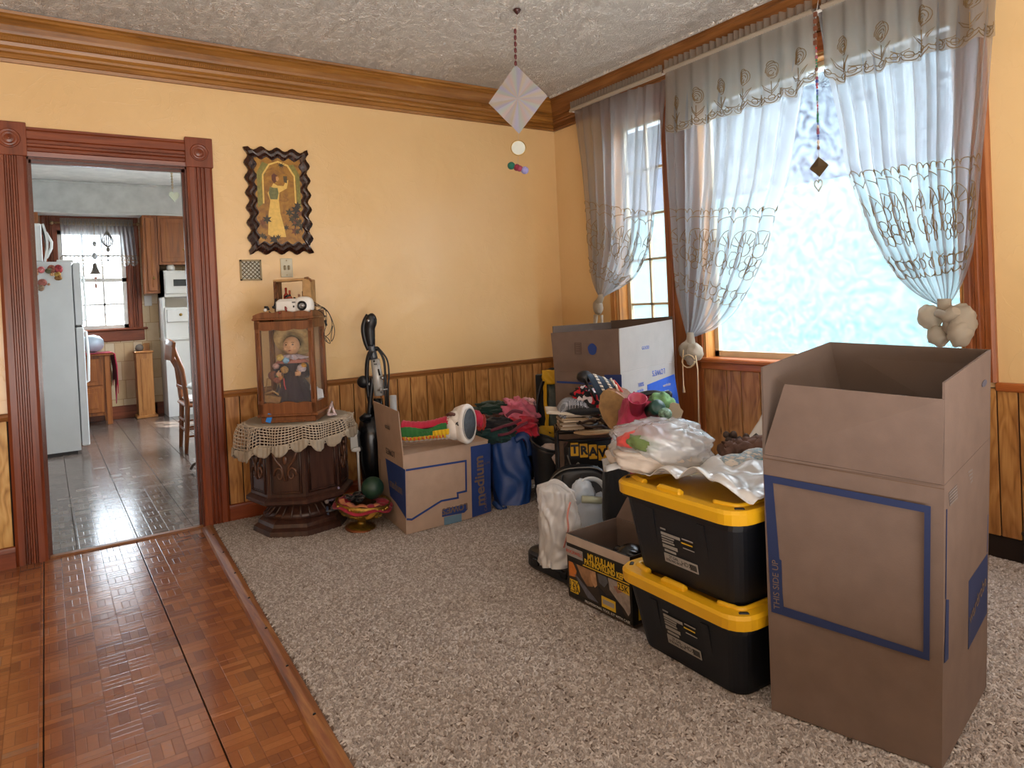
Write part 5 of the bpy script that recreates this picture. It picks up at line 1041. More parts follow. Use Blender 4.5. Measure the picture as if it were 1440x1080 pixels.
for px, py, c, h_ in ((403, 412, '8a2c1c', .085), (408, 412, 'a0503c', .075), (414.5, 413, '2a1a18', .05), (421, 413, 'b08468', .06), (427, 412, '40201c', .07)):
    q = g(px, py); b = B(); b.lathe([(.015, .02), (.017, .03), (.016, h_*1.5), (.006, h_*1.7), (.007, h_*1.7+.03), (0, h_*1.7+.032)], (q.x, yy-.01, 0), 12); o = obj('tiny_bottle', b, plain('tb'+c, c, .25), None); o.matrix_world = MATS[bkt.name]; MATS[o.name] = MATS[bkt.name]
    tag(o, {'8a2c1c': 'tallest dark red', 'a0503c': 'rusty pink', '2a1a18': 'short black', 'b08468': 'tan', '40201c': 'dark maroon'}[c]+' tiny bottle standing in the rustic wooden rack', 'bottle', 'tiny bottles in the wooden rack')
wc = camthing('white_camera', 'white plastic camera with round dark lens on top of the display case', 'camera', top); lw = Loc(wc); g = lambda px, py, dd=-.06: lw(px, py, dd)
a, c = g(392, 434), g(420, 414); b = B(); b.box(((a.x+c.x)/2, -.06, .05), (c.x-a.x+.02, .06, .112), bev=.016); obj('body', b, WHT, wc)
q = g(427, 422); b = B(); b.ball((q.x, -.06, .058), (.118, .075, .118), 24, 16, sq=.75); obj('housing', b, WHT, wc)
b = B(); b.lathe([(.028, 0), (.028, .006), (.022, .010), (.021, .004), (0, .004)], (q.x, -.096, .062), 24, MX); ln_ = obj('lens', b, BLKG, wc)
b = B(); b.lathe([(.011, 0), (.010, .003), (0, .004)], (q.x, -.100, .062), 16, MX); b.lathe([(.016, 0), (.016, .0015), (.013, .002), (.013, 0)], (q.x, -.100, .062), 16, MX); obj('lens_glass', b, SILV, ln_)
b = B(); a = g(405, 416); b.tube([g(401, 418, -.10), g(404, 416, -.10), g(409, 415, -.095)], .006, 6); b.box(g(413, 425, -.092), (.02, .004, .006)); b.box(g(413, 431, -.092), (.008, .004, .012)); obj('buttons', b, BLKG, wc, kind='stuff')
cb = camthing('black_cables', 'tangle of thin black cables hanging over the right side of the display case', 'cable', top); lc = Loc(cb); g = lambda px, py, dd=.0: lc(px, py, dd)
def spl(pts, n=6):
    pts = [Vector(p) for p in pts]; out = []
    for i in range(len(pts)-1):
        a, p, q, c = pts[max(i-1, 0)], pts[i], pts[i+1], pts[min(i+2, len(pts)-1)]
        for k_ in range(n): t = k_/n; out.append(.5*((2*p)+(q-a)*t+(2*a-5*p+4*q-c)*t*t+(-a+3*p-3*q+c)*t**3))
    return out+[pts[-1]]
for pts in (((440, 424), (450, 430), (458, 437), (459, 455), (456, 468), (457, 478), (464, 483), (463, 478), (457, 472)), ((440, 429), (452, 433), (462, 440), (467, 455), (464, 468), (458, 474), (460, 480)), ((441, 435), (451, 438), (457, 446), (458, 460)), ((442, 428), (456, 433), (464, 443), (470, 460), (470, 472), (466, 480), (466, 470), (468, 458)), ((436, 440), (447, 436), (453, 432), (444, 429), (440, 434)), ((420, 428), (428, 434), (438, 440), (443, 438), (440, 430))):
    b = B(); b.tube(spl([g(x, y, -.04 if x < 445 else .02) for x, y in pts]), .0022, 5); obj('cable', b, BLK, cb)
b = B(); b.tube([g(457, 450, .02), g(459, 458, .02)], .007, 8); obj('plug', b, BLK, cb); b = B(); b.tube([g(388, 420, -.05), g(386, 430, -.05)], .005, 6); b.ball(g(386, 432, -.05), (.03, .02, .02), 8, 6); b.tube([g(383, 432, -.05), g(391, 431, -.05)], .006, 6); obj('adapter', b, BLK, cb)
tr = camthing('case_top_trinkets', 'small white knob and black clip at the left end of the display case top', 'trinket', top); lt_ = Loc(tr)
b = B(); b.ball(lt_(373, 436, -.10), (.022, .02, .02), 10, 8); obj('white_knob', b, WHT, tr); b = B(); b.tube([lt_(372, 432, -.10), lt_(376, 432, -.10), lt_(378, 436, -.10)], .007, 8); b.tube([lt_(378, 438, -.12), lt_(386, 444, -.12)], .003, 5); obj('black_clip', b, BLK, tr)
b = B(); b.tube([lt_(401, 431, -.14), lt_(403, 438, -.14)], .005, 6); b.ball(lt_(402, 434, -.14), (.016, .01, .02), 8, 6); b.ball(lt_(393, 440, -.14), (.014, .008, .012), 8, 6); obj('red_bead', b, plain('rb', '7a1c18', .3), tr, kind='stuff')
# ------------------------------------------------------------------ compote bowl
bb0 = P(508, 742, z=.014); bw = camthing('gold_compote', 'gold footed compote bowl on the carpet in front of the octagonal table, leaning left', 'bowl', (bb0.x, bb0.y, .012)); lbw = Loc(bw); kk = lbw.k()
MB_ = Matrix.Rotation(.12, 3, 'Y')
b = B(); b.lathe([(.088, 0), (.092, .008), (.07, .018), (.03, .026), (.022, .045), (.04, .058), (.10, .078), (.145, .118), (.162, .165), (.156, .166), (.138, .122), (.09, .085), (0, .07)], (0, 0, 0), 40, MB_); obj('bowl', b, GOLD, bw)
b = B(); b.lathe([(.090, -.006), (.096, .004), (.088, .012)], (0, 0, 0), 32, MB_); obj('foot_rim', b, plain('copper_rim', '7c4424', .35, .4), bw)
b = B(); rn = random.Random(4)
for i in range(46): A = rn.uniform(pi, 2*pi); z = rn.uniform(.09, .15); r_ = .115+(z-.09)*.75; b.ball(MB_@Vector((r_*cos(A), r_*sin(A), z)), (.018, .012, .018), 6, 4)
obj('relief_beads', b, plain('gold_bright', 'b89648', .3, .8), bw, kind='stuff')
b = B(); b.ball(MB_@Vector((.075, -.118, .125)), (.09, .03, .04), 14, 8, M=Matrix.Rotation(-.7, 3, 'Y')); obj('fruit_relief', b, plain('ochre', '9c6c20', .45), bw)
REDV = fab('red_velvet', '8c1c2e', .25)
rim = lambda A, r_, z: MB_@Vector((r_*cos(A), r_*sin(A), z))
rcth = camthing('red_cloth_lining', 'red cloth lining spilling over the gold compote rim', 'cloth', (bb0.x, bb0.y, .012))
b = B(); b.grid(lambda u, v: rim(u*2*pi, .172-.10*v+.004*sin(u*40), .135+.05*v*(1 if v < .5 else 1-(v-.5)*1.5)+.012*sin(u*2*pi*5)+(.04 if .05 < u < .5 else 0)*sin((u-.05)/.45*pi)*v), 90, 8, .004); obj('rim_fold', b, REDV, rcth)
b = B(); b.grid(lambda u, v: rim(pi+.1+u*(pi-.6), .140-.03*v, .164+.006*sin(u*22)+.006*v), 50, 3, .003); obj('gold_lining', b, plain('lining_peach', 'b4704c', .6), rcth)
q = lbw(524, 686, .02); b = B(); b.ball((q.x, q.y, q.z), (.132, .132, .132), 28, 18, lambda u: .01*noise.noise(u*2)); gs = obj('green_ball', b, plain('dark_green_ball', '1d3a2c', .45)); gs.matrix_world = MATS[bw.name]; MATS[gs.name] = MATS[bw.name]; tag(gs, 'dark green ball resting in the gold compote bowl', 'ball')
b = B(); rn = random.Random(6)
for i in range(12):
    px, py = rn.uniform(484, 512), rn.uniform(692, 706); q = lbw(px, py, rn.uniform(-.03, .05)); b.ball(q, (rn.uniform(.03, .06), .04, .022), 12, 8, M=Matrix.Rotation(rn.uniform(-.6, .6), 3, 'Y')); b.tube([q+Vector((.022*cos(t), -.015, .012*sin(t)+.006)) for t in [j*.7 for j in range(9)]], .003, 5, True)
gs = obj('dark_metal_trinkets', b, plain('tin_dark', '3c3a3a', .35, .6, .3, 50), kind='stuff'); gs.matrix_world = MATS[bw.name]; tag(gs, 'heap of small dark metal trinkets filling the gold compote', 'trinkets')
fg = camthing('wire_figurine', 'blue and lilac stick figurine with orange head leaning on the gold compote', 'figurine', P(462, 741, z=0.012)); lg = Loc(fg); COLS = {c: plain('fig'+c, c, .5) for c in ('c08a3c', '6c6480', '34405c', 'a89c98', 'b05040', '5c5856')}
b = B(); b.tube([lg(460, 712), lg(461.5, 725), lg(464, 741)], [.007, .008, .012], 8); obj('leg', b, COLS['34405c'], fg)
b = B(); b.ball(lg(462, 697), (.05, .045, .040), 14, 10); obj('orange_head', b, COLS['c08a3c'], fg)
b = B(); b.tube([lg(470, 702), lg(475, 694), lg(476, 686), lg(474, 684)], [.009, .012, .010, .008], 8); b.tube([lg(474, 699), lg(466, 703), lg(462, 703)], [.009, .009, .007], 8); b.tube([lg(471, 692), lg(468, 690)], .01, 8); obj('lilac_body', b, COLS['6c6480'], fg)
b = B(); b.ball(lg(470, 681), (.03, .03, .03), 12, 8); b.ball(lg(459.5, 704), (.028, .03, .038), 12, 8); obj('pale_end', b, COLS['a89c98'], fg, kind='stuff')
b = B(); b.tube([lg(450, 720), lg(456, 720), lg(470, 717)], [.012, .009, .006], 8); b.tube([lg(466, 715), lg(476, 712), lg(488, 707)], [.014, .02, .012], 8); obj('grey_arm', b, COLS['5c5856'], fg)
b = B(); b.tube([lg(474, 701, -.02), lg(478, 704, -.02), lg(477, 709, -.02)], [.010, .012, .008], 8); obj('red_wing', b, COLS['b05040'], fg)
# ------------------------------------------------------------------ vacuum cleaner
vb = P(526, 700, z=.012); vb = Vector((-1.84, -.36, .012)); vd = (vb-CAM).dot(FH)
vc = camthing('upright_vacuum', 'black and silver upright vacuum cleaner with looped cord standing by the wainscot', 'vacuum cleaner', vb); lv = Loc(vc)
g = lambda px, py, dd=0: lv(px, py, dd)
b = B(); z_ = 0; q = g(528, 690); b.box((q.x, -.02, .045), (.28, .26, .085), bev=.03); obj('floor_head', b, BLK, vc)
b = B(); b.tube([g(527, 690), g(524, 650), g(521, 610), g(520, 585)], [.065, .085, .09, .06], 16); b.tube([g(531, 585), g(532, 560)], [.045, .03], 12); obj('body', b, BLKG, vc)
b = B(); b.tube([g(508, 589, -.05), g(514, 585, -.07), g(522, 586, -.07)], [.018, .022, .014], 8); b.tube([g(511, 640, -.05), g(520, 637, -.07)], [.02, .015], 8); obj('side_grip', b, BLK, vc)
b = B(); b.tube([g(534, 556), g(531, 530), g(527.5, 505)], [.036, .034, .028], 14); wand = obj('silver_wand', b, plain('wand_silver', 'b4b4b2', .35, .2), vc)
b = B(); b.box(g(526, 508, -.03), (.012, .006, .012)); b.box(g(528, 512, -.03), (.018, .006, .006)); b.tube([g(532, 519, -.03), g(534, 528, -.03)], .006, 6); obj('wand_control', b, BLKG, wand, kind='stuff')
b = B(); b.tube(spl([g(526, 505), g(524, 495), g(522, 486)], 3), [.026+.0*i for i in range(7)], 12); obj('collar', b, plain('slate_plastic', '3a4048', .3), vc)
b = B(); pts = [g(522, 486), g(521, 476), g(520, 462), g(522, 450), g(518, 443)]; b.tube(spl(pts, 4), [.026, .027, .028, .03, .03, .032, .033, .034, .034, .036, .038, .038, .037, .036, .034, .030, .02], 12); obj('handle', b, BLK, vc)
b = B(); b.tube(spl([g(518, 443), g(513, 452), g(511, 464), g(514, 480), g(519, 492)], 5), .017, 10); obj('handle_loop', b, BLK, vc)
b = B(); b.tube([g(516, 452, -.04), g(520, 450, -.04)], .01, 8); obj('switch', b, SILV, vc)
b = B(); b.tube(spl([g(522, 575), g(517, 545), g(516, 515), g(520, 496), g(529, 490), g(532, 492)], 6), .014, 10); b.tube(spl([g(518, 600), g(521, 560), g(524, 530)], 5), .016, 10); obj('hose', b, BLK, vc, kind='stuff')
for k_, pts in enumerate((((531, 490), (540, 505), (542, 525), (544, 550), (545, 580)), ((532, 489), (544, 505), (547, 525), (546, 545), (546, 585)), ((531, 491), (538, 503), (541, 520), (541, 545), (543, 575)), ((525, 494), (518, 505), (516, 530), (518, 560)))):
    b = B(); b.tube(spl([g(x, y, -.03-.004*k_) for x, y in pts], 6), .0065, 6); obj('power_cord', b, BLK, vc)
b = B(); b.tube([g(531, 549, -.05), g(545, 547, -.05)], .005, 6); b.tube([g(535, 545, -.05), g(536, 553, -.05)], .006, 6); b.tube([g(536, 530, -.03), g(540, 533, -.03)], .012, 8); obj('cord_hook', b, SILV, vc, kind='stuff')
b = B(); b.lathe([(.0, -.02), (.035, -.018), (.042, 0), (.035, .018), (0, .02)], g(511, 537), 18, MX); obj('round_hook', b, BLK, vc); b = B(); b.tube([g(513, 540), g(522, 540)], .012, 8); b.tube([g(516, 520), g(517, 560)], .007, 6); obj('bracket', b, plain('grey_pl', '8a8886', .4), vc, kind='stuff')
# grey tube behind the medium box, small items on the wall side
b = B(); q = PD(553, 565, 4.35); b.tube([(q.x, q.y, .012), (q.x, q.y, ZH(q, 553, 556))], .022, 14); alone('grey_tube', b, plain('tube_grey', '9ea2a6', .4), 'grey plastic tube sticking up behind the flap of the printed box', 'tube')
q = PD(503, 632, 4.45); b = B(); b.tube([(q.x, q.y, .012), (q.x, q.y, q.z)], .008, 6); b.ball(q, (.09, .02, .03), 12, 8); b.box(q+Vector((.0, .03, .06)), (.07, .01, .12)); alone('white_stake_sign', b, WHT, 'small white card on a stake between the octagonal table and the vacuum', 'card')
# ------------------------------------------------------------------ boxes
def fp(fr, px, py):
    r = ray(px, py); t = (fr.o-CAM).dot(fr.n)/r.dot(fr.n); q = CAM+r*t-fr.o; return (q.dot(fr.u), q.dot(fr.v))
def slab(b, pts, nrm, t): return b.prism([Vector(p) for p in pts], Vector(nrm).normalized()*(-t))
UPZ = Vector((0, 0, 1))
def dpx(name, fr, pxs, mat, parent, h=.0014): b = B(); decal(b, fr, [fp(fr, *q) for q in pxs], h); return obj(name, b, mat, parent, True)
def rpx(name, fr, pxs, wd, mat, parent, closed=False, h=.0014): b = B(); ribbon(b, fr, [fp(fr, *q) for q in pxs], wd, h, closed); return obj(name, b, mat, parent, True)
CZ0 = .016
A_ = P(571.7, 752, z=CZ0); B_ = P(690.7, 721.2, z=CZ0); h_ = ZH(A_, 570, 641.5)-CZ0
fu = (B_-A_).normalized(); fn = fu.cross(UPZ)   # outward (towards viewer)
bk = -fn; D_ = P(527.5, 620, z=CZ0+h_); dep = max(.30, (D_-up(A_, 570, 641.5)).dot(bk))
dep = min(dep, .50)
ld_ = (Vector((D_.x, D_.y, 0))-Vector((A_.x, A_.y, 0))); ld_ = ld_.normalized()*min(ld_.length, .5)
mbx = thing('printed_moving_box', 'brown moving box with dark blue print and a raised flap, beneath the striped novelty boot', 'cardboard box', A_.lerp(B_, .5))
Wf = (B_-A_).length; c4 = [A_, B_, B_+ld_, A_+ld_]
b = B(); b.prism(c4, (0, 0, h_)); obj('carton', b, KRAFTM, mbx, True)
F1 = Fr(A_, fu, UPZ); FL = Fr(A_+ld_, -ld_, UPZ)
F1.o = F1.o+F1.n*.0003; FL.o = FL.o+FL.n*.0003
rpx('blue_outline', F1, [(570.8, 661.3), (655, 648), (655.5, 690.5), (643.3, 693.3), (643.9, 700), (620.5, 704.4), (578.9, 730.6), (571.9, 730)], .011, BLUEINK, mbx)
dpx('blue_panel', F1, [(661.8, 628), (689.2, 623.0), (690.5, 719), (664, 727.6)], BLUEINK, mbx)
dpx('blue_tab', F1, [(621.7, 716.7), (657.2, 708), (657.5, 716), (652.8, 720.8), (621.7, 727)], BLUEINK, mbx)
dpx('grey_sticker', F1, [(624.5, 727.4), (648.9, 721.8), (649, 733), (624.5, 738.6)], GREYTAPE, mbx, .002)
a, c = fp(F1, 674.5, 690), fp(F1, 674.5, 657); text('medium', .094, F1, (a[0]+c[0])/2, (a[1]+c[1])/2-.012, pi/2, KRAFT, mbx, bold=.0022, h=.0032, sx=1.0)
a = fp(F1, 639.5, 715); text("LOWE'S", .050, F1, a[0], a[1], pi, KRAFT, mbx, bold=.0015, h=.0030)
a = fp(F1, 682.5, 706); text('CARTON', .026, F1, a[0], a[1], pi/2, KRAFT, mbx, h=.0030); a = fp(F1, 681, 652); text('3.0 CU FT', .018, F1, a[0], a[1], 0, KRAFT, mbx, h=.003)
dpx('blue_side_print', FL, [(542.4, 644.5), (569.9, 660.5), (571.4, 729), (556.7, 706), (549, 697)], BLUEINK, mbx)
a = fp(FL, 557, 684); text('medium', .075, FL, a[0], a[1], 0.0, KRAFT, mbx, flip=False, bold=.001, h=.003)
a = fp(FL, 549, 636); text("LOWE'S", .05, FL, a[0], a[1], pi, INK, mbx, h=.002)
for i in range(5): a = fp(FL, 534.5, 648+i*6); text('|||', .035, FL, a[0], a[1], pi/2, INK, mbx, h=.002)
zt = CZ0+h_
T1 = A_+Vector((0, 0, h_)); T2 = T1+ld_
f3, f4 = up(A_-Vector((.01, 0, 0)), 571, 577.5), None
lean = Vector((-.02, -.01, 0)); f3 = T1+Vector((0, 0, ZH(A_, 571, 577.5)-zt))+lean; q = ZH(T2, 530, 563); f4 = T2+Vector((0, 0, q-zt))+lean
b = B(); slab(b, [T1+Vector((0, 0, .001)), f3, f4, T2+Vector((0, 0, .001))], (f3-T1).cross(T2-T1), .005); obj('raised_flap', b, KRAFTM, mbx, True)
FF = Fr(T2, T1-T2, f4-T2); a = fp(FF, 546, 601); text('GOOD', .03, FF, a[0], a[1], 0, INK, mbx, h=.006)
b = B(); t2 = A_+Vector((0, 0, h_+.001)); slab(b, [t2, t2+fu*(Wf+.004), t2+fu*(Wf+.004)+ld_*.46, t2+ld_*.46], (0, 0, 1), -.004); obj('top_flap', b, KRAFTM, mbx, True)
b = B(); slab(b, [t2+ld_*.48, t2+fu*(Wf+.004)+ld_*.48, t2+fu*(Wf+.004)+ld_, t2+ld_], (0, 0, 1), -.004); obj('top_flap', b, KRAFTM, mbx, True)
# novelty boot
sb0 = T1.lerp(B_+Vector((0, 0, h_)), .40)+ld_*.22+Vector((0, 0, .006)); bt = camthing('novelty_boot', 'big striped red, green and yellow novelty boot lying on the printed moving box', 'boot', sb0); lbt = Loc(bt)
g = lambda px, py, dd=0: lbt(px, py, dd)
secs = [(566, 606, 16), (580, 607, 15.5), (596, 606, 14.5), (610, 604, 15), (622, 602, 16.5), (634, 600, 18)]
kk = lbt.k()
secs = [(g(x, y).x, g(x, y).z, r_*kk) for x, y, r_ in secs]; 
for i, s_ in enumerate(secs): secs[i] = (s_[0], max(s_[1], s_[2]*.93), s_[2])
def bsurf(u, th, off=0.):
    u = max(0, min(.9999, u))*(len(secs)-1); i = int(u); f_ = u-i; x, z, r_ = [secs[i][j]*(1-f_)+secs[min(i+1, len(secs)-1)][j]*f_ for j in range(3)]
    r_ += off+.003*sin(u*14+3*th); return Vector((x, -(r_)*cos(th)*.9, z+(r_)*sin(th)*.93))
RB = {n: fab('boot_'+n, c, .15) for n, c in (('red', 'b0223c'), ('green', '2f6a34'), ('yellow', 'd8b01e'), ('white', 'd8d2cc'), ('orange', 'd8602c'))}
for nm, th0, th1, m_, u0, u1, of in (('red_upper', 25, 205, 'red', 0, 1, 0), ('green_side', -22, 27, 'green', 0, .93, .002), ('pale_back', 203, 340, 'white', 0, 1, 0), ('yellow_patch', -26, 2, 'yellow', .60, .98, .005), ('edge_band', -52, -20, 'yellow', 0, .9, .001)):
    b = B(); b.grid(lambda u, v: bsurf(u0+(u1-u0)*u, math.radians(th0+(th1-th0)*v+(8*sin(u*9) if nm == 'green_side' and v > .5 else 0)), of), 30, 12, .003); obj(nm, b, RB[m_], bt)
for i in range(12):
    u0 = .02+i*.072; b = B(); b.grid(lambda u, v: bsurf(u0+.036*u, math.radians(-46+20*v), .004), 3, 3, .002); obj('orange_square', b, RB['orange'], bt)
b = B(); b.ball(g(640, 598, .01)+Vector((0, .0, .0)), (.135, .17, .175), 26, 18, lambda u: .05*noise.noise(u*2.2)); b.ball(g(645, 588, -.02), (.11, .12, .10), 18, 12, lambda u: .06*noise.noise(u*3)); obj('white_heel', b, RB['white'], bt)
MS = Matrix.Rotation(math.radians(58), 3, 'Z')@Matrix.Rotation(pi/2, 3, 'X')
c_ = g(657, 596, -.02); b = B()
b.lathe([(.085, -.075), (.098, -.03), (.104, .0), (.100, .012), (.088, .016), (.080, .012)], c_+Vector((0, 0, .0)), 36, MS, sx=.80, sy=1.15); obj('white_rim', b, RB['white'], bt)
b = B(); b.lathe([(.082, .006), (.080, .016), (0, .018)], c_, 36, MS, sx=.80, sy=1.15); sl = obj('grey_sole', b, plain('sole_grey', '4c545c', .8, 0, .15, 60, .8, 90), bt)
b = B(); b.tube([c_+MS@Vector((.081*.8*cos(t), .081*1.15*sin(t), .018)) for t in [i*pi/12 for i in range(24)]], .003, 6, True); obj('stitching', b, plain('stitch', 'b8b4b0'), sl)
b = B(); q = g(634, 583, -.05); b.tube([q+Vector((-.02, -.01, 0)), q+Vector((0, -.03, .012)), q+Vector((.022, -.01, .0))], .010, 8, closed=False); b.ball(q, (.035, .03, .02), 12, 8); obj('eyelet', b, plain('eyelet_brown', '5a2c1c', .4), bt)
b = B(); q = g(641, 597, -.10); b.tube([q, q+Vector((.012, -.002, .014))], .003, 5); b.tube([q+Vector((.004, 0, .012)), q+Vector((.014, 0, -.008))], .003, 5); obj('black_mark', b, INK, bt)
q = g(672, 588, .12); b = B(); b.ball(g(668, 588, .10), (.10, .1, .10), 16, 10, lambda u: .1*noise.noise(u*3)); b.tube([g(676, 588, .09), g(676, 600, .09)], .016, 8); obj('red_strap', b, RB['red'], bt)
# laundry
def laundry(name, label, cat, px, py, d, dims, col, seed, flat=0.0, grp=None, rot=0., amp=.20, f=2.2, fold=.07, wx=1., bot=None, bs=.5):
    c = PD(px, py, d); z0 = c.z-dims[2]/2
    t = camthing(name, label, cat, (c.x, c.y, max(z0, .012)), grp); b = B(); sd = Vector((seed*3.1, seed, 0))
    cz = c.z-max(z0, .012)
    if bot is not None: dims = (dims[0], dims[1], c.z+dims[2]/2-bot); cz = dims[2]/2; t.location.z = bot; MATS[t.name].translation = Vector((c.x, c.y, bot))
    def dp(u): return amp*noise.noise(u*f+sd)+fold*sin(6*u.x*wx+9*noise.noise(u*1.4+sd)+5*u.z)+fold*.5*sin(13*u.z+9*noise.noise(u*2.1+sd)+4*u.x)+.05*noise.noise(u*9+sd)
    b.ball((0, 0, cz), dims, 56, 36, dp, Matrix.Rotation(rot, 3, 'Y'), .82)
    obj('cloth', b, fab('lf_'+name+str(seed), col, .22, .85, 220, bs), t); return t
dk = laundry('dark_green_jacket', 'dark green jacket heaped on top of the laundry pile by the wainscot', 'jacket', 704, 576, 4.72, (.34, .24, .10), '18342c', 3, amp=.3, fold=.14)
laundry('brown_bag', 'brown leather bag edge under the dark green jacket', 'bag', 698, 590, 4.66, (.30, .2, .10), '4a2a22', 4)
pk = laundry('pink_cloth', 'pink fleece cloth on the laundry pile beside the yellow tote', 'cloth', 729, 581, 4.66, (.24, .24, .17), 'c8687e', 5, rot=.5, amp=.3, fold=.14)
laundry('pale_pink_cloth', 'pale pink cloth crumpled at the very top of the laundry pile', 'cloth', 741, 569, 4.74, (.12, .12, .08), 'd8a4a4', 6, amp=.3, fold=.12)
laundry('red_duffel', 'bright red bag below the pink cloth on the laundry pile', 'bag', 727, 604, 4.55, (.28, .22, .16), 'b02034', 7, amp=.2, fold=.10)
laundry('black_pouch', 'black crumpled pouch in the middle of the laundry pile', 'bag', 700, 599, 4.5, (.26, .2, .11), '17171c', 8, amp=.25)
laundry('teal_cloth', 'dark teal cloth hanging at the front of the laundry pile above the blue bag', 'cloth', 694, 611, 4.44, (.28, .16, .11), '1c3a38', 9, amp=.2)
laundry('laundry_sack', 'dark laundry sack standing on the carpet beneath the laundry pile', 'sack', 712, 640, 4.70, (.40, .24, .40), '23232c', 10, bot=.012, amp=.1)
laundry('red_cloth_scrap', 'small red cloth scrap between the boot sole and the laundry pile', 'cloth', 676, 594, 4.42, (.07, .1, .10), 'b8362c', 11)
b = B(); 
for pts in (((690, 606), (706, 600), (720, 596), (733, 590)), ((700, 612), (716, 609), (730, 600), (742, 594)), ((712, 585), (722, 578), (735, 580))): b.tube(spl([PD(x, y, 4.36) for x, y in pts], 5), .012, 6, flat=.4)
alone('maroon_strap', b, fab('strap_maroon', '5c2434'), 'maroon webbing straps trailing across the laundry pile', 'strap')
# blue bag
q0 = P(727, 709, z=.012); bl = camthing('blue_bag', 'glossy royal blue cloth bag standing on the carpet right of the printed moving box', 'bag', q0); lq = Loc(bl)
xl, xr, hh = lq(691, 660).x, lq(747, 660).x, lq(716, 616).z
def bagf(u, v):
    A = u*2*pi; wv = (.50+.5*(1-v)**.25) if v > .6 else 1.; wv = 1-.18*max(0, v-.75)*4; bw_ = (xr-xl)/2*(.93+.10*sin(pi*v))*wv; dp_ = .13*(1-.55*v); n_ = .05*noise.noise(Vector((cos(A)*1.5, sin(A)*1.5, v*3.)))+.035*sin(8*A+5*noise.noise(Vector((cos(A), sin(A), v*2)))+3*v)
    sg = lambda t: math.copysign(abs(t)**.75, t)
    return Vector(((xl+xr)/2+.01*sin(v*4)-.02*v+bw_*sg(cos(A))*(1+n_), .10+dp_*sg(sin(A))*(1+n_*1.6), .0+hh*v*(1+.03*sin(3*A)*v)))
b = B(); b.grid(bagf, 72, 30); b.grid(lambda u, v: bagf(u, 1.).lerp(Vector(((xl+xr)/2-.02, .10, hh*.97)), v), 72, 2); obj('body', b, plain('royal_blue_nylon', '1d4488', .42, 0, .12, 6, .35, 25, .5), bl)
b = B(); b.tube(spl([lq(694, 706, -.05), lq(700, 712, -.09), lq(708, 717, -.09), lq(712, 713, -.07)], 5), .016, 8, flat=.5); obj('strap', b, plain('blue_strap', '1b3a70', .5), bl)
b = B(); b.tube(spl([lq(724, 618, .05), lq(736, 612, .05), lq(744, 622, .05), lq(746, 640, .05)], 5), .03, 8, flat=.5); obj('folded_corner', b, plain('royal_blue_nylon_b', '17356c', .42, 0, .1), bl)
# yellow and black shopping tote standing by the wall
q0 = P(772, 690, z=.012); d_ = 4.70; t0 = PD(770, 560, d_); yt = camthing('yellow_black_tote', 'tall yellow and black shopping tote standing against the wainscot left of the corner box', 'tote bag', (t0.x, t0.y, .012)); lq = Loc(yt)
g = lambda px, py, dd=0: lq(px, py, dd)
xa_, xb_, zt1 = g(754, 560).x, g(800, 560).x, g(775, 526).z
b = B(); b.grid(lambda u, v: Vector((xa_+(xb_-xa_)*u, -.02+.012*sin(u*7+v*3), zt1*v)), 16, 20, .05); obj('black_body', b, fab('tote_black_fabric', '16181a'), yt)
YT = plain('tote_yellow_fabric', 'd0a016', .55, 0, .1, 8, .2, 60)
for (x0, y0), (x1, y1) in (((762, 521), (783, 540)), ((764, 535), (771, 603)), ((750, 600), (782, 616))):
    a, c = g(x0, y0, -.05), g(x1, y1, -.05); b = B(); b.grid(lambda u, v: Vector((a.x+(c.x-a.x)*u+.004*sin(v*9), -.048+.006*sin(u*8+v*6), c.z+(a.z-c.z)*v)), 10, 10, .008); obj('yellow_band', b, YT, yt)
b = B(); a, c = g(769, 541, -.04), g(800, 608, -.04); b.grid(lambda u, v: Vector((a.x+(c.x-a.x)*u, -.046, c.z+(a.z-c.z)*v)), 6, 6, .003); obj('dark_print', b, plain('dark_print', '2e3830', .4, 0, .5, 25), yt)
b = B(); b.tube(spl([g(757, 600, -.07), g(756, 570, -.07), g(760, 548, -.06), g(764, 536, -.06)], 5), .016, 8, flat=.5); b.tube(spl([g(766, 524), g(776, 519), g(790, 521), g(800, 524)], 5), .012, 6); obj('handle', b, BLK, yt)
# dark bin with a white bag in it
q0 = P(775, 712, z=.012); bn = camthing('dark_bin', 'black flexible bin standing between the blue bag and the wire rack', 'bin', (q0.x, q0.y, .012)); lq = Loc(bn); g = lambda px, py, dd=0: lq(px, py, dd)
x0, x1, hh = g(755, 700).x, g(790, 700).x, g(775, 628).z; cx_ = (x0+x1)/2
def binf(u, v, off=0.): A = u*2*pi; fl = 1+.28*v; return Vector((cx_+(x1-x0)/2*fl*cos(A)*(1-off), .12+.10*fl*sin(A)*(1-off), hh*v*(1+.10*cos(A-2.6)*v)))
b = B(); b.grid(binf, 48, 12, .004); b.grid(lambda u, v: binf(u, 0)*(1-v)+Vector((cx_, .12, 0))*v, 48, 2); b.tube([binf(i/48, 1.) for i in range(48)], .008, 8, True); obj('body', b, plain('bin_black', '1a1b1e', .5), bn)
b = B(); rn = random.Random(1); c_ = g(772, 636, .08); b.ball(c_+Vector((.01, 0, -.03)), (.20, .15, .17), 32, 20, lambda u: .12*noise.noise(u*3)+.06*sin(9*u.x+4*u.z)); b.tube(spl([g(764, 655, .05), g(762, 640, .05), g(768, 629, .05), g(776, 627, .05)], 5), [.03]*5+[.024]*5+[.014]*6, 8, flat=.5)
pbg = obj('poly_bag', b, plain('bag_pinkwhite', 'b7a59c', .45, 0, .15, 8, .3, 20)); pbg.matrix_world = MATS[bn.name]; tag(pbg, 'whitish pink plastic bag stuffed in the black bin', 'plastic bag')
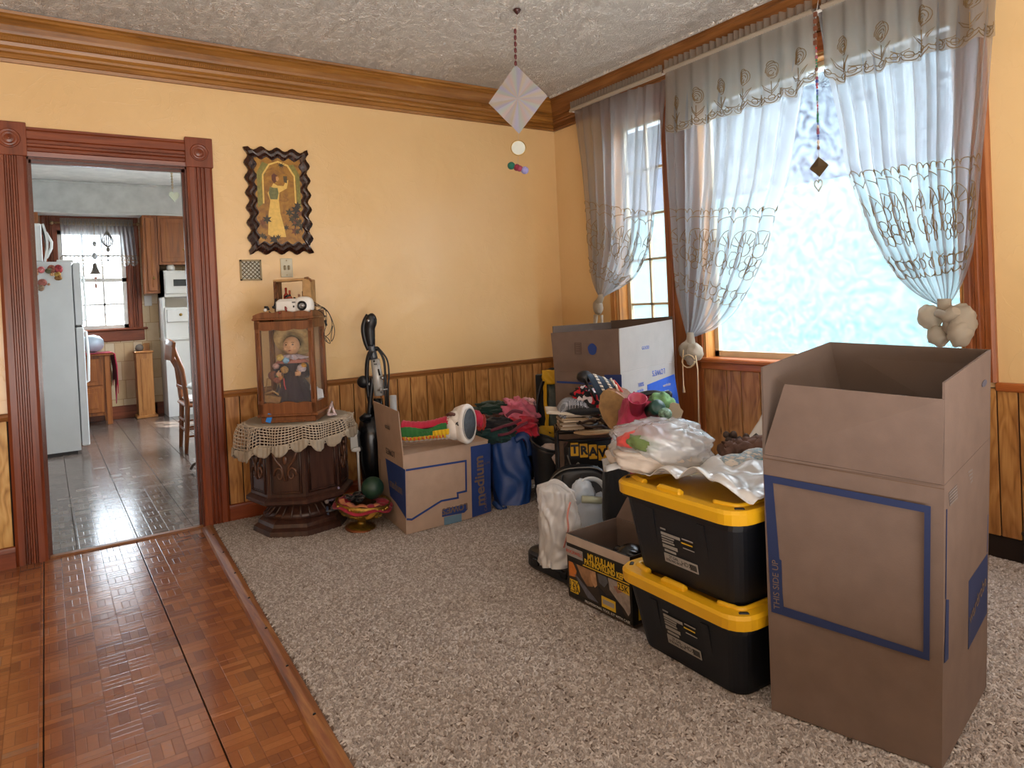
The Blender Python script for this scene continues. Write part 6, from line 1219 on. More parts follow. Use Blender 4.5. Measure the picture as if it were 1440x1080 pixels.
# ------------------------------------------------------------------ wire rack and what lies on it
dR = 3.80; r0 = PD(828, 640, dR); rk = camthing('wire_rack', 'black wire rack with curved front shelf standing before the corner box', 'rack', (r0.x, r0.y, .012)); lq = Loc(rk); g = lambda px, py, dd=0: lq(px, py, dd)
zs_ = g(786, 606).z; xL, xR = g(785, 640).x, g(872, 640).x; DD = .18
zsr = zs_-.02
def shelf(z, y0=-.0):
    front = [Vector((xL, y0, z))]+[Vector((xL+(xR-xL)*t, y0-.06*sin(pi*t), z)) for t in (.15, .3, .5, .7, .85)]+[Vector((xR, y0, z))]
    return front
b = B()
for x in (xL, xR):
    for y in (0, DD): b = B(); b.tube([(x, y, 0), (x, y, zs_)], .008, 8); obj('post', b, DKMET, rk)
for z in (zs_, zs_-.05):
    b = B(); f = shelf(z); b.tube(f, .006, 6); b.tube([(xL, DD, z), (xR, DD, z)], .006, 6); b.tube([(xL, 0, z), (xL, DD, z)], .006, 6); b.tube([(xR, 0, z), (xR, DD, z)], .006, 6)
    if z != zs_-.05:
        for i in range(13): t = (i+.5)/13; b.tube([(xL+(xR-xL)*t, -.06*sin(pi*t), z), (xL+(xR-xL)*t, DD, z)], .0025, 4)
    obj('shelf', b, DKMET, rk)
b = B(); pts = [g(798, 640, -.02), g(803, 655, -.02), g(806, 658, -.02), g(812, 652, -.02), g(814, 652, -.02), g(822, 665, -.02), g(832, 673, -.02), g(838, 668, -.02), g(840, 655, -.02)]; b.tube(spl(pts, 4), .004, 6); obj('scroll_wire', b, plain('pewter', '6c6a66', .4, .5), rk)
def onrack(name, label, cat, px, py, dd=.1, grp=None, z=None):
    q = PD(px, py, dR+dd); z = zs_+.018 if z is None else z; return camthing(name, label, cat, (q.x, q.y, z), grp)
# lettered yellow bag on the lower shelf / under the rack top
lb_ = camthing('yellow_letter_bag', 'black bag with large yellow letter panels just under the wire rack top', 'bag', (PD(838, 640, dR+.10).x, PD(838, 640, dR+.10).y, .012)); lq2 = Loc(lb_); g2 = lambda px, py, dd=-.055: lq2(px, py, dd)
x0, x1, z1 = g2(795, 640).x, g2(872, 640).x, zs_-.075
b = B(); b.box(((x0+x1)/2, 0.01, z1/2), (x1-x0, .12, z1), bev=.03); obj('body', b, BLK, lb_)
for x, s_ in ((808, 'T'), (821, 'R'), (834, 'A'), (847, 'V'), (860, 'E')):
    a, c = g2(x-6, 623+(x-808)*.10), g2(x+6, 641+(x-808)*.16); b = B(); b.box(((a.x+c.x)/2, -.053, (a.z+c.z)/2), (c.x-a.x, .008, a.z-c.z), bev=.002); pn = obj('yellow_panel', b, YT, lb_)
    f_ = Fr((0, -.058, 0), (1, 0, 0), (0, 0, 1)); text(s_, .065, f_, (a.x+c.x)/2, (a.z+c.z)/2, 0, BLK, pn, world=False, bold=.003)
# black handbag on the floor in front of the rack
hb0 = PD(800, 690, 3.60); hb = camthing('black_handbag', 'large black leather handbag with pale piping on the carpet in front of the rack', 'handbag', (hb0.x, hb0.y, .012)); lq = Loc(hb); g = lambda px, py, dd=0: lq(px, py, dd)
x0, x1, zt_ = g(770, 700).x, g(862, 700).x, g(800, 656).z
def hbf(u, v):
    A = u*2*pi; sg = lambda t: math.copysign(abs(t)**.6, t); tz = zt_*(1-.16*((cos(A)))**2)
    return Vector(((x0+x1)/2+(x1-x0)/2*sg(cos(A))*(1-.10*v), .0+.085*sg(sin(A))*(1-.5*v*v)*(1+.06*sin(5*A+4*v)), tz*v))
b = B(); b.grid(hbf, 60, 16); b.grid(lambda u, v: hbf(u, 1.)*(1-v)+Vector(((x0+x1)/2, 0, zt_*.86))*v, 60, 2); obj('body', b, plain('black_leather', '15161a', .38, 0, .2, 9, .25, 40), hb)
b = B(); b.tube([hbf(.5+i/40, 1.)+Vector((0, -.004, .003)) for i in range(1, 20)], .0035, 6); b.tube([hbf(.5+i/40, .55)+Vector((0, -.004, 0)) for i in range(1, 20)], .003, 5); obj('piping', b, plain('grey_piping', '6a6864', .5), hb, kind='stuff')
b = B(); b.tube(spl([g(790, 668, -.06), g(788, 690, -.085), g(798, 697, -.085), g(812, 690, -.08), g(818, 668, -.06)], 5), .007, 8); obj('handle', b, BLK, hb)
laundry('black_tote_bag', 'floppy black bag right of the leather handbag, behind the open carton', 'bag', 868, 680, 3.30, (.15, .12, .28), '141519', 21, bot=.012, amp=.06, fold=.03)
# things on the rack
pst = onrack('paper_stack', 'stack of papers and envelopes on the left of the wire rack', 'papers', 815, 585, .10, z=zs_+.010); rn = random.Random(8)
PAPS = [plain('pap%d' % i, c, .8) for i, c in enumerate(('b8a894', 'a8947c', 'c8bcae', '8c7c68'))]
wdr = (820-790)*dR/F
for i in range(7):
    b = B(); b.box((rn.uniform(-.01, .01), rn.uniform(-.02, .01), .006+i*.012), (.235-rn.random()*.03, .20, .010), Matrix.Rotation(rn.uniform(-.15, .15), 3, 'Z')@Matrix.Rotation(rn.uniform(-.02, .02), 3, 'X')); obj('paper', b, PAPS[i % 4], pst)
zz = zs_+.010+.088
q = PD(808, 573, dR+.02); b = B(); b.grid(lambda u, v: Vector((0, 0, 0))+Vector(((u-.5)*.26, (v-.5)*.2, .016+.012*sin(3*u+2)+.005*sin(9*v))), 16, 12, .01); wb_ = onrack('white_folder', 'white sheet lying at the left end of the paper stack', 'papers', 800, 575, .06, z=zz); obj('sheet', b, plain('sheetw', 'c6bcae', .7), wb_)
bc_ = onrack('brown_scraps', 'dark brown belts and scraps on the right of the paper stack', 'belts', 848, 588, .05, z=zs_+.010); b = B(); rn = random.Random(9)
for i in range(9):
    x, z = rn.uniform(-.10, .12), rn.uniform(.01, .09); b.tube([(x+.05*cos(t+i)*(1+.2*i/9), -.02+.05*sin(t+i)-.02*(i % 3), z+.012*sin(2*t+i)) for t in [j*.7 for j in range(10)]], .009, 6, True, flat=.4)
obj('belt', b, plain('belt_brown', '30221c', .5, 0, .3), bc_, kind='stuff')
ck = onrack('checked_cloth', 'folded black and white checked cloth on top of the paper stack', 'cloth', 808, 563, .06, z=zz+.020)
mtc, ntc, bdc, Nc, Lc = base('houndstooth'); v = coord(Nc, Lc, 'Object', (1, 1, 1)); chk = Nc.new('ShaderNodeTexChecker'); chk.inputs['Scale'].default_value = 130; chk.inputs[1].default_value = C3('b8bcc8'); chk.inputs[2].default_value = C3('2c2e38'); Lc.new(v, chk.inputs[0]); Lc.new(chk.outputs[0], bdc.inputs['Base Color']); bdc.inputs['Roughness'].default_value = .9
b = B(); b.grid(lambda u, v: Vector(((u-.5)*.20, (v-.5)*.18, .055+.012*sin(4*u)-.05*(u > .9)*0-.045*(2*u-1)**4-.03*(2*v-1)**4)), 20, 16, .05); obj('folded_cloth', b, mtc, ck)
dcl = onrack('dark_cloth', 'near-black cloth folded beneath the checked cloth', 'cloth', 818, 575, .03, z=zz-.006); b = B(); b.ball((.03, 0, .022), (.26, .2, .05), 30, 14, lambda u: .1*noise.noise(u*3)); obj('fold', b, fab('navy_dark', '14161c'), dcl)
bd_ = onrack('red_bandana', 'crumpled red, black and white patterned bandana below the navy cap', 'bandana', 822, 553, .06, z=zz+.045)
mtb, ntb, bdb, Nb, Lb = base('bandana_print'); v = coord(Nb, Lb); vo = Nb.new('ShaderNodeTexVoronoi'); vo.inputs['Scale'].default_value = 38; Lb.new(v, vo.inputs[0]); sx_ = Nb.new('ShaderNodeSeparateXYZ'); Lb.new(vo.outputs['Color'], sx_.inputs[0]); rr_ = ramp(Nb, Lb, sx_.outputs[0], [(.0, C3('15141a')), (.38, C3('15141a')), (.40, C3('c01c2c')), (.75, C3('b81e2c')), (.80, C3('d8ccd0'))]); Nb[rr_.node.name].color_ramp.interpolation = 'CONSTANT'; Lb.new(rr_, bdb.inputs['Base Color']); bdb.inputs['Roughness'].default_value = .85
b = B(); b.ball((0, 0, .045), (.15, .13, .11), 50, 30, lambda u: .22*noise.noise(u*2.4+Vector((4, 0, 0)))+.10*sin(9*u.x+8*noise.noise(u*2))); b.ball((.05, -.03, .0), (.13, .11, .11), 40, 24, lambda u: .2*noise.noise(u*3)+.10*sin(7*u.x)); obj('crumpled_cloth', b, mtb, bd_)
cp = onrack('navy_cap', 'navy cloth cap with white lettering and red trim, its dark opening facing left', 'cap', 850, 545, -.05, z=zz+.11); lq = Loc(cp); g = lambda px, py, dd=0: lq(px, py, dd)
NAVY = fab('navy_twill', '2c3c50'); 
a0, a1, a2, a3 = g(819, 527, -.03), g(842, 560, -.03), g(852, 526, -.0), g(876, 560, -.0)
def capf(u, v):
    A = (u-.15)*pi*1.25; top_ = g(824, 524).lerp(g(868, 540), v); bot_ = g(842, 563, -.0).lerp(g(884, 562), v); c = top_.lerp(bot_, .5); hv = (top_-bot_)*.5
    return c+hv*cos(A)+Vector((0, -.07*sin(A), 0))+Vector((0, .0, .01*sin(3*v)))
b = B(); b.grid(capf, 26, 16, .006); obj('crown', b, NAVY, cp)
b = B(); b.grid(lambda u, v: Vector((0, 0, 0))+g(813+8*u, 527).lerp(g(838, 555+8*u), v)+Vector((0, -.03*sin(pi*v)-.02*u, .010*sin(pi*u))), 10, 16, .010); b.ball(g(822, 530, .01), (.09, .10, .07), 18, 12); obj('dark_lining', b, BLK, cp)
b = B()
for v0, n_ in ((.22, 7), (.52, 8)):
    for i in range(n_): u0 = .12+i*.075; b.grid(lambda u, v: capf(u0+.05*u, v0+.10*v+.01*sin(9*u+i))+Vector((-.0, -.003, .003)), 3, 3, .002)
obj('white_lettering', b, WHITEINK, cp, kind='stuff')
b = B(); b.tube([capf(.05+.6*i/14, .88)+Vector((0, -.004, .004)) for i in range(15)], .009, 6); obj('red_trim', b, REDINK, cp); b = B(); b.tube([capf(.0+.6*i/14, .80)+Vector((0, -.004, .004))+Vector((0, 0, .006*sin(i*2))) for i in range(15)], .006, 6); obj('white_trim', b, WHITEINK, cp)
dq = PD(866, 576, dR-.12); dm = camthing('drum_disc', 'tan hide hand drum tilted against the pile on the wire rack', 'hand drum', (dq.x, dq.y, zs_+.012)); lq = Loc(dm); g = lambda px, py, dd=0: lq(px, py, dd)
outl = [(844, 556), (849, 549), (858, 549), (871, 554), (880, 563), (882, 580), (880, 600), (868, 604), (858, 603), (848, 590), (842, 573)]
pts = [g(x, y, -.04-.0006*(y-550)) for x, y in outl]; mn = min(p.z for p in pts); pts = [Vector((p.x, p.y, max(p.z, .0))) for p in pts]
b = B(); b.prism(pts, (.012, .008, 0)); obj('drumhead', b, plain('hide_tan', '8c6c40', .7, 0, .22, 30), dm)
b = B(); b.prism([p+Vector((.010, .009, 0)) for p in pts], (.045, .07, .012)); obj('shell', b, plain('shell_brown', '7c4e2a', .6, 0, .3, 60), dm)
b = B(); rn = random.Random(2)
for i in range(10): t = i/9; p = g(868, 551).lerp(g(892, 590), t); b.tube([p, p+Vector((rn.uniform(.0, .03), rn.uniform(-.02, .02), -.03))], .003, 5)
b.tube(spl([g(866, 551, -.04), g(880, 562, -.04), g(888, 578, -.04), g(890, 604, -.04)], 6), .004, 5); obj('lacing', b, plain('lace_pinkwhite', 'c9a8a4', .7, 0, .3, 80), dm, kind='stuff')
pl = camthing('tan_plate', 'tan oval paper plate at the front edge of the wire rack', 'plate', (PD(834, 618, dR-.10).x, PD(834, 618, dR-.10).y, zs_+.010)); b = B(); b.lathe([(0, .002), (.08, .002), (.105, .010), (.105, .013), (.08, .006), (0, .006)], (0, -.02, 0), 36, sy=.62); obj('plate', b, plain('plate_tan', 'ac8c68', .6), pl)
# ------------------------------------------------------------------ corner box (open wardrobe carton)
dA = 3.98
nA = PD(874, 560, dA); nA.z = .016; du_ = Vector((.956, .29, 0)).normalized(); dv_ = Vector((-.29, .956, 0)).normalized()
def along(o, d, px):      # distance along d so that the point is seen at column px (level ~z .9)
    best = None
    lo, hi = .05, 1.5
    for _ in range(40):
        mid_ = (lo+hi)/2; q = o+d*mid_; r = q+Vector((0, 0, .9))-CAM; x = 720+F*r.dot(_r)/r.dot(_f)
        if (x < px) == (d.dot(_r) > 0): lo = mid_
        else: hi = mid_
    return (lo+hi)/2
Wc = along(nA, du_, 948); Vc = along(nA, dv_, 779)
bx4 = [nA, nA+du_*Wc, nA+du_*Wc+dv_*Vc, nA+dv_*Vc]
zc_ = ZH(nA, 874, 525); cbx = thing('corner_box', 'large open wardrobe box with raised flaps and blue print, standing in the room corner', 'cardboard box', nA)
T_ = .005
def wallslab(name, p, q, z0, z1, mat, parent, nrm, t=T_):
    b = B(); slab(b, [Vector((p.x, p.y, z0)), Vector((q.x, q.y, z0)), Vector((q.x, q.y, z1)), Vector((p.x, p.y, z1))], nrm, t); return obj(name, b, mat, parent, True)
wallslab('left_side', bx4[3], bx4[0], .016, zc_, KRAFT, cbx, -du_); wallslab('right_side', bx4[0], bx4[1], .016, zc_, LITCARD, cbx, -dv_)
wallslab('back_side', bx4[1], bx4[2], .016, zc_, KRAFT, cbx, du_); wallslab('back_side', bx4[2], bx4[3], .016, zc_, KRAFT, cbx, dv_)
b = B(); b.prism([p+Vector((0, 0, 0)) for p in bx4], (0, 0, .005)); obj('bottom', b, KRAFT, cbx, True)
def flap(name, p, q, z, tp, tq, mat, parent, nrm, t=.005):
    b = B(); slab(b, [Vector((p.x, p.y, z+.001)), Vector((q.x, q.y, z+.001)), tq, tp], nrm, t); return obj(name, b, mat, parent, True)
tA = up(nA, 872, 462); tA2 = tA+(-du_)*.01
def flat_top(p, px, py): return up(p, px, py)
zf = tA.z
flap('left_flap', bx4[3], bx4[0], zc_, Vector((bx4[3].x, bx4[3].y, ZH(bx4[3], 779, 468)))-du_*.02, tA-du_*.005, KRAFT, cbx, -du_)
flap('right_flap', bx4[0], bx4[1], zc_, tA-dv_*.006, Vector((bx4[1].x, bx4[1].y, ZH(bx4[1], 940, 449)))-du_*.05-dv_*.02, LITCARD, cbx, -dv_)
flap('back_flap', bx4[2], bx4[1], zc_, bx4[2]+Vector((0, 0, zf-.016+.02)), bx4[1]+Vector((0, 0, zf+.04-.016)), KRAFTIN, cbx, du_)
flap('back_flap', bx4[3], bx4[2], zc_, bx4[3]+Vector((0, 0, zf+.02-.016)), bx4[2]+Vector((0, 0, zf+.01-.016)), KRAFTIN, cbx, dv_)
FLc = Fr(bx4[3]+Vector((0, 0, 0)), -dv_, UPZ); FRc = Fr(nA, du_, UPZ)
FLc.o = FLc.o+FLc.n*.0004; FRc.o = FRc.o+FRc.n*.0004
dpx('blue_panel', FRc, [(910, 541), (948, 526), (956, 576), (912, 600)], BLUEINKB, cbx)
dpx('blue_panel', FLc, [(850, 527), (874, 527), (875, 558), (851, 556)], BLUEINK, cbx)
rpx('blue_line', FLc, [(783, 537), (850, 540.5)], .012, BLUEINK, cbx)
a = fp(FRc, 926, 523); text("LOWE'S", .05, FRc, a[0], a[1], pi, BLUEINKB, cbx, h=.002); a = fp(FRc, 901, 541); text('100%', .035, FRc, a[0], a[1], 0, BLUEINKB, cbx, h=.002); a = fp(FRc, 900, 549); text('recycle', .028, FRc, a[0], a[1], 0, BLUEINKB, cbx, h=.002)
a = fp(FRc, 935, 551); text('extra', .05, FRc, a[0], a[1], 0, WHITEINK, cbx, h=.0035); a = fp(FRc, 937, 541); text('wardrobe', .028, FRc, a[0], a[1], 0, WHITEINK, cbx, h=.0035)
FFr = Fr(bx4[0]-dv_*.006+Vector((0, 0, 0)), du_, UPZ); a = fp(FFr, 907, 489); text('GOOD', .03, FFr, a[0], a[1], 0, BLUEINKB, cbx, h=.004)
FFl = Fr(bx4[3]-du_*.012, -dv_, UPZ); b = B(); a = fp(FFl, 833, 491); decal(b, FFl, [(a[0]+.030*cos(t)*(1+.06*sin(5*t)), a[1]+.034*sin(t)) for t in [i*pi/14 for i in range(28)]], .002); obj('globe_print', b, BLUEINK, cbx, True)
a = fp(FFl, 813, 490); b = B(); ribbon(b, FFl, [(a[0]-.022, a[1]-.034), (a[0]+.022, a[1]-.034), (a[0]+.022, a[1]+.034), (a[0]-.022, a[1]+.034)], .003, .002, True)
for i in range(4): ribbon(b, FFl, [(a[0]-.014, a[1]+.024-i*.013), (a[0]+.014, a[1]+.024-i*.013)], .005, .002)
obj('stamp_print', b, plain('stamp_brown', '5c463c', .8), cbx, True)
# pink and green things heaped behind the totes
def solo(name, label, cat, px, py, d, fn, mat, z0=None):
    c = PD(px, py, d); t = camthing(name, label, cat, (c.x, c.y, c.z if z0 is None else z0)); b = B(); fn(b); obj('body', b, mat, t); return t
laundry('pink_heap', 'raspberry pink plastic and cloth heap between the totes and the corner box', 'cloth', 905, 590, 3.55, (.34, .24, .25), 'b03a5c', 31, bot=.012, amp=.07, fold=.03)
zp = PD(905, 578, 3.55).z
MT_ = Matrix.Rotation(-.5, 3, 'X')
solo('pink_cup', 'pink plastic cup lying open-end up left on the raspberry heap', 'cup', 896, 569, 3.46, lambda b: b.lathe([(.03, -.05), (.046, .035), (.05, .04), (.043, .036), (.03, -.04), (0, -.045)], (0, 0, 0), 28, Matrix.Rotation(.5, 3, 'X')), plain('cup_pink', 'b84464', .35))
solo('green_tin', 'dark green round tin beside the pink cup', 'tin', 922, 575, 3.42, lambda b: b.lathe([(.0, -.045), (.040, -.045), (.040, .03), (.036, .034), (0, .034)], (0, 0, 0), 28, Matrix.Rotation(1.1, 3, 'X')@Matrix.Rotation(.3, 3, 'Y')), plain('tin_green', '12403a', .3))
solo('green_scarf', 'pale and mid green printed cloth right of the green tin', 'scarf', 930, 567, 3.50, lambda b: b.ball((0, 0, 0), (.13, .1, .11), 36, 22, lambda u: .2*noise.noise(u*2.6)+.08*sin(8*u.x)), plain('scarf_green', '6c9a6a', .7, 0, .5, 25))
solo('patterned_cup', 'dark green and white patterned ball near the right of the raspberry heap', 'ball', 935, 582, 3.38, lambda b: b.ball((0, 0, 0), (.07, .07, .06), 20, 14), plain('cup_pattern', '6c8c7c', .4, 0, .75, 70))
c = PD(915, 560, 3.52); t = camthing('black_strap_bag', 'black strap loop over the top of the raspberry heap', 'strap', c); l2 = Loc(t); b = B(); b.tube(spl([l2(889, 560), l2(905, 554), l2(920, 552), l2(933, 554), l2(942, 553), l2(942, 560), l2(935, 562), l2(930, 557)], 6), .016, 8, flat=.5); obj('strap', b, BLK, t)
c = PD(950, 572, 3.46); t = camthing('cream_torn_card', 'cream wavy-edged card standing at the right of the raspberry heap', 'card', (c.x, c.y, .016)); l2 = Loc(t); b = B(); o_ = [(937, 576), (940, 569), (947, 566), (955, 568), (957, 574), (961, 578), (959, 584), (957, 590), (962, 597), (964, 640), (938, 640)]; b.prism([l2(x, y, 0) for x, y in o_], (0, .008, 0)); b.prism([Vector((l2(940, 640).x, -.002, 0)), Vector((l2(962, 640).x, -.002, 0)), Vector((l2(962, 636).x, -.002, l2(950, 636).z)), Vector((l2(940, 636).x, -.002, l2(950, 636).z))], (0, .01, 0)); obj('card', b, plain('cream_card', 'a89a86', .8), t)
# ------------------------------------------------------------------ totes
tA0 = P(904, 902, z=.016); tB0 = P(1043, 982, z=.016)
tu = (tB0-tA0).normalized(); tn = tu.cross(UPZ); tv = -tn
hT = ZH(tB0, 1041, 856)-.016          # height of one tote to its lid top
TWf = (tB0-tA0).length; TDp = .56
tux = math.atan2(tu.y, tu.x)
def rrect(hx, hy, r, n=5):
    pts = []
    for cx_, cy_, a0 in ((hx-r, -hy+r, -pi/2), (hx-r, hy-r, 0), (-hx+r, hy-r, pi/2), (-hx+r, -hy+r, pi)):
        for i in range(n+1): A = a0+pi/2*i/n; pts.append((cx_+r*cos(A), cy_+r*sin(A)))
    return pts
def tote(label, base, hgt):
    t = thing('storage_tote', label, 'storage tote', base, tux, 'black storage totes with yellow lids')
    w0, d0_ = TWf/2, TDp/2; fl = .045; b = B(); vs = []; prof = [(0, 0), (.004, .012), (fl*.8, hgt-.075), (fl*.8, hgt-.065), (fl+.006, hgt-.06), (fl+.006, hgt-.03)]
    for e, z in prof: vs += [(x, y, z) for x, y in rrect(w0+e, d0_+e, .05)]
    n = 24; fs = [(i*n+k_, i*n+(k_+1) % n, (i+1)*n+(k_+1) % n, (i+1)*n+k_) for i in range(len(prof)-1) for k_ in range(n)]+[tuple(range(n-1, -1, -1))]+[tuple(range((len(prof)-1)*n, len(prof)*n))]
    b.add(vs, fs, False); obj('tub', b, TOTE, t)
    b = B(); 
    for x in (-w0*.52, w0*.52):
        for sgn in (-1,): b.prism([(x-.012, -d0_-.002, .02), (x+.012, -d0_-.002, .02), (x+.016, -d0_-fl*.8-.004, hgt-.08), (x-.016, -d0_-fl*.8-.004, hgt-.08)], (0, .02, 0))
    obj('rib', b, TOTE, t, kind='stuff')
    b = B(); vs = []; hz_ = hgt
    prof = [(fl+.012, hz_-.048), (fl+.020, hz_-.046), (fl+.022, hz_-.012), (fl+.014, hz_-.002), (fl-.012, hz_), (fl-.028, hz_-.002), (fl-.036, hz_-.022), (fl-.05, hz_-.024)]
    for e, z in prof: vs += [(x, y, z) for x, y in rrect(w0+e, d0_+e, .075)]
    fs = [(i*n+k_, i*n+(k_+1) % n, (i+1)*n+(k_+1) % n, (i+1)*n+k_) for i in range(len(prof)-1) for k_ in range(n)]+[tuple(range((len(prof)-1)*n, len(prof)*n))]
    b.add(vs, fs, False)
    obj('lid', b, YEL, t); lidf = t.children[-1] if t.children else None
    b = B()
    for x, ln in ((-.02, .11),): b.box((x, -d0_-fl+.014, hz_+.002), (ln, .026, .028), bev=.008)
    for sx_ in (-1, 1):
        pth = [(sx_*(w0+fl-.03), -d0_*.3, hz_-.002), (sx_*(w0+fl-.03), -d0_+.02, hz_-.002), (sx_*(w0+fl-.06), -d0_-fl+.04, hz_-.002), (sx_*(w0-.065), -d0_-fl+.03, hz_-.002)]
        b.tube(spl(pth, 5), .013, 8, flat=.8)
    obj('raised_lid_rib', b, YEL, t, kind='stuff')
    for sx_ in (-1, 1):
        b = B(); b.box((sx_*(w0+fl-.014), -d0_-fl+.035, hz_-.004), (.018, .034, .012), Matrix.Rotation(sx_*-.7, 3, 'Z'), bev=.004); obj('lid_slot', b, INK, t)
    fr_ = Fr((0, -d0_-.004, .012), (1, 0, 0), Vector((0, -fl*.8, hgt-.09)))
    b = B(); x0 = -.075; decal(b, fr_, [(x0, .052), (x0+.155, .052), (x0+.155, .085), (x0, .085)], .0015); lbl = obj('paper_label', b, SILVERINK, t)
    b = B(); 
    for (a, c, e, g_) in ((.0, .09, .152, .162), (.0, .06, .143, .148), (.0, .055, .134, .138), (.0, .058, .124, .130), (.0, .07, .106, .118), (.10, .15, .160, .164), (.0, .025, .172, .177), (.10, .15, .128, .131), (.006, .06, .092, .10)): decal(b, fr_, [(x0+a, e), (x0+c, e), (x0+c, g_), (x0+a, g_)], .0015)
    obj('label_line', b, SILVERINK, t, kind='stuff')
    b = B(); decal(b, fr_, [(x0+.095, .145), (x0+.145, .145), (x0+.145, .149), (x0+.095, .149)], .0016); obj('yellow_line', b, YINK, t)
    b = B()
    for i in range(12): decal(b, fr_, [(x0+.12+i*.0026, .058), (x0+.1213+i*.0026, .058), (x0+.1213+i*.0026, .079), (x0+.12+i*.0026, .079)], .0022)
    obj('barcode', b, INK, lbl, kind='stuff'); text('HDX', .022, fr_, x0+.105, .069, 0, INK, lbl, world=False, h=.002)
    text('27 GAL', .014, fr_, x0+.045, .075, 0, INK, lbl, world=False, h=.002); text('STRONG BOX', .012, fr_, x0+.045, .062, 0, INK, lbl, world=False, h=.002)
    return t
tc_ = tA0.lerp(tB0, .5)+tv*(TDp/2); tc_.z = .016
tote('lower black storage tote with yellow lid, standing on the carpet left of the tall box', tc_, hT)
tc2 = Vector(tc_); tc2.z = .016+hT+.001; sh_ = P(880, 692, z=.016+hT*1.9)
h2_ = ZH(tB0-tu*.01, 1040, 715)-tc2.z+.01
tote('upper black storage tote with yellow lid, carrying the plastic bag and white sheet', tc2, h2_)
zL = tc2.z+h2_
print('tote', TWf, hT, h2_, zL, 'corner', Wc, Vc, zc_, 'medium', Wf, h_, ld_.length)
# white sheet / bag with contents on the upper lid
SHT = translucent('white_poly_sheet', 'dcd8d4', .06, .75, gloss=.5, bs=.2)
ws = thing('white_plastic_sheet', 'thin white plastic sheet spread over the upper yellow lid under the coral branches', 'plastic sheet', Vector((tc2.x, tc2.y, zL+.002)), tux)
def shf(u, v):
    x = -.20+.50*u; y = -TDp/2-.02+(.80)*v
    z = .012+.030*abs(noise.noise(Vector((x*7, y*7, 0))))*1.6+.008*abs(noise.noise(Vector((x*17, y*17, 3))))
    z += .20*max(0, v-.70)/.30+.05*max(0, .16-v)/.16*0 + .03*sin(pi*u)
    if y < -.25: z += .03*(u > .4)*sin((u-.4)*5)
    return Vector((x, y+.012*noise.noise(Vector((x*6, 0, 5))), z))
b = B(); b.grid(shf, 60, 70, .0015); obj('sheet', b, SHT, ws)
lq = Loc(ws)
def onlid(px, py, z): return P(px, py, z=zL+z)
# clear bag of clothes
cbq = onlid(925, 652, .05); cg = camthing('clear_plastic_bag', 'clear shiny plastic bag full of white clothes on the upper yellow lid', 'plastic bag', (cbq.x, cbq.y, zL+.004)); lq = Loc(cg); g = lambda px, py, dd=0: lq(px, py, dd)
cx0, cx1 = g(862, 640).x, g(1012, 640).x; zt2 = g(940, 590, .1).z
dpn = Vector(((cx0+cx1)/2, .10, 0))
def wr(u, sd): return .16*noise.noise(u*1.8+Vector((sd, 0, 0)))+.07*noise.noise(u*5+Vector((sd, 0, 0)))+.035*sin(12*u.x+10*noise.noise(u*2)+6*u.z)
b = B(); hh = zt2*.98; b.ball(dpn+Vector((0, 0, hh/2)), (cx1-cx0, .34, hh*1.02), 90, 50, lambda u: wr(u, 3.), Matrix.Rotation(.06, 3, 'Y'), .85); b.grid(lambda u, v: Vector((cx0-.03+.10*u, -.02+.14*v, .030+.02*sin(9*v)+.02*u)), 8, 10, .001); obj('film', b, CLEARBAG, cg)
b = B(); a, c = g(868, 636, -.06), g(945, 690, -.06)
b.ball(dpn+Vector((-.03, -.03, hh*.30)), ((cx1-cx0)*.86, .28, hh*.58), 60, 34, lambda u: wr(u, 8.), Matrix.Rotation(.05, 3, 'Y'), .8); obj('white_clothes', b, fab('white_garment', 'b9aea4', .1), cg)
b = B(); b.ball(dpn+Vector((.05, -.06, hh*.22)), ((cx1-cx0)*.42, .2, hh*.42), 50, 26, lambda u: wr(u, 12.), None, .85); obj('cream_clothes', b, fab('cream_garment', 'c4b29c', .1), cg)
b = B(); b.ball(g(893, 619, .02), (.13, .1, .06), 30, 16, lambda u: wr(u, 4.)*1.5); obj('red_clothes', b, fab('red_garment', 'b8433c'), cg)
b = B(); b.ball(g(905, 625, -.01), (.13, .1, .06), 30, 16, lambda u: wr(u, 6.)*1.5, Matrix.Rotation(.4, 3, 'Y')); obj('green_clothes', b, fab('green_garment', '5c6c3c'), cg)
# coral / driftwood, snake-striped slippers
DRW = plain('driftwood', '5c4034', .85, 0, .35, 25, .7, 60); dw = thing('driftwood_bundle', 'brown driftwood branches lying on the white sheet beside the tall box', 'driftwood', Vector((onlid(1050, 630, .06).x, onlid(1050, 630, .06).y, zL+.05)), -YAW); lq = Loc(dw); g = lambda px, py, dd=0: lq(px, py, dd); rn = random.Random(12)
for i, pts in enumerate((((1018, 638), (1035, 632), (1056, 629), (1085, 624)), ((1015, 632), (1030, 628), (1050, 626), (1080, 622)), ((1020, 628), (1040, 624), (1060, 621), (1085, 618)), ((1012, 645), (1024, 640), (1036, 640), (1050, 634)))):
    p3 = spl([g(x, y, .02*i) for x, y in pts], 5); b = B(); b.tube([q+Vector((0, rn.uniform(-.004, .004), rn.uniform(-.004, .004))) for q in p3], [.022+.006*sin(j*1.7+i) for j in range(len(p3))], 8); obj('branch', b, DRW, dw)
b = B(); c_ = g(1037, 616, .05)
for i in range(16): A = rn.uniform(0, 6.28); r_ = rn.uniform(.01, .035); b.ball(c_+Vector((r_*cos(A)*1.3, .01*sin(3*A), r_*sin(A)+.0)), (.028, .02, .028), 8, 6)
b.tube([c_, g(1042, 624, .05)], .015, 8); obj('knobbly_coral', b, plain('coral_dark', '3a2a22', .8, 0, .3, 60), dw)
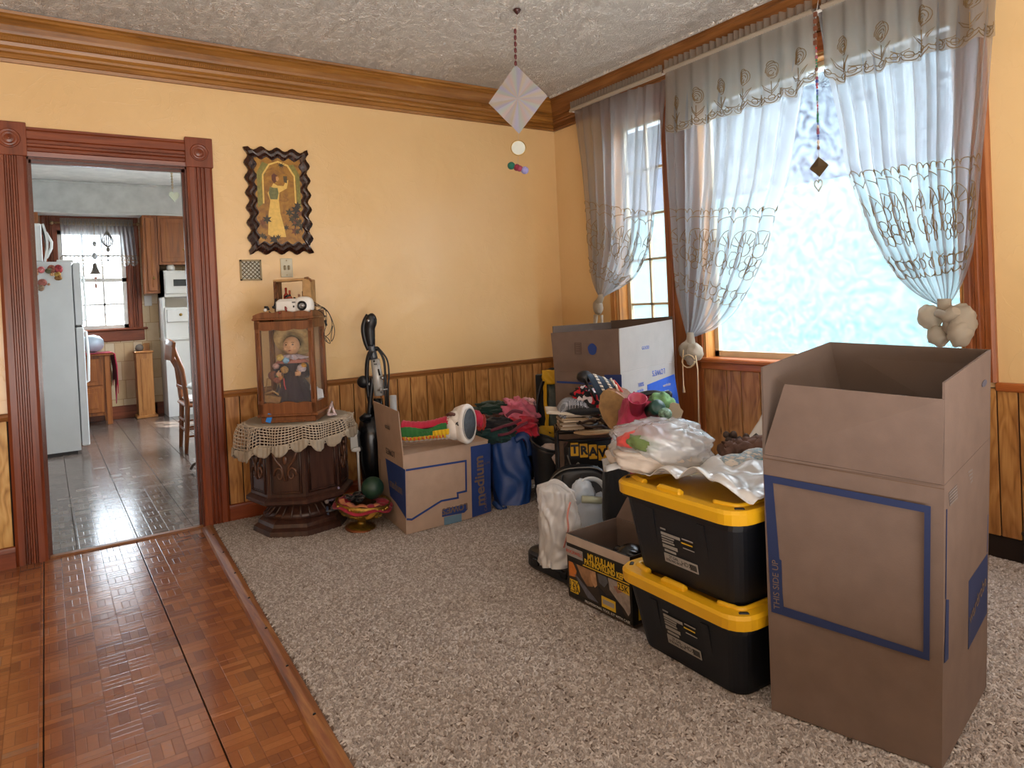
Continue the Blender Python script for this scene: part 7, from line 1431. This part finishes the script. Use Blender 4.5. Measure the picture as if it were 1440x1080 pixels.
b = B(); b.tube([g(1055, 620, .08), g(1068, 617, .08), g(1076, 615, .08)], [.01, .014, .012], 8); b.tube([g(1060, 617, .07), g(1066, 612, .07)], .012, 8); obj('dark_twig', b, plain('twig_dark', '2e2622', .7), dw)
sp = thing('grey_slipper', 'grey and white striped fabric roll on the white sheet in front of the driftwood', 'fabric roll', Vector((onlid(1040, 658, .03).x, onlid(1040, 658, .03).y, zL+.03)), -YAW); lq = Loc(sp); g = lambda px, py, dd=0: lq(px, py, dd)
mts, nts, bds, Ns, Ls_ = base('grey_stripe'); v = coord(Ns, Ls_, 'Object', (30, 10, 90)); Ls_.new(ramp(Ns, Ls_, noi(Ns, Ls_, v, 1.2, 2), [(.4, C3('b8ada4')), (.5, C3('7c98a8')), (.6, C3('cfc6bc'))]), bds.inputs['Base Color']); bds.inputs['Roughness'].default_value = .8
b = B(); b.ball(g(1043, 655), (.17, .12, .085), 30, 18, lambda u: .08*noise.noise(u*3), Matrix.Rotation(.15, 3, 'Y')); b.ball(g(1066, 641, .03), (.12, .1, .055), 24, 14, lambda u: .08*noise.noise(u*3)); obj('roll', b, mts, sp)
b = B(); b.ball(g(1072, 652, -.02), (.09, .07, .035), 20, 12); tl_ = obj('teal_cloth', b, fab('teal', '2c7c7c'), None); tl_.matrix_world = MATS[sp.name]; tag(tl_, 'teal folded cloth at the edge of the white sheet beside the tall box', 'cloth')
b = B(); rn = random.Random(5)
for i in range(9): b.ball(g(1066+rn.uniform(0, 10), 660+rn.uniform(-2, 5), -.045), (.014, .012, .008), 8, 6)
obj('black_spots', b, INK, tl_, kind='stuff')
# ------------------------------------------------------------------ hard case, white bag, open product carton
q0, q1 = P(737, 800, z=.014), P(800, 832, z=.014)
cu = (q1-q0).normalized(); cn = cu.cross(UPZ); cs = thing('hard_case', 'black hard plastic carrying case lying on the carpet under the white shopping bag', 'case', q0.lerp(q1, .5)-cn*.17, math.atan2(cu.y, cu.x))
Lc_ = (q1-q0).length+.12; 
for nm, z0, z1 in (('lower_shell', .004, .048), ('upper_shell', .051, .094)):
    b = B(); vs = []; lo = nm[0] == 'l'; pr_ = [(-.03, z0), (-.010, z0+.004), (0, z0+.016), (0, z1)] if lo else [(0, z0), (0, z1-.018), (-.010, z1-.005), (-.03, z1)]
    for e, z in pr_: vs += [(.03+x, y, z) for x, y in rrect(Lc_/2+e, .15+e, .06+e)]
    b.add(vs, [(i*24+k_, i*24+(k_+1) % 24, (i+1)*24+(k_+1) % 24, (i+1)*24+k_) for i in range(3) for k_ in range(24)]+[tuple(range(23, -1, -1)), tuple(range(72, 96))]); obj(nm, b, BLK, cs)

for x in (-Lc_*.2, Lc_*.25): b = B(); b.box((x, -.152, .052), (.04, .012, .035), bev=.004); obj('latch', b, BLKG, cs)
czt = .014+.093
wq = P(795, 795, z=czt+.03); wbg = camthing('white_shopping_bag', 'translucent white shopping bag standing on the black hard case beside the open carton', 'plastic bag', (wq.x+.03, wq.y+.10, czt+.002)); lq = Loc(wbg); g = lambda px, py, dd=0: lq(px, py, dd)
x0, x1, hh = g(756, 760).x, g(818, 760).x, g(775, 684).z
def sbf(u, v):
    A = u*2*pi; sg = lambda t: math.copysign(abs(t)**.8, t); wd = (x1-x0)/2*(1-.18*v); n_ = .06*noise.noise(Vector((cos(A)*2, sin(A)*2, v*2)))+.07*sin(7*A+6*v+6*noise.noise(Vector((cos(A), sin(A), v*3))))+.03*sin(17*A-9*v+5*noise.noise(Vector((cos(A)*2, sin(A)*2, v*4))))
    return Vector(((x0+x1)/2+.008*sin(4*v)+wd*sg(cos(A))*(1+n_), .02+.085*(1-.35*v)*sg(sin(A))*(1+n_*1.5), hh*v*(1-.10*(cos(A)*.5+.5)*v)))
b = B(); b.grid(sbf, 90, 44); b.grid(lambda u, v: sbf(u, 1).lerp(Vector(((x0+x1)/2-.02, .02, hh*1.01+.02)), v), 90, 5); obj('film', b, PLBAG, wbg)
b = B(); b.tube(spl([g(776, 700, .0), g(772, 684, .0), g(779, 677, .0), g(790, 682, .0), g(800, 693, .0), g(806, 705, .0)], 6), [.026]*31, 8, flat=.25); obj('handle_loop', b, PLBAG, wbg)
b = B(); b.box(((x0+x1)/2-.005, .03, hh*.38), ((x1-x0)*.66, .09, hh*.70), Matrix.Rotation(.05, 3, 'Y'), bev=.02); obj('contents', b, plain('contents_dark', 'a09690', .6, 0, .3, 10), wbg)
b = B(); b.tube(spl([g(802, 706, -.07), g(798, 725, -.09), g(799, 745, -.10), g(793, 770, -.10)], 6), .007, 6, flat=.4); obj('pink_print', b, plain('bag_pink', 'b8786c', .5), wbg)
bq = PD(828, 720, 3.42); b2 = camthing('pale_blue_bag', 'pale bluish plastic bag with open handle behind the open carton', 'plastic bag', (bq.x, bq.y, .014)); lq = Loc(b2); g = lambda px, py, dd=0: lq(px, py, dd)
x0, x1, hh = g(808, 720).x, g(860, 720).x, g(830, 700).z
b = B(); b.grid(lambda u, v: Vector(((x0+x1)/2+(x1-x0)/2*cos(u*2*pi)*(1+.08*sin(9*u*pi)), .0+.09*sin(u*2*pi)*(1-.3*v), hh*v)), 60, 20); b.ball(g(820, 695, .0), (.12, .1, .15), 40, 24, lambda u: wr(u, 9.)); b.ball(g(848, 712, .02), (.10, .1, .14), 40, 24, lambda u: wr(u, 2.)); obj('film', b, plain('bag_bluewhite', 'b9c4d2', .35, 0, .06, 9, .3, 18), b2)
b = B(); b.tube(spl([g(814, 690, 0), g(822, 676, 0), g(836, 674, 0), g(848, 682, 0), g(857, 700, 0), g(860, 716, 0)], 6), [.020]*31, 8, flat=.35); obj('handle_loop', b, plain('bag_bluewhite_b', 'c9d0d8', .35), b2)
b = B(); a = g(832, 706, -.06); b.tube([g(818, 702, -.07), g(846, 704, -.07)], .018, 10); obj('pale_tube', b, plain('pale_green_tube', 'b4b8a0', .4), b2)
# open product carton
pA, pB = P(800, 838, z=.016), P(891, 883, z=.016); pu = (pB-pA).normalized(); pn = pu.cross(UPZ); pv = -pn; hP = ZH(pA, 797, 749)-.016; Wp = (pB-pA).length; Dp = .30
pc = thing('product_carton', 'open black and yellow printed carton in front of the storage totes', 'carton', pA.lerp(pB, .5))
c5 = [pA, pB, pB+pv*Dp, pA+pv*Dp]; BPR = plain('carton_print_black', '14120f', .45)
b = B(); slab(b, [c5[0], c5[1], c5[1]+UPZ*hP, c5[0]+UPZ*hP], pn, .006); obj('front_side', b, BPR, pc, True)
b = B(); slab(b, [c5[1], c5[2], c5[2]+UPZ*hP, c5[1]+UPZ*hP], pu, .006); obj('right_side', b, BPR, pc, True)
b = B(); slab(b, [c5[3], c5[0], c5[0]+UPZ*hP, c5[3]+UPZ*hP], -pu, .006); obj('left_side', b, KRAFT, pc, True)
b = B(); slab(b, [c5[2], c5[3], c5[3]+UPZ*hP, c5[2]+UPZ*hP], pv, .006); obj('back_side', b, KRAFT, pc, True)
b = B(); b.prism([q+UPZ*.0 for q in c5], UPZ*.006); obj('bottom', b, KRAFT, pc, True)
PF = Fr(pA, pu, UPZ); PF.o = PF.o+PF.n*.0004
def U(a, c): return (a*Wp, c*hP)
def dq(name, pts, mat, h=.0012): b = B(); decal(b, PF, [U(*p) for p in pts], h); return obj(name, b, mat, pc, True)
dq('pale_band', [(.01, .86), (.99, .86), (.99, .995), (.01, .995)], plain('pale_kraft', 'a8978a', .8))
dq('silver_tag', [(.0, .66), (.27, .66), (.27, .80), (.0, .80)], SILVERINK); f_ = text('ROCKWELL', .020, PF, .135*Wp, .73*hP, 0, REDINK, pc, h=.003)
text("M'I KULLAM", .036, PF, .56*Wp, .76*hP, 0, YINK, pc, bold=.0012, h=.0022, sx=.85); text('PATINOVKLIND KEP', .032, PF, .60*Wp, .665*hP, 0, YINK, pc, bold=.0014, h=.0022, sx=.80)
b = B(); ribbon(b, PF, [U(.27, .60), U(.97, .60)], .004, .0016); obj('yellow_rule', b, YINK, pc, True)
PH = lambda n, c, v=.25: plain('photo_'+n, c, .45, 0, v, 40)
dq('photo_ground', [(.03, .10), (.97, .10), (.97, .57), (.03, .57)], PH('dark', '2a221c'), .0012)
dq('photo_orange', [(.03, .34), (.14, .36), (.16, .46), (.10, .57), (.03, .57)], PH('orange', 'b06420'), .0016)
dq('photo_tan', [(.16, .57), (.24, .40), (.33, .30), (.42, .33), (.48, .46), (.46, .57)], PH('tan', '8a6442'), .0016)
dq('photo_hand', [(.38, .57), (.40, .40), (.45, .33), (.49, .38), (.47, .57)], PH('hand', 'a07a58'), .0020)
dq('photo_grey', [(.50, .57), (.52, .44), (.60, .40), (.66, .50), (.64, .57)], PH('grey', '4c4c50'), .0020)
dq('photo_pale', [(.66, .57), (.68, .40), (.78, .30), (.88, .22), (.94, .14), (.97, .20), (.97, .57)], PH('pale', '8c8078'), .0016)
dq('photo_shadow', [(.50, .38), (.62, .30), (.74, .34), (.84, .20), (.90, .10), (.56, .10)], PH('shadow', '16161a', .1), .0020)
dq('photo_flesh', [(.74, .48), (.80, .40), (.86, .44), (.84, .52)], PH('flesh', '8a5c48'), .0024)
b = B()
for i in range(7): ribbon(b, PF, [U(.13+i*.014, .40-i*.01), U(.34+i*.025, .12)], .004, .0022)
obj('grey_stripe', b, PH('stripe', '5a5a64'), pc, True, kind='stuff')
dq('yellow_badge', [(.04, .10), (.17, .10), (.20, .16), (.20, .22), (.17, .30), (.04, .30)], YINK, .0024); text('12V', .036, PF, .11*Wp, .24*hP, 0, INK, pc, h=.004); text('2.5A', .036, PF, .11*Wp, .16*hP, 0, INK, pc, h=.004)
dq('yellow_badge', [(.55, .10), (.76, .10), (.76, .26), (.55, .26)], YINK, .0024); dq('badge_photo', [(.57, .15), (.74, .15), (.74, .22), (.57, .22)], SILVERINK, .003)
dq('yellow_badge', [(.80, .46), (.97, .44), (.97, .57), (.80, .57)], YINK, .0024); text('25K', .036, PF, .885*Wp, .51*hP, 0, INK, pc, h=.004)
text('PROFESSIONAL TOOL KIT WITH CASE', .014, PF, .62*Wp, .05*hP, 0, WHITEINK, pc, h=.002, sx=1.1)
PR = Fr(c5[1], pv, UPZ); PR.o = PR.o+PR.n*.0004
b = B(); decal(b, PR, [(.03, .02), (.09, .02), (.09, .11), (.03, .11)]); obj('yellow_badge', b, YINK, pc, True); text('25', .05, PR, .06, .065, 0, INK, pc, h=.003)
fb = up(c5[3], 848, 699); fz_ = hP+.016
p3 = c5[3]+UPZ*hP; p2 = c5[2]+UPZ*hP
t3 = P(862, 697, z=fz_+.20) ; b = B(); q3 = p3+pu*.02; slab(b, [p3+UPZ*.001, p2+UPZ*.001, p2+UPZ*.16+pv*.06, p3+UPZ*.15+pv*.06+pu*.06], pn, .005); bf = obj('raised_back_flap', b, KRAFT, pc, True)
b = B(); PB = Fr(p3+UPZ*.001, pu, UPZ*.15+pv*.06); decal(b, PB, [(.09, .105), (.19, .105), (.19, .13), (.09, .13)], .002); obj('white_sticker', b, WHT, bf, True)
b = B(); b.ball(tuple(pA.lerp(pB, .6)+pv*.15+UPZ*(hP*.62)), (.17, .14, .16), 20, 12); b.tube([pA.lerp(pB, .35)+pv*.10+UPZ*(hP*.5), pA.lerp(pB, .5)+pv*.12+UPZ*(hP*.80), pA.lerp(pB, .78)+pv*.12+UPZ*(hP*.80)], .022, 10); b.box(tuple(pA.lerp(pB, .55)+pv*.15+UPZ*(hP*.25)), (.16, .16, hP*.4), Matrix.Rotation(math.atan2(pu.y, pu.x), 3, 'Z')); alone('black_power_tool', b, BLKG, 'rounded black power tool inside the open printed carton', 'tool')
# ------------------------------------------------------------------ tall wardrobe box in front
gA, gB, gC = P(1085, 998, z=.016), P(1324.5, 1083, z=.016), P(1387, 966, z=.016)
gD = gA+(gC-gB).length*Vector((.999, .045, 0))
hA, hB = ZH(gA, 1072.5, 639), ZH(gB, 1328, 683); hC = ZH(gC, 1392, 615); hm_ = (hA+hB+hC)/3
print('tall', gA, gB, gC, hA, hB, hC, (gB-gA).length, (gC-gB).length)
def upz(p, z): return Vector((p.x, p.y, z))
lA = PD(1072.5, 639, (gA-CAM).dot(FH)); 
# the carton leans a touch: upper corners placed on the lines of its own edges
uA, uB = lA, PD(1328, 683, (gB-CAM).dot(FH)); uC = PD(1392.5, 615, (gC-CAM).dot(FH)); uD = Vector((gD.x, gD.y, uA.z))+Vector((uA.x-gA.x, uA.y-gA.y, 0))
tl = thing('tall_wardrobe_box', 'tall brown wardrobe box with raised flaps and navy frame print standing nearest the camera', 'cardboard box', gA.lerp(gC, .5))
fn_ = (gB-gA).cross(UPZ).normalized(); rn_ = (gC-gB).cross(UPZ).normalized()
def qslab(name, pts, nrm, mat, parent, t=.006): b = B(); slab(b, pts, nrm, t); return obj(name, b, mat, parent, True)
qslab('front_side', [gA, gB, uB, uA], fn_, KRAFT, tl); qslab('right_side', [gB, gC, uC, uB], rn_, KRAFT, tl); qslab('left_side', [gD, gA, uA, uD], -rn_, KRAFT, tl); qslab('back_side', [gC, gD, uD, uC], -fn_, KRAFT, tl)
b = B(); b.prism([gA, gB, gC, gD], (0, 0, .006)); obj('bottom', b, KRAFT, tl, True)
dF = lambda p, px, py, o=Vector((0, 0, 0)): PD(px, py, (p+o-CAM).dot(FH))
e1 = dF(uA, 1103, 540.5, fn_*.03); e2 = dF(uB, 1327.5, 562, fn_*.03)
qslab('front_flap', [uA+UPZ*.001, uB+UPZ*.001-(uB-uA).normalized()*.006, e2, e1], fn_, KRAFT, tl)
r1, r2 = dF(uB, 1329, 538), dF(uC, 1393.5, 491.5)
qslab('right_flap', [uB+UPZ*.001, uC+UPZ*.001, r2, r1], rn_, KRAFT, tl)
l1 = dF(uA, 1070, 516.5); l2 = dF(uD, 1166.3, 481)
qslab('left_flap', [uD+UPZ*.001, uA+UPZ*.001, l1, l2], -rn_, KRAFTIN, tl)
qslab('back_flap', [uC+UPZ*.001, uD+UPZ*.001, l2+(uC-uD).normalized()*.004, r2], -fn_, KRAFTIN, tl)
TF = Fr(gA, gB-gA, uA-gA); TF.n = (gB-gA).cross(uA-gA).normalized(); TF.o = TF.o+TF.n*.0006; TR = Fr(gB, gC-gB, uB-gB); TR.o = TR.o+TR.n*.0006
NAVYI = plain('navy_ink', '16264f', .75, 0, .04)
o_ = [(1074.5, 667), (1309, 712), (1307, 929), (1085, 860)]
i_ = [(1087, 679), (1300, 720.5), (1298.5, 917), (1102, 853)]
b = B()
for k_ in range(4):
    kn = (k_+1) % 4; decal(b, TF, [fp(TF, *o_[k_]), fp(TF, *o_[kn]), fp(TF, *i_[kn]), fp(TF, *i_[k_])], .0012)
obj('navy_frame_print', b, NAVYI, tl, True)
dpx('navy_tab_print', TF, [(1086, 778), (1090, 782), (1099, 788), (1101, 855), (1086, 856)], NAVYI, tl)
a = fp(TF, 1092, 822); text('THIS SIDE UP', .026, TF, a[0], a[1], pi/2, KRAFT, tl, h=.003)
dpx('navy_panel_print', TR, [(1361.5, 817), (1388, 778), (1387, 862), (1361, 913)], NAVYI, tl)
a = fp(TR, 1374, 842); text('wardrobe', .055, TR, a[0], a[1], .25, KRAFT, tl, h=.003)
dpx('navy_strip_print', TR, [(1330, 843), (1333.5, 843), (1333, 926), (1327.5, 932)], NAVYI, tl); rpx('navy_line', TR, [(1331, 716), (1329.5, 842)], .004, NAVYI, tl)
rpx('navy_line', TR, [(1389.5, 655), (1387.5, 776)], .010, NAVYI, tl); dpx('navy_corner_print', TR, [(1381, 659), (1389.5, 644), (1389, 656)], NAVYI, tl)
b = B()
for i in range(5): ribbon(b, TR, [fp(TR, 1334+i*.3, 694+i*4), fp(TR, 1345+i*.3, 683+i*4)], .006, .0012)
for i in range(4): ribbon(b, TR, [fp(TR, 1361+i, 664+i*5), fp(TR, 1367, 660+i*5)], .006, .0012)
obj('stamp_print', b, plain('stamp_grey', '6a605c', .8), tl, True, kind='stuff')
RFr = Fr(uB, uC-uB, r1-uB); RFr.o = RFr.o+RFr.n*.0006; a = fp(RFr, 1384, 539); b = B(); decal(b, RFr, [(a[0]+.034*cos(t)*.9, a[1]+.010*sin(t)) for t in [i*pi/8 for i in range(16)]], .001); obj('handle_slot', b, plain('slot_shadow', '4a4a58', .8), tl, True)
b = B(); ribbon(b, TF, [fp(TF, 1073.5, 644), fp(TF, 1328, 688)], .002, .0012); obj('crease', b, KEDGE, tl, True)
